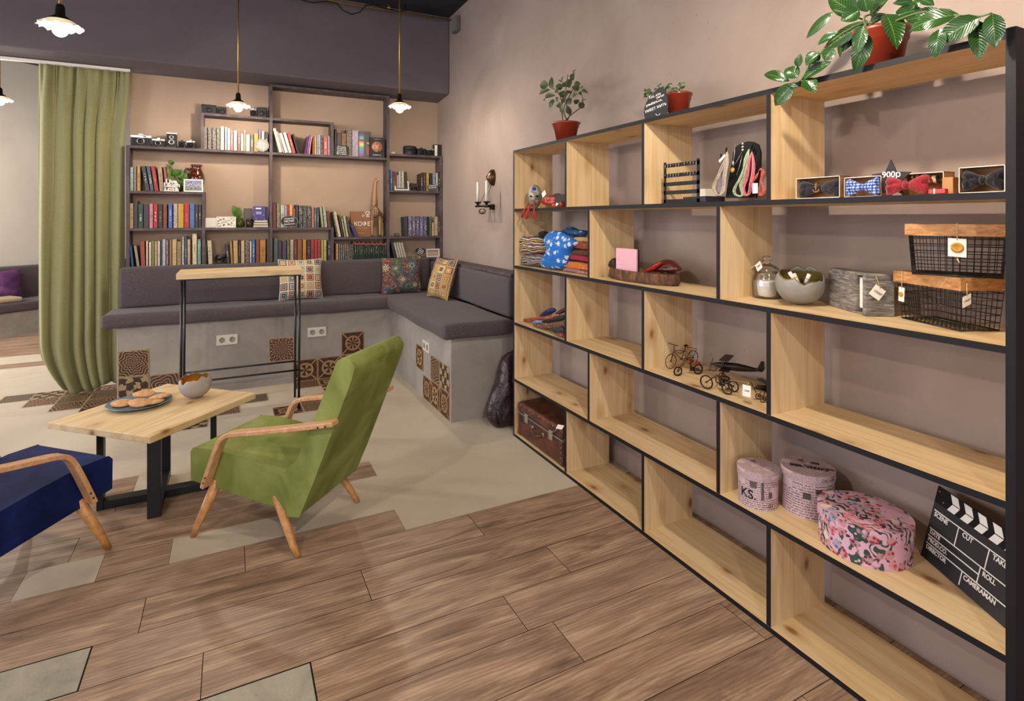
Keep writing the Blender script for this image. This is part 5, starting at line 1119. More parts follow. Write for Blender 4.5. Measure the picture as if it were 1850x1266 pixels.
# --- earring stand and necklace display
zb = ZR[0]
ya, yb_ = onX(1199, 300, 1.665).y, onX(1263, 300, 1.665).y; zt = onX(1230, 290, 1.665).z
t = thing('earring_stand', 'black slatted earring stand in the third cell of the top row', 'jewellery stand', (1.668, (ya+yb_)/2, zb))
mb = MB(); hh = zt-zb; 
for y_ in (ya-.013, yb_): MB().box((1.665, y_, zb+.001), (1.669, y_+.013, zt)).build('side_post', M['black'], t, bevel=.0005)
for f in (0.03, .255, .475, .70, .96): MB().box((1.665, yb_, zb+.001+(hh-.014)*f-.004*(f > 0)), (1.669, ya, zb+.001+(hh-.014)*f+.012)).build('slat', M['black'], t)
MB().box((1.655, yb_, zb+.0005), (1.70, ya, zb+.003)).build('foot', M['black'], t)
mb = MB(); r = random.Random(8)
for row_, z_ in enumerate((.93, .70, .475, .255)):
    for k in range(12):
        y = ya-.012-(ya-yb_-.024)*k/11
        if row_ < 2 and k not in (6,): 
            zz = zb+hh*z_; mb.ell((1.662, y, zz), (.0018, .0022, .0022), 8, 5)
            if r.random() < .8: mb.tube([(1.662, y, zz), (1.661, y, zz-.012*r.uniform(.5, 1.2))], .0012, 5)
        else: mb.ell((1.6645, y, zb+hh*z_), (.0006, .0009, .0009), 6, 4)
mb.build('earring', M['silver'], t)
tag(MB().box((1.78, onX(1263, 350, 1.78).y-.035, zb+.031), (1.84, onX(1263, 350, 1.78).y+.012, zb+.062)).build('small_box', M['paper'], origin=(1.8, 1.6, zb+.031)), 'small white box on the dark box between the jewellery stands', 'box')
yq = onX(1240, 350, 1.77).y; tag(MB().box((1.75, yq-.13, zb+.001), (1.86, yq, zb+.030)).build('flat_box', plain('dark_purple_box', '#2c2438', .5), bevel=.001, origin=(1.8, yq-.06, zb)), 'flat dark box behind the earring stand', 'box')
q = zpx(1270, 250, 10.55)
t = thing('necklace_display', 'black domed necklace display draped with cords and pendants', 'jewellery stand', (1.72, 1.38, zb))
outl = [(430,1135),(440,800),(480,420),(480,270),(520,150),(620,85),(750,45),(860,55),(950,100),(1010,250),(1030,500),(1010,1135)]
P3 = [onX(*q(*p), 1.72) for p in outl]; P3 = [Vector((p.x + (.0 if p.z < zb+.02 else .02*(p.z-zb)/.15), p.y, max(p.z, zb+.001))) for p in P3]
nfr = Vector((.012, .004, 0)); mb = MB(); m_ = len(P3); a_ = P3; b_ = [p+nfr for p in P3]; mb.add(a_, [tuple(range(m_))]); mb.add(b_, [tuple(range(m_))[::-1]]); mb.add(a_+b_, [(i, (i+1) % m_, m_+(i+1) % m_, m_+i) for i in range(m_)])
mb.build('board', M['black'], t)
MB().box((1.70, 1.33, zb+.0005), (1.79, 1.44, zb+.004)).build('foot', M['black'], t)
for (x, y) in ((460,215),(360,335),(950,150),(985,205),(1025,255)):
    p = onX(*q(x, y), 1.725); MB().tube([p + Vector((.004, .008, -.008)), p + Vector((-.008, -.004, .006))], .003, 6).build('hook', M['black'], t)
def cords(nm, label, tops_, loop, col, n, seed, xs=1.70):
    mat = plain('cord_'+nm, col, .8, 0, .2, 100); r = random.Random(seed); mb = MB()
    for k in range(n):
        j = lambda s_: r.uniform(-s_, s_)
        path = [tops_] + [(x+j(38), y+j(18)) for x, y in loop] + [tops_]
        P = [onX(*q(x, y), xs + r.uniform(-.012, .006)) for x, y in path]; P[0] = onX(*q(*tops_), xs+.004); P[-1] = P[0]
        P = [Vector((p.x, p.y, max(p.z, zb+.004))) for p in P]
        S_ = []
        for i in range(len(P)-1):
            a, b = P[i], P[i+1]; S_ += [a, a.lerp(b, .5)]
        S_.append(P[-1]); S_ = [S_[0]] + [(S_[i-1]+S_[i]*2+S_[i+1])/4 for i in range(1, len(S_)-1)] + [S_[-1]]
        mb.tube(S_, .0012, 5)
    o = mb.build('cord_necklace', mat, origin=P[0]); tag(o, label, 'necklace', None)
cords('cream', 'bundle of cream cord necklaces hanging at the left of the necklace display', (460,250), [(430,420),(340,600),(270,760),(190,930),(230,1070),(330,1090),(400,1000),(400,820),(430,600),(470,420)], '#b8ac98', 18, 1)
cords('lilac', 'lilac grey cords among the cream ones on the left hook', (450,280), [(400,470),(330,650),(300,860),(290,1040),(350,1060),(370,860),(420,640)], '#8c8494', 8, 2, 1.705)
cords('mint', 'mint green cord necklaces looping low in front of the display', (880,200), [(800,380),(790,600),(700,780),(600,950),(590,1060),(680,1110),(790,1080),(700,900),(800,700),(840,450)], '#a0b090', 16, 3)
cords('pink', 'pink cord necklaces hanging at the right of the display', (935,250), [(870,420),(860,620),(820,800),(760,950),(790,1080),(880,1090),(900,900),(950,700),(970,480)], '#c8707c', 22, 4)
cords('coral', 'tangled coral and cream cords in the right corner of the display cell', (1060,640), [(1000,760),(900,820),(1000,900),(1110,1000),(1040,1090),(1150,1080),(1180,920),(1090,820),(1170,640),(1110,560)], '#c05c50', 12, 5, 1.70)
price_tag(t, onX(*q(365, 380), 1.692), (.1, -.72, .68), (.1, .68, .72), .034, .011)
price_tag(t, onX(*q(995, 950), 1.675), (0, -1, .0), (0, 0, 1), .022, .036, None)
for (x0_, y0_, x1_, y1_) in ((610, 90, 575, 460), (735, 270, 560, 560), (745, 330, 640, 700)):
    MB().tube([onX(*q(x0_, y0_), 1.716), onX(*q((x0_+x1_)/2+8, (y0_+y1_)/2), 1.712), onX(*q(x1_, y1_), 1.708)], .0009, 4).build('chain', M['silver'], t)
p = onX(*q(562, 600), 1.706); MB().ell(p, (.003, .010, .010), 16, 8).build('pendant', M['gold'], t); p = onX(*q(575, 470), 1.706); MB().ell(p, (.003, .004, .010), 10, 6).build('pendant', M['silver'], t)
for k in range(3): MB().ell(onX(*q(755, 100+60*k), 1.712), (.003, .005, .005), 10, 6).build('pendant', M['silver'], t)

# --- bow ties in open boxes, star sign
kr = plain('kraft_card', '#a87c4c', .75, 0, .06)
def tie_box(u0, u1, v0, xs, label, D_=.055):
    y0, y1 = onX(u0, 330, xs).y, onX(u1, 330, xs).y; zt = onX((u0+u1)/2, v0, xs).z; zt = max(zt, ZR[0]+.045); t = thing('gift_box', label, 'box', (xs+D_/2, (y0+y1)/2, ZR[0])); z0 = ZR[0]+.001; c = .0018
    MB().box((xs, y1, z0), (xs+D_, y0, z0+c), 0, [0,0,0,0,0,1]).box((xs, y1, zt-c), (xs+D_, y0, zt), 0, [0,0,0,0,0,1]).box((xs, y0-c, z0), (xs+D_, y0, zt), 0, [0,0,0,0,0,1]).box((xs, y1, z0), (xs+D_, y1+c, zt), 0, [0,0,0,0,0,1]).box((xs+D_-c, y1, z0), (xs+D_, y0, zt)).build('box', [kr, M['paper']], t)
    return y0, y1, zt
def bow_tie(label, y0, y1, z0, z1, xs, mat, tilt=0., anchor=False):
    yc, zc = (y0+y1)/2, (z0+z1)/2; w_, h_ = abs(y0-y1)/2, (z1-z0)/2; t = thing('bow_tie', label, 'bow tie', (xs, yc, z0)); R = Matrix.Rotation(tilt, 4, 'X')
    for s_ in (1, -1):
        out = [(.08, .34), (.3, .55), (.62, .86), (.93, 1.), (1., .55), (.96, 0), (1., -.55), (.93, -1.), (.62, -.86), (.3, -.55), (.08, -.34)]
        out = smooth_loop([(a, b) for a, b in out], 1)
        P3 = [Vector((xs, yc + s_*a*w_, zc + b*h_)) for a, b in out]
        mb = puff(P3, .026, 5, .25, 3+s_, flat=.6)
        for v in mb.v: f = (v.y-yc)/w_; d = (v.z-zc); v.x += .003*sin(d/h_*9)*min(1, abs(f)*1.4); 
        mb.build('wing', mat, t)
    MB().ell((xs-.006, yc, zc), (.011, w_*.14, h_*.42), 14, 10).build('knot', mat, t)
    if anchor:
        mb = MB(); p = Vector((xs-.019, yc, zc)); mb.tube([p+Vector((0,0,.011)), p-Vector((0,0,.012))], .0013, 6).tube([p+Vector((0,-.006,.006)), p+Vector((0,.006,.006))], .0011, 6)
        mb.tube([p+Vector((0,.010*cos(a),-.003+.009*sin(a))) for a in [pi+pi*k/10 for k in range(11)]], .0014, 6).tube([p+Vector((0,.0028*cos(a),.0135+.0028*sin(a))) for a in [2*pi*k/10 for k in range(10)]], .0009, 5, closed=True).build('anchor_badge', M['gold'], t)
    return t
q = zpx(1400, 270, 4.111)
gh = NT('blue_gingham', .8); s_ = gh.sep(gh.coord('Object')); fa = gh.math('GREATER_THAN', gh.math('FRACT', gh.math('MULTIPLY', s_[1], 120.)), .5); fb = gh.math('GREATER_THAN', gh.math('FRACT', gh.math('MULTIPLY', s_[2], 120.)), .5)
gh.base(gh.ramp(gh.math('MULTIPLY', gh.math('ADD', fa, fb), .5), [(0, '#b4c0d8'), (.4, '#4c6cb0'), (.9, '#1c2c6c')], 'CONSTANT'))
y0, y1, zt = tie_box(1438, 1517, 320, 1.655, 'open kraft box holding the navy bow tie, leftmost of the row'); bow_tie('navy bow tie with a gold anchor badge', y0-.003, y1+.003, ZR[0]+.004, zt-.007, 1.668, fabric('navy_cloth', '#14121c', '#24202c'), 0, True)
y0, y1, zt = tie_box(1525, 1592, 319, 1.665, 'open kraft box behind the blue checked bow tie'); bow_tie('blue gingham bow tie leaning out of its box', onX(1528, 340, 1.648).y, onX(1588, 340, 1.648).y, ZR[0]+.001, ZR[0]+.056, 1.650, gh.m)
y0, y1, zt = tie_box(1628, 1705, 312, 1.70, 'open kraft box behind the red bow tie and the star'); bow_tie('crimson bow tie with a white edge in front of the star sign', onX(1600, 340, 1.655).y, onX(1677, 340, 1.655).y, ZR[0]+.001, ZR[0]+.056, 1.657, fabric('crimson_cloth', '#6c1420', '#9c2430'))
y0, y1, zt = tie_box(1732, 1816, 300, 1.665, 'open kraft box holding the black bow tie, rightmost of the row'); bow_tie('black bow tie in the rightmost kraft box', y0-.003, y1+.002, ZR[0]+.004, zt-.006, 1.675, fabric('black_cloth', '#100f12', '#1e1c20'))
tag(MB().box((1.68, onX(1729, 330, 1.70).y, ZR[0]+.001), (1.80, onX(1709, 330, 1.70).y, ZR[0]+.045)).build('kraft_box', kr, bevel=.001, origin=(1.7, .82, ZR[0])), 'closed kraft box between the red and the black bow ties', 'box')
p = onX(1694, 335, 1.645); t = thing('tie_loop', 'folded red neck strap with a white stripe in front of the kraft box', 'strap', (p.x, p.y, ZR[0])); MB().box((1.64, p.y-.02, ZR[0]+.001), (1.655, p.y+.02, ZR[0]+.014)).build('strap', M['red'], t, bevel=.002); MB().box((1.6395, p.y+.004, ZR[0]+.001), (1.6405, p.y+.007, ZR[0]+.0145)).build('white_stripe', M['paper'], t)
lump('folded_ties', 'patterned orange and black neckties folded inside the box behind the crimson bow tie', 'necktie', [(1640,318),(1660,312),(1690,316),(1700,320),(1702,330),(1680,332),(1650,330)], 1.725, stripes('necktie_stripes', ['#a87838', '#241c1c', '#c8b490', '#7c2420'], 160, 1, 1.), .03, seed=6)
star = []
for k in range(10): a = pi/2+k*pi/5; rr = .056 if k % 2 == 0 else .026; star.append((rr*cos(a), rr*sin(a)+.045))
p = onX(1609, 340, 1.672); outline_sign('star_sign', 'black star shaped price sign between the gingham and crimson bow ties', star, (p.x, p.y, ZR[0]+.003), (0, -1, 0), (0, 0, 1), .004, M['slate'], [('900р', .002, .058, .024)], 0)

# --- second row: textiles
zb = ZR[1]; q = zpx(930, 400, 12.657)
bs = flower('blue_flower_cloth', '#0c64b4', ['#d8dce0', '#c8d4e0', '#dcdce4'], 29, 6, None, '#b0c8e0', 'Object', .34, .8)
lump('folded_scarf', 'grey green fringed scarf lying at the bottom of the textile cell', 'scarf', [q(*p) for p in ((190,960),(210,800),(330,750),(700,740),(740,860),(700,1010),(380,1015),(260,1010))], 1.70, stripes('fringe_scarf', ['#3c5450', '#8c8478', '#2c3c40', '#a07c74'], 130, 2, 2.), .10, seed=3, zmin=zb+.001)
lump('folded_scarf', 'striped multicoloured woven hat on the grey green scarf', 'hat', [q(*p) for p in ((150,580),(165,430),(230,320),(400,300),(600,360),(740,480),(780,620),(720,740),(400,755),(220,745))], 1.70, stripes('woven_stripes', ['#8c3434', '#b8a884', '#241c24', '#a89048', '#5c2c30', '#c0bcb4', '#3c4034'], 150, 2, 1.2), .11, seed=4)
lump('dark_pouch', 'small dark brown furry pouch behind the striped hat', 'pouch', [q(*p) for p in ((575,300),(590,235),(660,210),(740,240),(760,320),(700,420),(620,400))], 1.76, plain('dark_fur', '#20140f', .9, 0, .3, 80), .05, seed=5)
lump('cloth_bag', 'bright blue cloth with white flowers, the tallest bundle of the textile cell', 'cloth', [q(*p) for p in ((645,1050),(650,930),(760,760),(780,560),(720,400),(760,290),(860,205),(1000,205),(1180,290),(1400,430),(1450,500),(1300,640),(1250,760),(1220,900),(1140,1085),(900,1090),(760,1065))], 1.675, bs, .10, seed=6, wr=.10, zmin=zb+.001)
lump('cloth_bundle', 'blue and dark checked cloth on top of the folded stack', 'cloth', [q(*p) for p in ((1050,230),(1150,190),(1240,115),(1340,130),(1400,190),(1660,200),(1660,330),(1400,390),(1290,350),(1180,300))], 1.74, flower('blue_dark_cloth', '#143c64', ['#88a8c8', '#183048'], 34, 5, None, '#5c88b0', 'Object', .3, .8), .08, seed=7)
for i, (x0_, ya_, yb2, c1, c2, lb) in enumerate(((1150,1045,1195,'#8c5c5c','#c09478','paisley cloth at the bottom'),(1170,885,1045,'#b86424','#d89450','orange floral cloth above the paisley one'),(1310,752,880,'#8c1434','#a8203c','crimson cloth in the middle'),(1245,620,745,'#4c2c14','#6c4420','brown cloth above the crimson one'),(1390,450,615,'#7c3418','#b05c30','rust orange cloth, second from the top'),(1400,335,450,'#a08458','#3c2c24','beige and dark patterned cloth'))):
    fm = flower('stack_cloth_%d' % i, c1, [c2], 46, 4, None, c2, 'Object', .3, .85)
    u0, v0 = q(x0_, ya_); u1, v1 = q(1720, yb2); v0b, v1b = v0, v1
    a0 = onX(u0, v0, 1.70); a1 = onX(u0, v1, 1.70); zt_, zb_ = a0.z, max(a1.z, zb+.001)
    o = obj_bevel_box('folded_cloth', (1.68, 2.354, zb_), (1.86, a0.y, zt_-.001), .012, fm, None, 3, None, wob(i+1., .003, 9), None, .05); tag(o, 'folded ' + lb + ' of the stack by the divider', 'cloth', 'folded cloths stacked beside the divider')

# --- second row: wood slice tray
q = zpx(1060, 420, 9.25)
bark = NT('tree_bark', .85); v = bark.coord('Object', (1, 1, .25)); nz = bark.noise(v, 55, 5, .7, .5); bark.base(bark.ramp(nz, [(.3, '#2c1810'), (.5, '#5c3c28'), (.7, '#8c6444')])).bump(nz, .9, .01)
rings = NT('wood_rings', .6); s_ = rings.sep(rings.coord('Object')); rr = rings.math('SQRT', rings.math('ADD', rings.math('MULTIPLY', s_[0], s_[0]), rings.math('MULTIPLY', rings.math('MULTIPLY', s_[1], .5), rings.math('MULTIPLY', s_[1], .5)))); rings.base(rings.mix(rings.step(rings.math('SINE', rings.math('MULTIPLY', rr, 900.)), -.5, .8), '#5c3820', '#7c5434'))
t = thing('wood_slice_tray', 'oval tree slice tray with bark edge on the second shelf', 'tray', (1.765, 2.085, zb))
n = 56; prof = [(0, 0), (.97, 0), (1.02, .012), (1.0, .045), (.97, .052), (.90, .050), (.88, .030), (0, .028)]
vs = []
for r_, z_ in prof:
    for k in range(n):
        a = 2*pi*k/n; w_ = 1+.035*sin(3*a+1)+.02*sin(7*a)+.012*sin(17*a); vs.append((1.765+.088*r_*w_*cos(a)+.00*sin(a), 2.085+.225*r_*w_*sin(a), zb+.001+z_))
mb = MB(); fs = [(i*n+k, i*n+(k+1) % n, (i+1)*n+(k+1) % n, (i+1)*n+k) for i in range(len(prof)-1) for k in range(n)]
for i, f in enumerate(fs): pass
mb.add(vs, fs[:4*n], 0, True); mb.f += [([j for j in f], 1, True, None) for f in fs[4*n:]]
mb.build('slice', [bark.m, rings.m], t)
a = onX(1113, 490, 1.722); b = onX(1149.5, 490, 1.722); t = thing('note_block', 'pink square card block standing on the tree slice tray', 'card', (1.73, (a.y+b.y)/2, zb+.03)); zt = onX(1131, 449, 1.722).z
MB().box((1.722, b.y, zb+.030), (1.73, a.y, zt)).build('card', M['pink'], t); MB().box((1.7305, b.y+.001, zb+.030), (1.742, a.y-.001, zt-.001)).build('backing', M['camblack'], t)
lump('carved_root', 'knobbly brown wooden ornament at the left end of the tree slice', 'ornament', [q(*p) for p in ((370,560),(375,500),(430,480),(440,430),(500,420),(520,520),(520,610),(430,605))], 1.77, plain('dark_carved_root', '#3c241a', .6, 0, .2, 60), .05, seed=8, zmin=zb+.032)
lump('purse', 'brown leather purse lying at the right end of the tree slice', 'purse', [q(*p) for p in ((1000,640),(1160,520),(1290,450),(1400,455),(1480,520),(1560,590),(1550,660),(1200,665))], 1.785, plain('brown_leather', '#4c1c14', .35, 0, .2, 25, .2), .08, seed=9, zmin=zb+.032)
lump('leather_strap', 'glossy red strap of leather in front of the brown purse', 'strap', [q(*p) for p in ((960,650),(1100,560),(1220,480),(1270,490),(1180,600),(1060,655))], 1.735, M['red'], .02, seed=10, zmin=zb+.032)
c = onX(1202, 489, 1.74); tag(MB().tube([Vector((c.x, c.y+.016*cos(a), zb+.045+.012*sin(a))) for a in [2*pi*k/16 for k in range(16)]], .0035, 6, closed=True).build('bracelet', M['bronze'], origin=(c.x, c.y, zb+.03)), 'red and bronze bangle standing in front of the brown purse', 'bracelet')

# --- second row: jar, shell bowl, grey box, baskets
jx, jy = 1.81, 1.432
t = thing('candle_jar', 'lidded glass jar half filled with white candle wax', 'jar', (jx, jy, zb))
MB().lathe([(0, .001), (.045, .001), (.052, .012), (.053, .06), (.047, .085), (.044, .092), (.044, .10), (.0425, .10), (.0425, .092), (.0455, .083), (.051, .06), (.05, .014), (.044, .006), (0, .006)], (jx, jy, zb), 36).build('glass', M['clear'], t)
MB().lathe([(0, .007), (.043, .007), (.0485, .016), (.0495, .062), (.047, .066), (0, .064)], (jx, jy, zb), 32).build('candle_wax', M['wax'], t)
MB().lathe([(.046, .101), (.05, .103), (.05, .108), (.03, .122), (.012, .130), (.008, .136), (.017, .142), (.02, .150), (.014, .158), (0, .160)], (jx, jy, zb), 32).build('lid', M['clear'], t)
MB().tube([Vector((jx+.011*cos(a), jy+.011*sin(a), zb+.134+.002*sin(3*a))) for a in [2*pi*k/16 for k in range(16)]], .003, 6, closed=True).tube([(jx-.012, jy, zb+.134), (jx-.03, jy+.03, zb+.122), (jx-.045, jy+.055, zb+.10)], [.002, .003, .001], 6).build('jute_bow', M['rope'], t)
price_tag(t, (jx-.052, jy-.005, zb+.122), (-.1, -.75, .6), (.25, .6, .72), .030, .030, '700₽', [(jx-.02, jy, zb+.136)], False, .010)
c = onz(1449, 551, zb)
sb = plain('grey_silver_shell', '#8c8880', .6, .15, .15, 25, .25)
eggbowl((1.775, 1.272, zb), .078, .104, 'cracked eggshell bowl full of paper scrolls on the second shelf', sb, plain('olive_gold_lining', '#7c6c3c', .45, .4, .15), .12, 48, 5, .20)
r = random.Random(2)
for i in range(3):
    a = i*2.1+1; p = Vector((1.775+.018*cos(a), 1.272+.018*sin(a), zb+.075)); d = Vector((.45*cos(a), .45*sin(a)+.2, .8)).normalized()*(.035+.01*(i % 2))
    o = MB().tube([p, p+d], .0065, 10).build('paper_scroll', M['paper'], origin=p); tag(o, ['largest', 'leaning'][0] if 0 else ['tallest paper scroll tied with string in the shell bowl on the shelf', 'paper scroll tied with string, nearest the jar in the shell bowl', 'paper scroll tied with string, nearest the grey box in the shell bowl'][i], 'scroll', 'paper scrolls in the shell bowl')
    MB().tube([p+d*.45-Vector((0,0,.0)), p+d*.55], .0075, 10).build('string', M['rope'], o)
gw = NT('weathered_grey_wood', .8); nz = gw.noise(gw.coord('Object', (6, 6, 40)), 3, 5, .7, .8); gw.base(gw.ramp(nz, [(.3, '#3c3732'), (.5, '#736c64'), (.68, '#a39c92')])).bump(nz, .6, .004)
A = Vector((1.848, 1.215, 0)); B = Vector((1.735, 1.022, 0)); dl = (B-A).normalized(); dp = Vector((-dl.y, dl.x, 0)); 
if dp.x < 0: dp = -dp
t = thing('wooden_box', 'weathered grey wooden box with a slot and hanging tags', 'box', tuple(A + dl*.11 + Vector((0, 0, zb))))
def bx3(mb, s0, s1, d0, d1, z0, z1, mi=0):
    c_ = A + dl*((s0+s1)/2) + dp*((d0+d1)/2) + Vector((0, 0, zb+(z0+z1)/2)); return mb.obox(c_, dl*((s1-s0)/2), dp*((d1-d0)/2), Vector((0, 0, (z1-z0)/2)), mi)
bx3(MB(), 0, .165, 0, .05, .001, .13).build('body', gw.m, t, bevel=.001)
bx3(bx3(bx3(MB(), .165, .205, .004, .05, .001, .008), .165, .205, .004, .05, .122, .13), .165, .205, .03, .05, .008, .122).build('slot_frame', gw.m, t)
bx3(MB(), .205, .222, 0, .085, .001, .13).build('end_block', gw.m, t, bevel=.001); bx3(MB(), .168, .2, .012, .02, .02, .115).build('inner_card', M['paper'], t)
pt = A + dl*.224 + dp*.03 + Vector((0, 0, zb+.075)) ; price_tag(t, pt + dl*.006, dp*.75 + Vector((0, 0, -.55)), dp*.55 + Vector((0, 0, .75)), .036, .036, '1500₽', [pt + dl*.004 + Vector((0, 0, .04)), pt + Vector((0, 0, .056)) - dl*.01], False, .0105)
def basket(name, corner, dirA, LA, dirB, LB, z0, H_, rim, label, group=None):
    dA = Vector(dirA).normalized(); dB = Vector((-dA.y, dA.x, 0)); 
    if dB.dot(Vector(dirB)) < 0: dB = -dB
    O = Vector(corner); t = thing(name, label, 'basket', tuple(O + dA*LA/2 + dB*LB/2 + Vector((0, 0, z0)))); Pp = lambda a, b, z: O + dA*a + dB*b + Vector((0, 0, z0+z))
    mb = MB(); sp = .0155; hh = H_-rim; tp = .008
    nA, nB = max(2, round(LA/sp)), max(2, round(LB/sp)); nz = 6
    for i in range(nA+1):
        a = LA*i/nA; f = tp+(LA-2*tp)*i/nA; mb.tube([Pp(a, 0, hh+.01), Pp(f, tp, .002), Pp(f, LB-tp, .002), Pp(a, LB, hh+.01)], .0009, 4, cap=False)
    for i in range(nB+1):
        b = LB*i/nB; f = tp+(LB-2*tp)*i/nB; mb.tube([Pp(0, b, hh+.01), Pp(tp, f, .0025), Pp(LA-tp, f, .0025), Pp(LA, b, hh+.01)], .0009, 4, cap=False)
    for k in range(nz):
        z = .002+hh*k/(nz-.5); e = tp*(1-z/hh); mb.tube([Pp(e, e, z), Pp(LA-e, e, z), Pp(LA-e, LB-e, z), Pp(e, LB-e, z)], .0012 if k else .002, 4, closed=True)
    mb.build('wire_mesh', M['blackmetal'], t)
    for (a0, a1, b0, b1) in ((-.008, LA+.008, -.008, .002), (-.008, LA+.008, LB-.002, LB+.008), (-.008, .002, .002, LB-.002), (LA-.002, LA+.008, .002, LB-.002)):
        c_ = Pp((a0+a1)/2, (b0+b1)/2, H_-rim/2); MB().obox(c_, dA*((a1-a0)/2), dB*((b1-b0)/2), Vector((0, 0, rim/2))).build('wood_rim', M['oak'], t, bevel=.0012)
    return t, Pp, dA, dB
M['oak'] = pine('honey_wood_rim', 0); 
ok = NT('acacia_rim', .45); nz = ok.noise(ok.coord('Object', (12, 12, 40)), 2.2, 5, .6, 1.2); ok.base(ok.ramp(nz, [(.3, '#8c5c30'), (.5, '#b07c48'), (.7, '#c89860')])); M['oak'] = ok.m
tb, Pp, dA, dB = basket('wire_basket', (1.712, .765, 0), (.085, .206, 0), .215, (.92, -.39, 0), .125, zb+.001, .143, .034, 'lower black wire basket with a honey coloured wooden rim')
price_tag(tb, Pp(.185, -.012, .075), -dA + Vector((0,0,-.05)), Vector((-dA.x*.05, -dA.y*.05, 1)), .021, .042, None, [Pp(.185, -.010, .11), Pp(.185, -.010, .145)], True)
pt = Pp(-.012, .006, .085); price_tag(tb, pt, dB*.85 + Vector((0,0,.4)), Vector((0,0,1)), .026, .028, '1900₽', [pt + Vector((0,0,.03)), pt + Vector((0,0,.045))], False, .008)
tu, Pp, dA, dB = basket('wire_basket', (1.668, .868, 0), (.40, -.915, 0), .205, (.915, .40, 0), .15, zb+.146, .140, .032, 'upper black wire basket with a wooden rim and a gold sealed tag')
price_tag(tu, Pp(.105, -.012, .078), dA + Vector((0,0,-.06)), Vector((0,0,1)), .038, .048, None, [Pp(.105, -.010, .115), Pp(.105, -.010, .143)], True)
MB().tube([Pp(.105, -.014, .05), Pp(.11, -.016, .038)], .0018, 5).build('cord_end', M['rope'], tu)

# --- third row: scarves
zb = ZR[2]; q = zpx(930, 540, 15.82)
SC = [('#5c3c2c','#b06840','orange and black floral necktie, lowest at the front',((470,720),(620,700),(1120,690),(1440,640),(1440,800),(1060,830),(900,885),(620,800)),1.665),
 ('#14181c','#3c4c40','dark green necktie at the lower right of the pile',((1040,800),(1440,760),(1440,1050),(1200,1000),(1060,900)),1.655),
 ('#8c3024','#c07048','rust red necktie lying at the far left of the pile',((180,600),(260,560),(800,505),(1200,520),(1200,570),(700,600),(300,665)),1.70),
 ('#101014','#2c2c30','black necktie with a white edge in the middle of the pile',((800,600),(1100,540),(1440,420),(1440,620),(1000,680),(820,690)),1.69),
 ('#5c78b0','#a8b4cc','light blue patterned necktie end',((540,620),(640,600),(740,605),(800,690),(640,700),(560,690)),1.66),
 ('#1c1448','#3c2c80','indigo necktie at the top of the pile',((690,490),(830,370),(960,270),(1120,250),(1200,330),(1050,430),(830,500)),1.76),
 ('#5c2c34','#9c5c5c','dull red necktie leaning at the top right',((1150,430),(1300,310),(1440,240),(1440,340),(1280,450)),1.74),
 ('#b05c44','#d8a080','coral and white necktie crossing under the dark ones',((820,540),(1100,480),(1250,420),(1300,470),(1100,560),(840,590)),1.70),
 ('#7c1c1c','#c8a8a0','red and pale pink necktie end at the lower right corner',((1160,985),(1300,950),(1440,990),(1440,1070),(1280,1050)),1.645)]
for i, (c1, c2, lb, pl, xs) in enumerate(SC):
    lump('necktie', lb, 'necktie', [q(*p) for p in pl], xs, flower('necktie_print_%d' % i, c1, [c2], 60, 4, None, c2, 'Object', .32, .7), .035, seed=20+i, group='neckties piled in the third row', zmin=zb+.001, wr=.2)

# --- third row: metal models
def wheel(mb, c, R, axis, sp=8, th=.0018):
    c = Vector(c); ax = Vector(axis).normalized(); e1 = ax.cross(UP).normalized(); e2 = ax.cross(e1)
    mb.tube([c + (e1*cos(a)+e2*sin(a))*R for a in [2*pi*k/20 for k in range(20)]], th, 6, closed=True)
    for k in range(sp): a = 2*pi*k/sp; mb.tube([c, c + (e1*cos(a)+e2*sin(a))*R], .0006, 4)
    mb.tube([c-ax*.004, c+ax*.004], .003, 8)
def local(o, d):
    o = Vector(o); d = Vector(d).normalized(); s_ = Vector((-d.y, d.x, 0)); return lambda a, b, z: o + d*a + s_*b + UP*z, d, s_
t = thing('bicycle_model', 'bronze wire bicycle model at the left of the metal models', 'model', (1.80, 1.868, zb)); L, d, s_ = local((1.705, 1.866, zb), (1, .03, 0))
for nm, a in (('wheel', .031), ('wheel', .165)): mb = MB(); wheel(mb, L(a, 0, .034), .032, s_, 10); mb.build(nm, M['bronze'], t)
MB().tube([L(.031,0,.034), L(.05,0,.085), L(.052,0,.10)], .0022, 6).tube([L(.05,0,.08), L(.085,0,.062), L(.118,0,.07), L(.05,0,.08)], .0018, 6).tube([L(.052,0,.072), L(.095,0,.036), L(.122,0,.09)], .002, 6).tube([L(.095,0,.036), L(.165,0,.034), L(.118,0,.07)], .0016, 6).tube([L(.12,0,.088), L(.19,0,.072), L(.165,0,.034)], .0014, 6).build('frame', M['bronze'], t)
MB().tube([L(.045,-.03,.108), L(.052,-.015,.104), L(.052,.015,.104), L(.045,.03,.108)], .002, 6).build('handlebar', M['bronze'], t); MB().ell(L(.122,0,.094), (.014, .007, .004), 12, 6).build('saddle', M['darkmetal'], t); mb = MB().tube([L(.095,-.012,.03), L(.095,.012,.042)], .0014, 5); mb.lathe([(.008,-.001),(.008,.001)], L(.095,0,.036), 10, 0, True, True).build('pedal', M['bronze'], t)
t = thing('motorcycle_model', 'bronze chopper motorcycle model with long front fork', 'model', (1.74, 1.762, zb)); L, d, s_ = local((1.668, 1.775, zb), (1, -.22, 0))
for a, R in ((.018, .018), (.115, .02)): mb = MB(); wheel(mb, L(a, 0, R+.002), R, s_, 8, .0034); mb.build('wheel', M['darkmetal'], t)
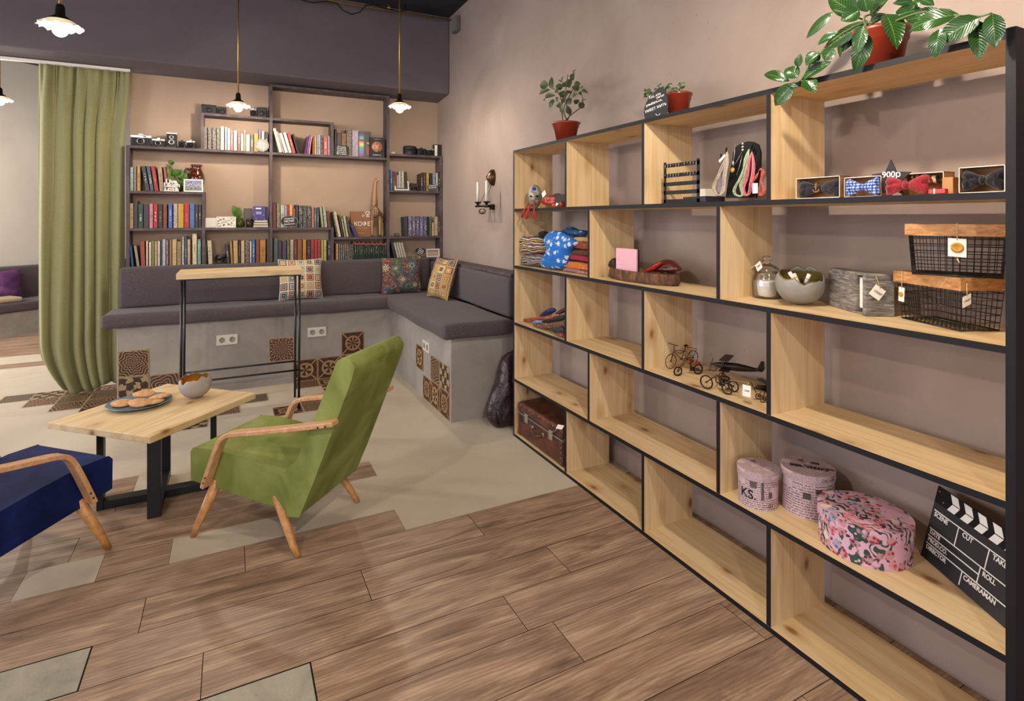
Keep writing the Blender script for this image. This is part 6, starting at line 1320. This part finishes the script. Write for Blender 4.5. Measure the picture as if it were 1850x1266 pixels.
MB().tube([L(.018,-.005,.02), L(.062,-.005,.075)], .0018, 6).tube([L(.018,.005,.02), L(.062,.005,.075)], .0018, 6).tube([L(.06,0,.07), L(.085,0,.03), L(.118,0,.022)], .0028, 6).build('fork_and_frame', M['bronze'], t)
MB().tube([L(.066,-.022,.082), L(.06,-.008,.076), L(.06,.008,.076), L(.066,.022,.082)], .0016, 6).build('handlebar', M['bronze'], t); MB().ell(L(.078,0,.058), (.018,.009,.010), 14, 8).build('fuel_tank', plain('copper_tank', '#8c4c2c', .25, .8, .1), t); MB().ell(L(.112,0,.048), (.018,.008,.006), 12, 6).build('seat', M['red'], t)
mb = MB()
for k in range(3): mb.lathe([(.009,0),(.009,.0025),(.006,.0035)], L(.085,0,.022+.005*k), 12, 0, True, True)
mb.tube([L(.08,.01,.016), L(.14,.012,.012)], .002, 6).build('engine', M['darkmetal'], t)
def plane(label, o, dr, k=1., prop=True):
    t = thing('airplane_model', label, 'model', tuple(o)); L, d, s_ = local(o, dr); K = lambda a, b, z: L(a*k, b*k, z*k)
    Rz = Matrix.Rotation(atan2(d.y, d.x), 3, 'Z')
    MB().ell(K(.085,0,.060), (.085*k,.013*k,.014*k), 18, 12, 0, Rz, lambda v: Vector((v.x, v.y*(1-.55*max(0, v.x/(.085*k))), v.z*(1-.5*max(0, v.x/(.085*k)))))).build('fuselage', M['darkmetal'], t)
    MB().obox(K(.05,0,.052), d*.016*k, s_*.052*k, UP*.0015*k).build('wing', M['darkmetal'], t); MB().obox(K(.05,0,.088), d*.015*k, s_*.048*k, UP*.0014*k).build('wing', M['darkmetal'], t)
    mb = MB()
    for b in (-.04, -.018, .018, .04): mb.tube([K(.042,b,.052), K(.042,b,.088)], .0011*k, 5)
    mb.tube([K(.03,-.022,.014), K(.045,-.01,.05)], .0018*k, 5).tube([K(.03,.022,.014), K(.045,.01,.05)], .0018*k, 5).build('strut', M['bronze'], t)
    MB().obox(K(.16,0,.064), d*.010*k, s_*.03*k, UP*.0013*k).build('tailplane', M['darkmetal'], t); MB().prism([(0,0),(.024*k,0),(.024*k,.030*k),(.014*k,.030*k)], K(.148,.001,.062), d, UP, s_, .002*k).build('tail_fin', M['darkmetal'], t)
    for b in (-.022, .022): mb = MB(); wheel(mb, K(.03,b,.014), .0125*k, s_, 6, .0022*k); mb.build('wheel', M['bronze'], t)
    mb = MB(); c_ = K(-.003,0,.06)
    for a in (.6, .6+pi): mb.leaf(c_, c_ + (s_*cos(a)+UP*sin(a))*.036*k, .009*k, d, 0, .02, .1)
    mb.ell(c_, (.005*k,)*3, 8, 6); mb.build('propeller', M['bronze'], t); return t
plane('dark metal biplane model behind the other metal models', (1.76, 1.655, zb+.0005), (.50, -.866, 0), 1.15)
plane('dark metal airplane model at the right end, partly behind the divider', (1.70, 1.40, zb+.0005), (.9, -.4, 0), .8)
t = thing('engine_model', 'dark metal trike model with big spoked wheels and a price tag', 'model', (1.70, 1.52, zb)); L, d, s_ = local((1.665, 1.600, zb), (.25, -.97, 0))
for a, b, R in ((.012, -.012, .025), (.10, -.018, .02), (.10, .03, .02)): mb = MB(); wheel(mb, L(a, b, R+.002), R, s_, 8, .003); mb.build('wheel', M['darkmetal'], t)
MB().tube([L(.012,-.012,.027), L(.05,0,.06), L(.08,0,.05)], .0025, 6).tube([L(.05,0,.06), L(.10,-.018,.022)], .002, 6).tube([L(.05,0,.06), L(.10,.03,.022)], .002, 6).build('frame', M['bronze'], t)
mb = MB()
for k in range(4): mb.lathe([(.011,0),(.012,.003),(.008,.005)], L(.07,.0,.025+.006*k), 12, 0, True, True)
mb.ell(L(.085,0,.055), (.014,.02,.010), 12, 8).build('engine', M['darkmetal'], t); MB().tube([L(.03,-.04,.085), L(.045,0,.075), L(.03,.04,.085)], .002, 6).build('handlebar', M['bronze'], t)
pt = onX(1349, 706, 1.645); price_tag(t, pt, (.05, -1, .05), (.1, .05, 1), .034, .040, '1200₽', [pt + Vector((.005, -.004, .03)), L(.09, 0, .05)], False, .0095)

# --- fourth row: hat boxes and clapperboard
zb = ZR[3]
news = NT('newspaper_print', .6); uv = news.coord('UV', (26, 8, 1)); s_ = news.sep(uv)
line = news.step(news.math('FRACT', news.math('MULTIPLY', s_[1], 1.9)), .40, .5); gl_ = news.step(news.noise(news.coord('UV', (95, 16, 1)), 1., 1), .42, .48)
cell = news.n('TexWhiteNoise'); fl = news.n('VectorMath'); fl.operation = 'FLOOR'; mp = news.coord('UV', (14, 3, 1)); news.put(fl.inputs[0], mp); news.t.links.new(fl.outputs[0], cell.inputs['Vector']); cv = cell.outputs['Value']
c = news.mix(news.math('MULTIPLY', news.math('MULTIPLY', line, gl_), news.math('MULTIPLY', news.step(cv, .15, .2), .8)), '#c8aeb0', '#4c3c40')
pic = news.math('MULTIPLY', news.step(cv, .80, .81), news.step(news.noise(news.coord('UV'), 14, 4, .7), .42, .5)); c = news.mix(news.math('MULTIPLY', pic, .8), c, '#3c3036')
sx_ = news.sep(mp); g1 = news.step(news.math('ABSOLUTE', news.math('SUBTRACT', news.math('FRACT', sx_[0]), .5)), .47, .49); c = news.mix(news.math('MULTIPLY', g1, .35), c, '#8c7478')
news.base(c); M['news'] = news.m
def hatbox(label, cx, cy, rx, ry, z0, H_, lid, mats, rot=0):
    t = thing('hat_box', label, 'box', (cx, cy, z0)); cr, sr = cos(rot), sin(rot)
    def P(a, f, z, e=0): x, y = (rx+e)*f*cos(a), (ry+e)*f*sin(a); return Vector((cx+x*cr-y*sr, cy+x*sr+y*cr, z0+z))
    mb = MB(); mb.grid(lambda s_, q_: P(2*pi*s_, 1, .001+q_*(H_-lid*.5)), 48, 4); n = 48; mb.add([P(2*pi*k/n, 1, .001) for k in range(n)], [tuple(range(n))[::-1]]); mb.build('body', mats[0], t)
    mb = MB(); mb.grid(lambda s_, q_: P(2*pi*s_, 1, H_-lid+q_*lid, .0035), 48, 3)
    mb.grid(lambda s_, q_: P(2*pi*s_, 1-q_, H_+.0006*(q_ > 0), .0035), 48, 6)
    o = mb.build('lid', mats[1], t)
    if len(mats) < 3:
        for p_ in o.data.uv_layers.active.data: p_.uv = (p_.uv[0], p_.uv[1])
    return t, P
t, P = hatbox('small round pink newspaper print box numbered 01', 1.705, 1.388, .067, .067, zb, .132, .03, (M['news'], M['news']))
def wrap_on(P, a0, z0, R, e=.0008): return lambda co: P(a0 + co.x/R, 1 + e/R, z0+co.y)
text('01', (0,0,0), (1,0,0), (0,1,0), .022, M['t_dark'], t, wrap=wrap_on(P, radians(258), .018, .067))
text('KS.', (0,0,0), (1,0,0), (0,1,0), .044, M['t_dark'], t, wrap=wrap_on(P, radians(190), .05, .067), bold=.0006)
mb = MB()
for (a0, a1, za, zc) in ((228, 236, .04, .10), (250, 262, .045, .066), (196, 216, .078, .104)):
    mb.grid(lambda s_, q_: P(radians(a0+(a1-a0)*s_), 1.012, za+(zc-za)*q_), 6, 1)
mb.build('printed_picture', plain('newsprint_picture', '#5c4c50', .6, 0, .35, 160), t)
t, P = hatbox('medium round newspaper print box behind the floral box', 1.822, 1.275, .083, .083, zb, .152, .03, (M['news'], M['news']))
lz = zb+.1535
text('STRANDED', (1.84, 1.245, lz), (.62, -.78, 0), (.78, .62, 0), .019, M['t_dark'], t); text('FOR WEEKS', (1.828, 1.235, lz), (.62, -.78, 0), (.78, .62, 0), .024, M['t_dark'], t, bold=.0005) if 0 else text('FOR WEEKS', (1.812, 1.262, lz), (.62, -.78, 0), (.78, .62, 0), .022, M['t_dark'], t, bold=.0005)
mb = MB(); mb.obox((1.79, 1.30, lz-.0002), Vector((.62,-.78,0))*.018, Vector((.78,.62,0))*.009, UP*.0004).obox((1.862, 1.275, lz-.0002), Vector((.62,-.78,0))*.014, Vector((.78,.62,0))*.008, UP*.0004).build('printed_picture', plain('newsprint_dark', '#3c3034', .6, 0, .4, 160), t)
text('JOURNEYS', (0,0,0), (1,0,0), (0,1,0), .012, M['t_dark'], t, wrap=wrap_on(P, radians(255), .062, .083)); text('COURIER', (0,0,0), (1,0,0), (0,1,0), .013, M['t_dark'], t, wrap=lambda co: P(radians(262)+co.x/.083, 1.055, .137+co.y))
mb = MB()
for (a0, a1, za, zc) in ((205, 222, .070, .092), (232, 246, .092, .108)): mb.grid(lambda s_, q_: P(radians(a0+(a1-a0)*s_), 1.008, za+(zc-za)*q_), 6, 1)
mb.build('printed_picture', plain('newsprint_photo', '#4c4044', .6, 0, .4, 160), t)
fl1 = flower('pink_floral_side', '#cf9fae', ['#8c1430', '#a82848', '#2c6890', '#b8c8c0', '#98203c', '#6c1830'], 26, 5, '#2c4c3c', '#d8b8a8', 'Object', .34, .5, None)
def floral():
    t = NT('pink_floral_paper', .5); v = t.coord('Object'); vo = t.vor(v, 30, 'F1', .85); r_ = vo.outputs['Distance']; s_ = t.sep(vo.outputs['Color'])
    vo2 = t.vor(v, 70, 'F1', 1.); pet = t.step(t.math('ADD', r_, t.math('MULTIPLY', vo2.outputs['Distance'], .28)), .60, .55)
    col = t.ramp(s_[0], [(0, '#8c1434'), (.22, '#b83c58'), (.42, '#2c6c94'), (.55, '#c8d0bc'), (.68, '#981c3c'), (.84, '#5c1c34')], 'CONSTANT')
    col = t.mix(t.math('MULTIPLY', t.step(vo2.outputs['Distance'], .25, .5), .5), col, '#e0b8b8')
    lv = t.n('TexWave'); t.put(lv.inputs['Vector'], v); lv.inputs['Scale'].default_value = 8; lv.inputs['Distortion'].default_value = 16; lv.inputs['Detail'].default_value = 1.5; lv.inputs['Detail Scale'].default_value = 3
    leaf = t.math('MULTIPLY', t.step(lv.outputs[1], .62, .68), t.step(t.noise(v, 16, 2), .44, .5)); c = t.mix(leaf, '#d2a2b4', '#26443a')
    c = t.mix(t.math('MULTIPLY', pet, t.step(s_[1], .12, .14)), c, col); return t.base(c).m
fm = floral()
hatbox('large oval pink floral box with red and blue flowers', 1.773, 1.050, .122, .128, zb, .112, .034, (fm, fm))
# clapperboard
A = Vector((1.880, .944, zb+.001)); dx = Vector((-.49, -.872, 0)).normalized(); up = Vector((.052, -.014, .21)).normalized(); up = (up - dx*up.dot(dx)).normalized(); nn = dx.cross(up)
t = thing('clapperboard', 'black film clapperboard with white lettering leaning in the fourth row', 'clapperboard', tuple(A + dx*.15)); WC, HC = .325, .17
Q = lambda x, y, e=.0005: A + dx*x + up*y + nn*e
MB().prism([(0, 0), (WC, 0), (WC, HC), (0, HC)], A - nn*.005, dx, up, nn, .005).build('board', M['slate'], t)
MB().prism([(0, HC), (WC, HC), (WC, HC+.024), (0, HC+.024)], A - nn*.005, dx, up, nn, .0052).build('lower_stick', M['black'], t); MB().prism([(0, HC+.0245), (WC, HC+.0245), (WC, HC+.049), (0, HC+.049)], A - nn*.005, dx, up, nn, .0052).build('upper_stick', M['black'], t)
mb = MB()
for k in range(6):
    x = .052+k*.05; mb.prism([(x, HC+.001), (x+.028, HC+.001), (x+.042, HC+.023), (x+.014, HC+.023)], A+nn*.0003, dx, up, nn, .0004).prism([(x+.014, HC+.0255), (x+.042, HC+.0255), (x+.028, HC+.048), (x, HC+.048)], A+nn*.0003, dx, up, nn, .0004)
mb.build('stick_stripe', M['lilacwhite'] if 'lilacwhite' in M else M['chalk'], t)
mb = MB(); LW = .0016
def hl(x0, x1, y): mb.prism([(x0, y-LW), (x1, y-LW), (x1, y+LW), (x0, y+LW)], A, dx, up, nn, .0005)
def vl(x, y0, y1): mb.prism([(x-LW, y0), (x+LW, y0), (x+LW, y1), (x-LW, y1)], A, dx, up, nn, .0005)
hl(.008, WC-.008, .148); hl(.008, WC-.008, .092); hl(.008, .200, .070); hl(.008, WC-.008, .047); vl(.105, .092, .148); vl(.212, .092, .148); vl(.200, .047, .092); vl(.150, .008, .047)
mb.build('printed_line', M['chalk'], t)
for tx, x, y, s_ in (('SCENE', .012, .137, .0185), ('CUT', .122, .137, .0185), ('TAKE', .226, .137, .0185), ('DATE', .012, .082, .0165), ('PROD.CO.', .012, .059, .0165), ('DIRECTOR', .012, .036, .0165), ('ROLL', .210, .080, .0175), ('CAMERAMAN', .158, .036, .0175)):
    text(tx, Q(x, y), dx, up, s_, M['chalk'], t, align='LEFT', bold=.0004)
mb = MB()
for x, y in ((.012, HC+.036), (.034, HC+.012)): mb.ell(Q(x, y, .001), (.002, .002, .002), 8, 6)
mb.build('rivet', M['silver'], t)

# --- bottom row: suitcase
t = thing('suitcase', 'small vintage brown leather suitcase in the bottom left cell', 'suitcase', (1.77, 2.88, ZR[4]))
lt = NT('worn_brown_leather', .42); nz = lt.noise(lt.coord('Object'), 14, 5, .65); lt.base(lt.ramp(nz, [(.3, '#2c1410'), (.5, '#4c2418'), (.75, '#7c4428')])).bump(lt.noise(lt.coord('Object'), 120, 3), .3, .002)
z0 = ZR[4]+.001; x0, x1, y0, y1 = 1.642, 1.885, 2.615, 3.15
MB().box((x0, y0, z0), (x1, y1, z0+.145)).build('lower_shell', lt.m, t, bevel=.012, seg=3); MB().box((x0-.002, y0-.002, z0+.147), (x1, y1+.002, z0+.212)).build('lid', lt.m, t, bevel=.016, seg=3)
MB().box((x0-.004, y0-.004, z0+.1435), (x1, y1+.004, z0+.1485)).build('seam_trim', M['silver'], t)
for y in (y0+.12, y1-.12):
    MB().box((x0-.009, y-.02, z0+.112), (x0-.001, y+.02, z0+.165)).build('lock', M['silver'], t, bevel=.002)
MB().tube([(x0-.004, y0+.21, z0+.11), (x0-.022, y0+.215, z0+.098), (x0-.024, y0+.26, z0+.090), (x0-.024, y1-.26, z0+.090), (x0-.022, y1-.215, z0+.098), (x0-.004, y1-.21, z0+.11)], [.005, .007, .009, .009, .007, .005], 8).build('handle', lt.m, t)
for y in (y0+.205, y1-.205): MB().box((x0-.010, y-.010, z0+.10), (x0-.001, y+.010, z0+.122)).build('handle_mount', M['silver'], t, bevel=.002)
for ys in (y0, y1):
    for zz in (0, .16):
        s_ = 1 if ys == y0 else -1
        MB().box((x0-.004, ys-.004*s_ if s_ > 0 else ys-.035, z0+zz), (x0+.035, ys+.035 if s_ > 0 else ys+.004, z0+zz+.045)).build('corner_guard', lt.m, t, bevel=.010, seg=3)
mb = MB()
for k in range(9): mb.ell((x0-.0045, y0+.04+k*.056, z0+.200), (.002, .0035, .0035), 8, 6)
for k in range(7): mb.ell((x0+.010+k*.034, y0-.0035, z0+.155), (.003, .002, .003), 8, 6)
for k in range(5): mb.ell((x0-.0045, y0+.012, z0+.02+k*.028), (.002, .003, .003), 8, 6)
mb.build('rivet', M['silver'], t)
price_tag(t, (x0-.01, y0+.012, z0+.222), (.3, -.9, .1), (.7, .3, .5), .045, .028, None, [(x0-.018, y0+.05, z0+.19), (x0-.012, y0+.115, z0+.15)])

# ---------------------------------------------------------------- leather gig bag at the bench end
q = zpx(840, 560, 4.364); Yb = 3.43
outl = [(360,325),(330,335),(290,370),(262,460),(250,540),(215,580),(170,685),(142,760),(145,840),(195,895),(250,922),(330,915),(430,905),(500,850),(510,760),(480,640),(440,560),(425,470),(420,380),(395,330)]
P3 = [onY(*q(*p), Yb) for p in smooth_loop(outl, 1)]; P3 = [Vector((p.x, p.y - .10*(1-min(1, p.z/.62)) + .02, max(p.z, .003))) for p in P3]
t = thing('instrument_bag', 'dark purple brown leather instrument bag leaning on the bench end', 'bag', (1.62, 3.38, 0))
lb = NT('plum_leather', .38); nz = lb.noise(lb.coord('Object'), 7, 4, .6, 1.); lb.base(lb.ramp(nz, [(.3, '#1e1014'), (.6, '#38202a'), (.8, '#4c303a')])).bump(nz, .7, .03)
puff(P3, .15, 5, .08, 3, flat=.35).build('body', lb.m, t)
zp = [onY(*q(*p), Yb) for p in ((190,745),(186,800),(192,850))]; zp = [Vector((p.x, p.y-.10*(1-min(1, p.z/.62))-.028-.012*i, p.z)) for i, p in enumerate(zp)]
MB().tube(zp, .007, 6).build('zip_seam', M['black'], t)
p = onY(*q(365, 335), Yb); MB().tube([p + Vector((-.01, -.0, -.02)), p + Vector((-.005, -.02, .012)), p + Vector((.015, -.01, .02)), p + Vector((.02, 0, -.01))], .006, 8).build('hanging_loop', M['black'], t)

# ---------------------------------------------------------------- wall candle sconce
t = thing('wall_sconce', 'bronze mask wall sconce with two white candles and chains', 'sconce', (XW, 4.21, 1.5))
R90 = Matrix.Rotation(radians(-90), 3, 'Z')
MB().ell((XW-.004, 4.215, 1.745), (.050, .044, .070), 20, 14, 0, None, lambda v: Vector((min(v.x, .003)*(1+.35*math.exp(-((v.y/.01)**2+((v.z+.0)/.022)**2))), v.y*(1-.15*max(0, -v.z/.07)), v.z))).build('mask_plaque', M['bronze'], t)
for s_ in (-1, 1): MB().ell((XW-.048, 4.215+s_*.016, 1.755), (.005, .009, .005), 8, 6).build('mask_eye', M['darkmetal'], t)
MB().box((XW-.03, 4.19, 1.475), (XW-.001, 4.235, 1.52)).build('wall_mount', M['darkmetal'], t, bevel=.003)
MB().tube([(1.858, 4.08, 1.505), (1.858, 4.345, 1.505)], .009, 8).tube([(1.858, 4.21, 1.505), (XW-.02, 4.21, 1.5)], .009, 8).build('arm', M['darkmetal'], t)
for s_ in (-1, 1):
    y = 4.21+s_*.09; MB().lathe([(.008, -.02), (.012, -.005), (.030, .004), (.033, .010), (.028, .010), (.012, .006), (0, .006)], (1.858, y, 1.532), 18).build('drip_pan', M['darkmetal'], t)
    o = MB().lathe([(0, 0), (.0105, 0), (.0098, .165), (.004, .170), (0, .170)], (1.858, y, 1.540), 16).build('candle', M['paper'], origin=(1.858, y, 1.54)); tag(o, 'white taper candle on the wall sconce, ' + ('nearer the shelving' if s_ < 0 else 'nearer the bookshelf'), 'candle')
    MB().tube([(o_[0], o_[1], o_[2]) for o_ in [(1.858, 4.21+s_*(.02+.045*sin(a)), 1.48-.022*(1-cos(a))*.9) for a in [pi*k/8*1.5 for k in range(9)]]], .0045, 6).build('scroll', M['darkmetal'], t)
    a, b = Vector((1.935, 4.215+s_*.02, 1.69)), Vector((1.858, 4.21+s_*.055, 1.515)); mb = MB()
    for k in range(14):
        c_ = a.lerp(b, (k+.5)/14); d_ = (b-a).normalized(); e = d_.cross(Vector((1, 0, 0)) if k % 2 else Vector((0, 1, 0))).normalized()
        mb.tube([c_ + d_*.008*cos(w_) + e*.0042*sin(w_) for w_ in [2*pi*j/8 for j in range(8)]], .0013, 4, closed=True)
    mb.build('chain', M['darkmetal'], t)

# ---------------------------------------------------------------- plants on top of the shelving
ZT = 1.84
def pot(c, r_, h_, parent):
    x, y = c; MB().lathe([(0, .001), (r_*.68, .001), (r_*.9, h_*.72), (r_*.95, h_*.73), (r_*.97, h_*.88), (r_*1.06, h_*.9), (r_*1.08, h_*.98), (r_*1.0, h_), (r_*.92, h_*.98), (r_*.9, h_*.85), (0, h_*.85)], (x, y, ZT), 40).build('pot', M['terracotta'], parent)
    MB().lathe([(r_*.9, h_*.86), (0, h_*.88)], (x, y, ZT), 24).build('soil', M['soil'], parent)
def plant(name, label, c, r_, h_, ox, oy, k, leaves, stems, lmat, xs, spread, nrm, bend=(.05, .16), srad=.003, smat='stem_brown', seed=1, flip=0):
    t = thing(name, label, 'plant', (c[0], c[1], ZT)); pot(c, r_, h_, t); r = random.Random(seed)
    top = Vector((c[0], c[1], ZT+h_*.86))
    for i, st in enumerate(stems):
        pts = [onX(ox+p_[0]/k, oy+p_[1]/k, p_[2] if len(p_) > 2 else xs) for p_ in st]; fixed = len(st[0]) > 2
        base = top + Vector((r.uniform(-.3, .3)*r_, r.uniform(-.4, .4)*r_, 0))
        pts = [base] + [Vector((p.x + (0 if fixed else spread*.4*sin(i*2.1+j)), p.y, p.z)) for j, p in enumerate(pts)]
        sm = []
        for j in range(len(pts)-1): sm += [pts[j], pts[j].lerp(pts[j+1], .5)]
        sm.append(pts[-1]); sm = [sm[0]] + [(sm[j-1]+2*sm[j]+sm[j+1])/4 for j in range(1, len(sm)-1)] + [sm[-1]]
        MB().tube(sm, [srad*(1.2-.6*j/len(sm)) for j in range(len(sm))], 6).build('stem', M[smat], t)
    for i, lf_ in enumerate(leaves):
        x0_, y0_, x1_, y1_, w_ = lf_[:5]; xa = xs + spread*.5*sin(i*1.7); xb_ = xa + spread*r.uniform(-.6, .5)
        if len(lf_) > 5: xa = lf_[5] + .012*sin(i*2.3); xb_ = xa - .006
        A_ = onX(ox+x0_/k, oy+y0_/k, xa); B_ = onX(ox+x1_/k, oy+y1_/k, xb_); d_ = ((A_+B_)/2-C0).dot(FW)
        nv = Vector((-.84, -.52, .12)) + Vector((r.uniform(-.25, .25), r.uniform(-.25, .25), r.uniform(-.25, .25)))
        mb = MB().leaf(A_, B_, w_/k*d_/1000*1.3, nv, 0, r.uniform(*bend), r.uniform(.05, .3)); mb.build('leaf', M[lmat], t)
    return t
L1 = [(190,330,95,340,78),(210,385,90,445,55),(235,380,225,240,55),(270,450,150,505,58),(255,490,205,590,48),(345,360,265,345,58),(340,290,360,230,18),(385,350,330,330,55),(430,360,425,260,78),(470,280,470,200,48),(470,215,500,160,34),(480,330,545,310,48),(520,400,480,330,62),(545,370,580,345,24),(550,445,630,420,44),(555,520,615,490,16),(530,525,585,585,56),(470,500,530,520,48),(385,400,325,465,66),(400,480,440,545,66),(390,500,335,530,55),(300,535,330,585,50),(345,555,345,655,54),(405,560,435,665,54),(440,400,395,430,52),(460,450,515,430,52),(300,390,262,405,44),(320,430,405,440,62),(300,470,290,525,48),(450,350,500,395,50),(350,300,300,270,14)]
plant('potted_plant', 'bushy dark leaved plant in a brown pot, leftmost on the shelving', (1.715, 2.695), .078, .112, 960, 100, 6.167, L1, [[(335,640),(290,500),(240,400),(200,335)],[(385,650),(385,560),(430,440),(470,220)],[(412,650),(425,560),(450,420),(430,330)],[(450,650),(480,590),(530,530),(540,400)]], 'leafdark', 1.71, .10, (-.8, -.5, .6), seed=3)
L2 = []
r = random.Random(12)
for (cx_, cy_) in ((1290,390),(1310,430),(1270,440),(1400,370),(1430,345),(1500,350),(1540,335),(1480,370),(1600,375),(1640,330),(1690,320),(1700,360),(1660,370),(1330,400)):
    for kk in range(3): a = r.uniform(0, 6.28); L2.append((cx_, cy_, cx_+34*cos(a), cy_-30*sin(a)*.9, 26))
plant('potted_plant', 'small succulent in a reddish pot behind the chalkboard sign', (1.80, 1.888), .058, .125, 960, 100, 6.167, L2, [[(1600,385),(1290,400),(1270,470)],[(1610,385),(1420,360)],[(1620,385),(1540,340)],[(1640,380),(1690,330)],[(1300,400),(1295,480)]], 'leafsmall', 1.79, .05, (-.8, -.5, .6), (.05, .2), .0018, 'stem', 5)
L3 = [(490,85,302,272,56),(660,112,455,-20,120),(680,70,550,150,95),(735,85,700,-50,85),(755,100,895,-15,90),(758,155,868,100,50),(868,100,945,352,110),(745,150,430,352,80),(700,170,560,368,64),(545,310,540,408,30),(710,180,655,392,72,1.600),(727,228,645,518,95,1.600),(1120,62,915,120,90),(1280,92,1010,145,92),(1385,100,1035,218,112,1.600),(1542,120,1240,302,122,1.600),(1250,205,1222,412,84,1.600),(1530,150,1535,422,96,1.600),(1625,95,1645,338,98,1.600),(1060,10,915,25,46),(1100,-15,1212,38,50),(1062,5,1110,45,34),
 (530,228,385,318,46,1.600),(490,340,432,432,72,1.600),(395,370,300,466,66,1.600),(480,440,268,572,66,1.600),(245,550,152,492,82,1.600),(240,478,262,380,42,1.600),(182,577,2,528,60,1.600),(208,590,80,752,84,1.600),(292,560,365,656,80,1.600),(400,385,330,455,46,1.600),(250,620,170,600,20,1.600)]
plant('rubber_plant', 'large glossy rubber plant in a red brown pot trailing over the shelving', (1.79, 1.012), .079, .142, 1380, 0, 3.936, L3, [[(745,190),(750,150),(700,150),(640,110),(540,80)],[(745,190,1.75),(720,150,1.72),(560,230,1.66),(440,330,1.61),(400,380,1.60),(320,460,1.60),(270,580,1.60),(200,590,1.60)],[(750,190),(755,120),(800,100),(870,100)],[(760,190,1.75),(900,170,1.72),(1000,120,1.68),(1150,75,1.64),(1300,100,1.61),(1450,120,1.60),(1560,115,1.60),(1620,92,1.60)],[(1060,10),(1062,45),(1110,70)]], 'rubber', 1.745, .09, (-.85, -.5, .1), (.04, .14), .0035, 'stem', 8)
sp = smooth_loop([(x_*1.22, y_) for x_, y_ in [(.0,.0),(.045,-.002),(.075,.005),(.085,.05),(.080,.11),(.060,.140),(.045,.138),(.030,.120),(.004,.095),(-.012,.05),(-.008,.01)]], 2)
p = onX(1168, 208, 1.665); t = outline_sign('chalkboard_sign', 'black irregular chalkboard with Russian handwriting before the succulent', sp, (1.665, p.y, ZT+.002), (.40, -.917, 0), (0, 0, 1), .004, M['slate'], [('Тот, кто', .040, .104, .0155), ('умеет', .066, .098, .013), ('улыбаться,', .036, .074, .0150), ('УМЕЕТ ЖИТЬ', .044, .050, .0160)], 0, rot=radians(14))
MB().tube([Vector((1.665, p.y, ZT)) + Vector((.40, -.917, 0))*(.055+.010*cos(a)) + Vector((-.917, -.40, 0))*.001 + UP*(.026-.008*sin(a)) for a in [pi*k/8 for k in range(9)]], .0012, 5).build('smile', M['chalk'], t)
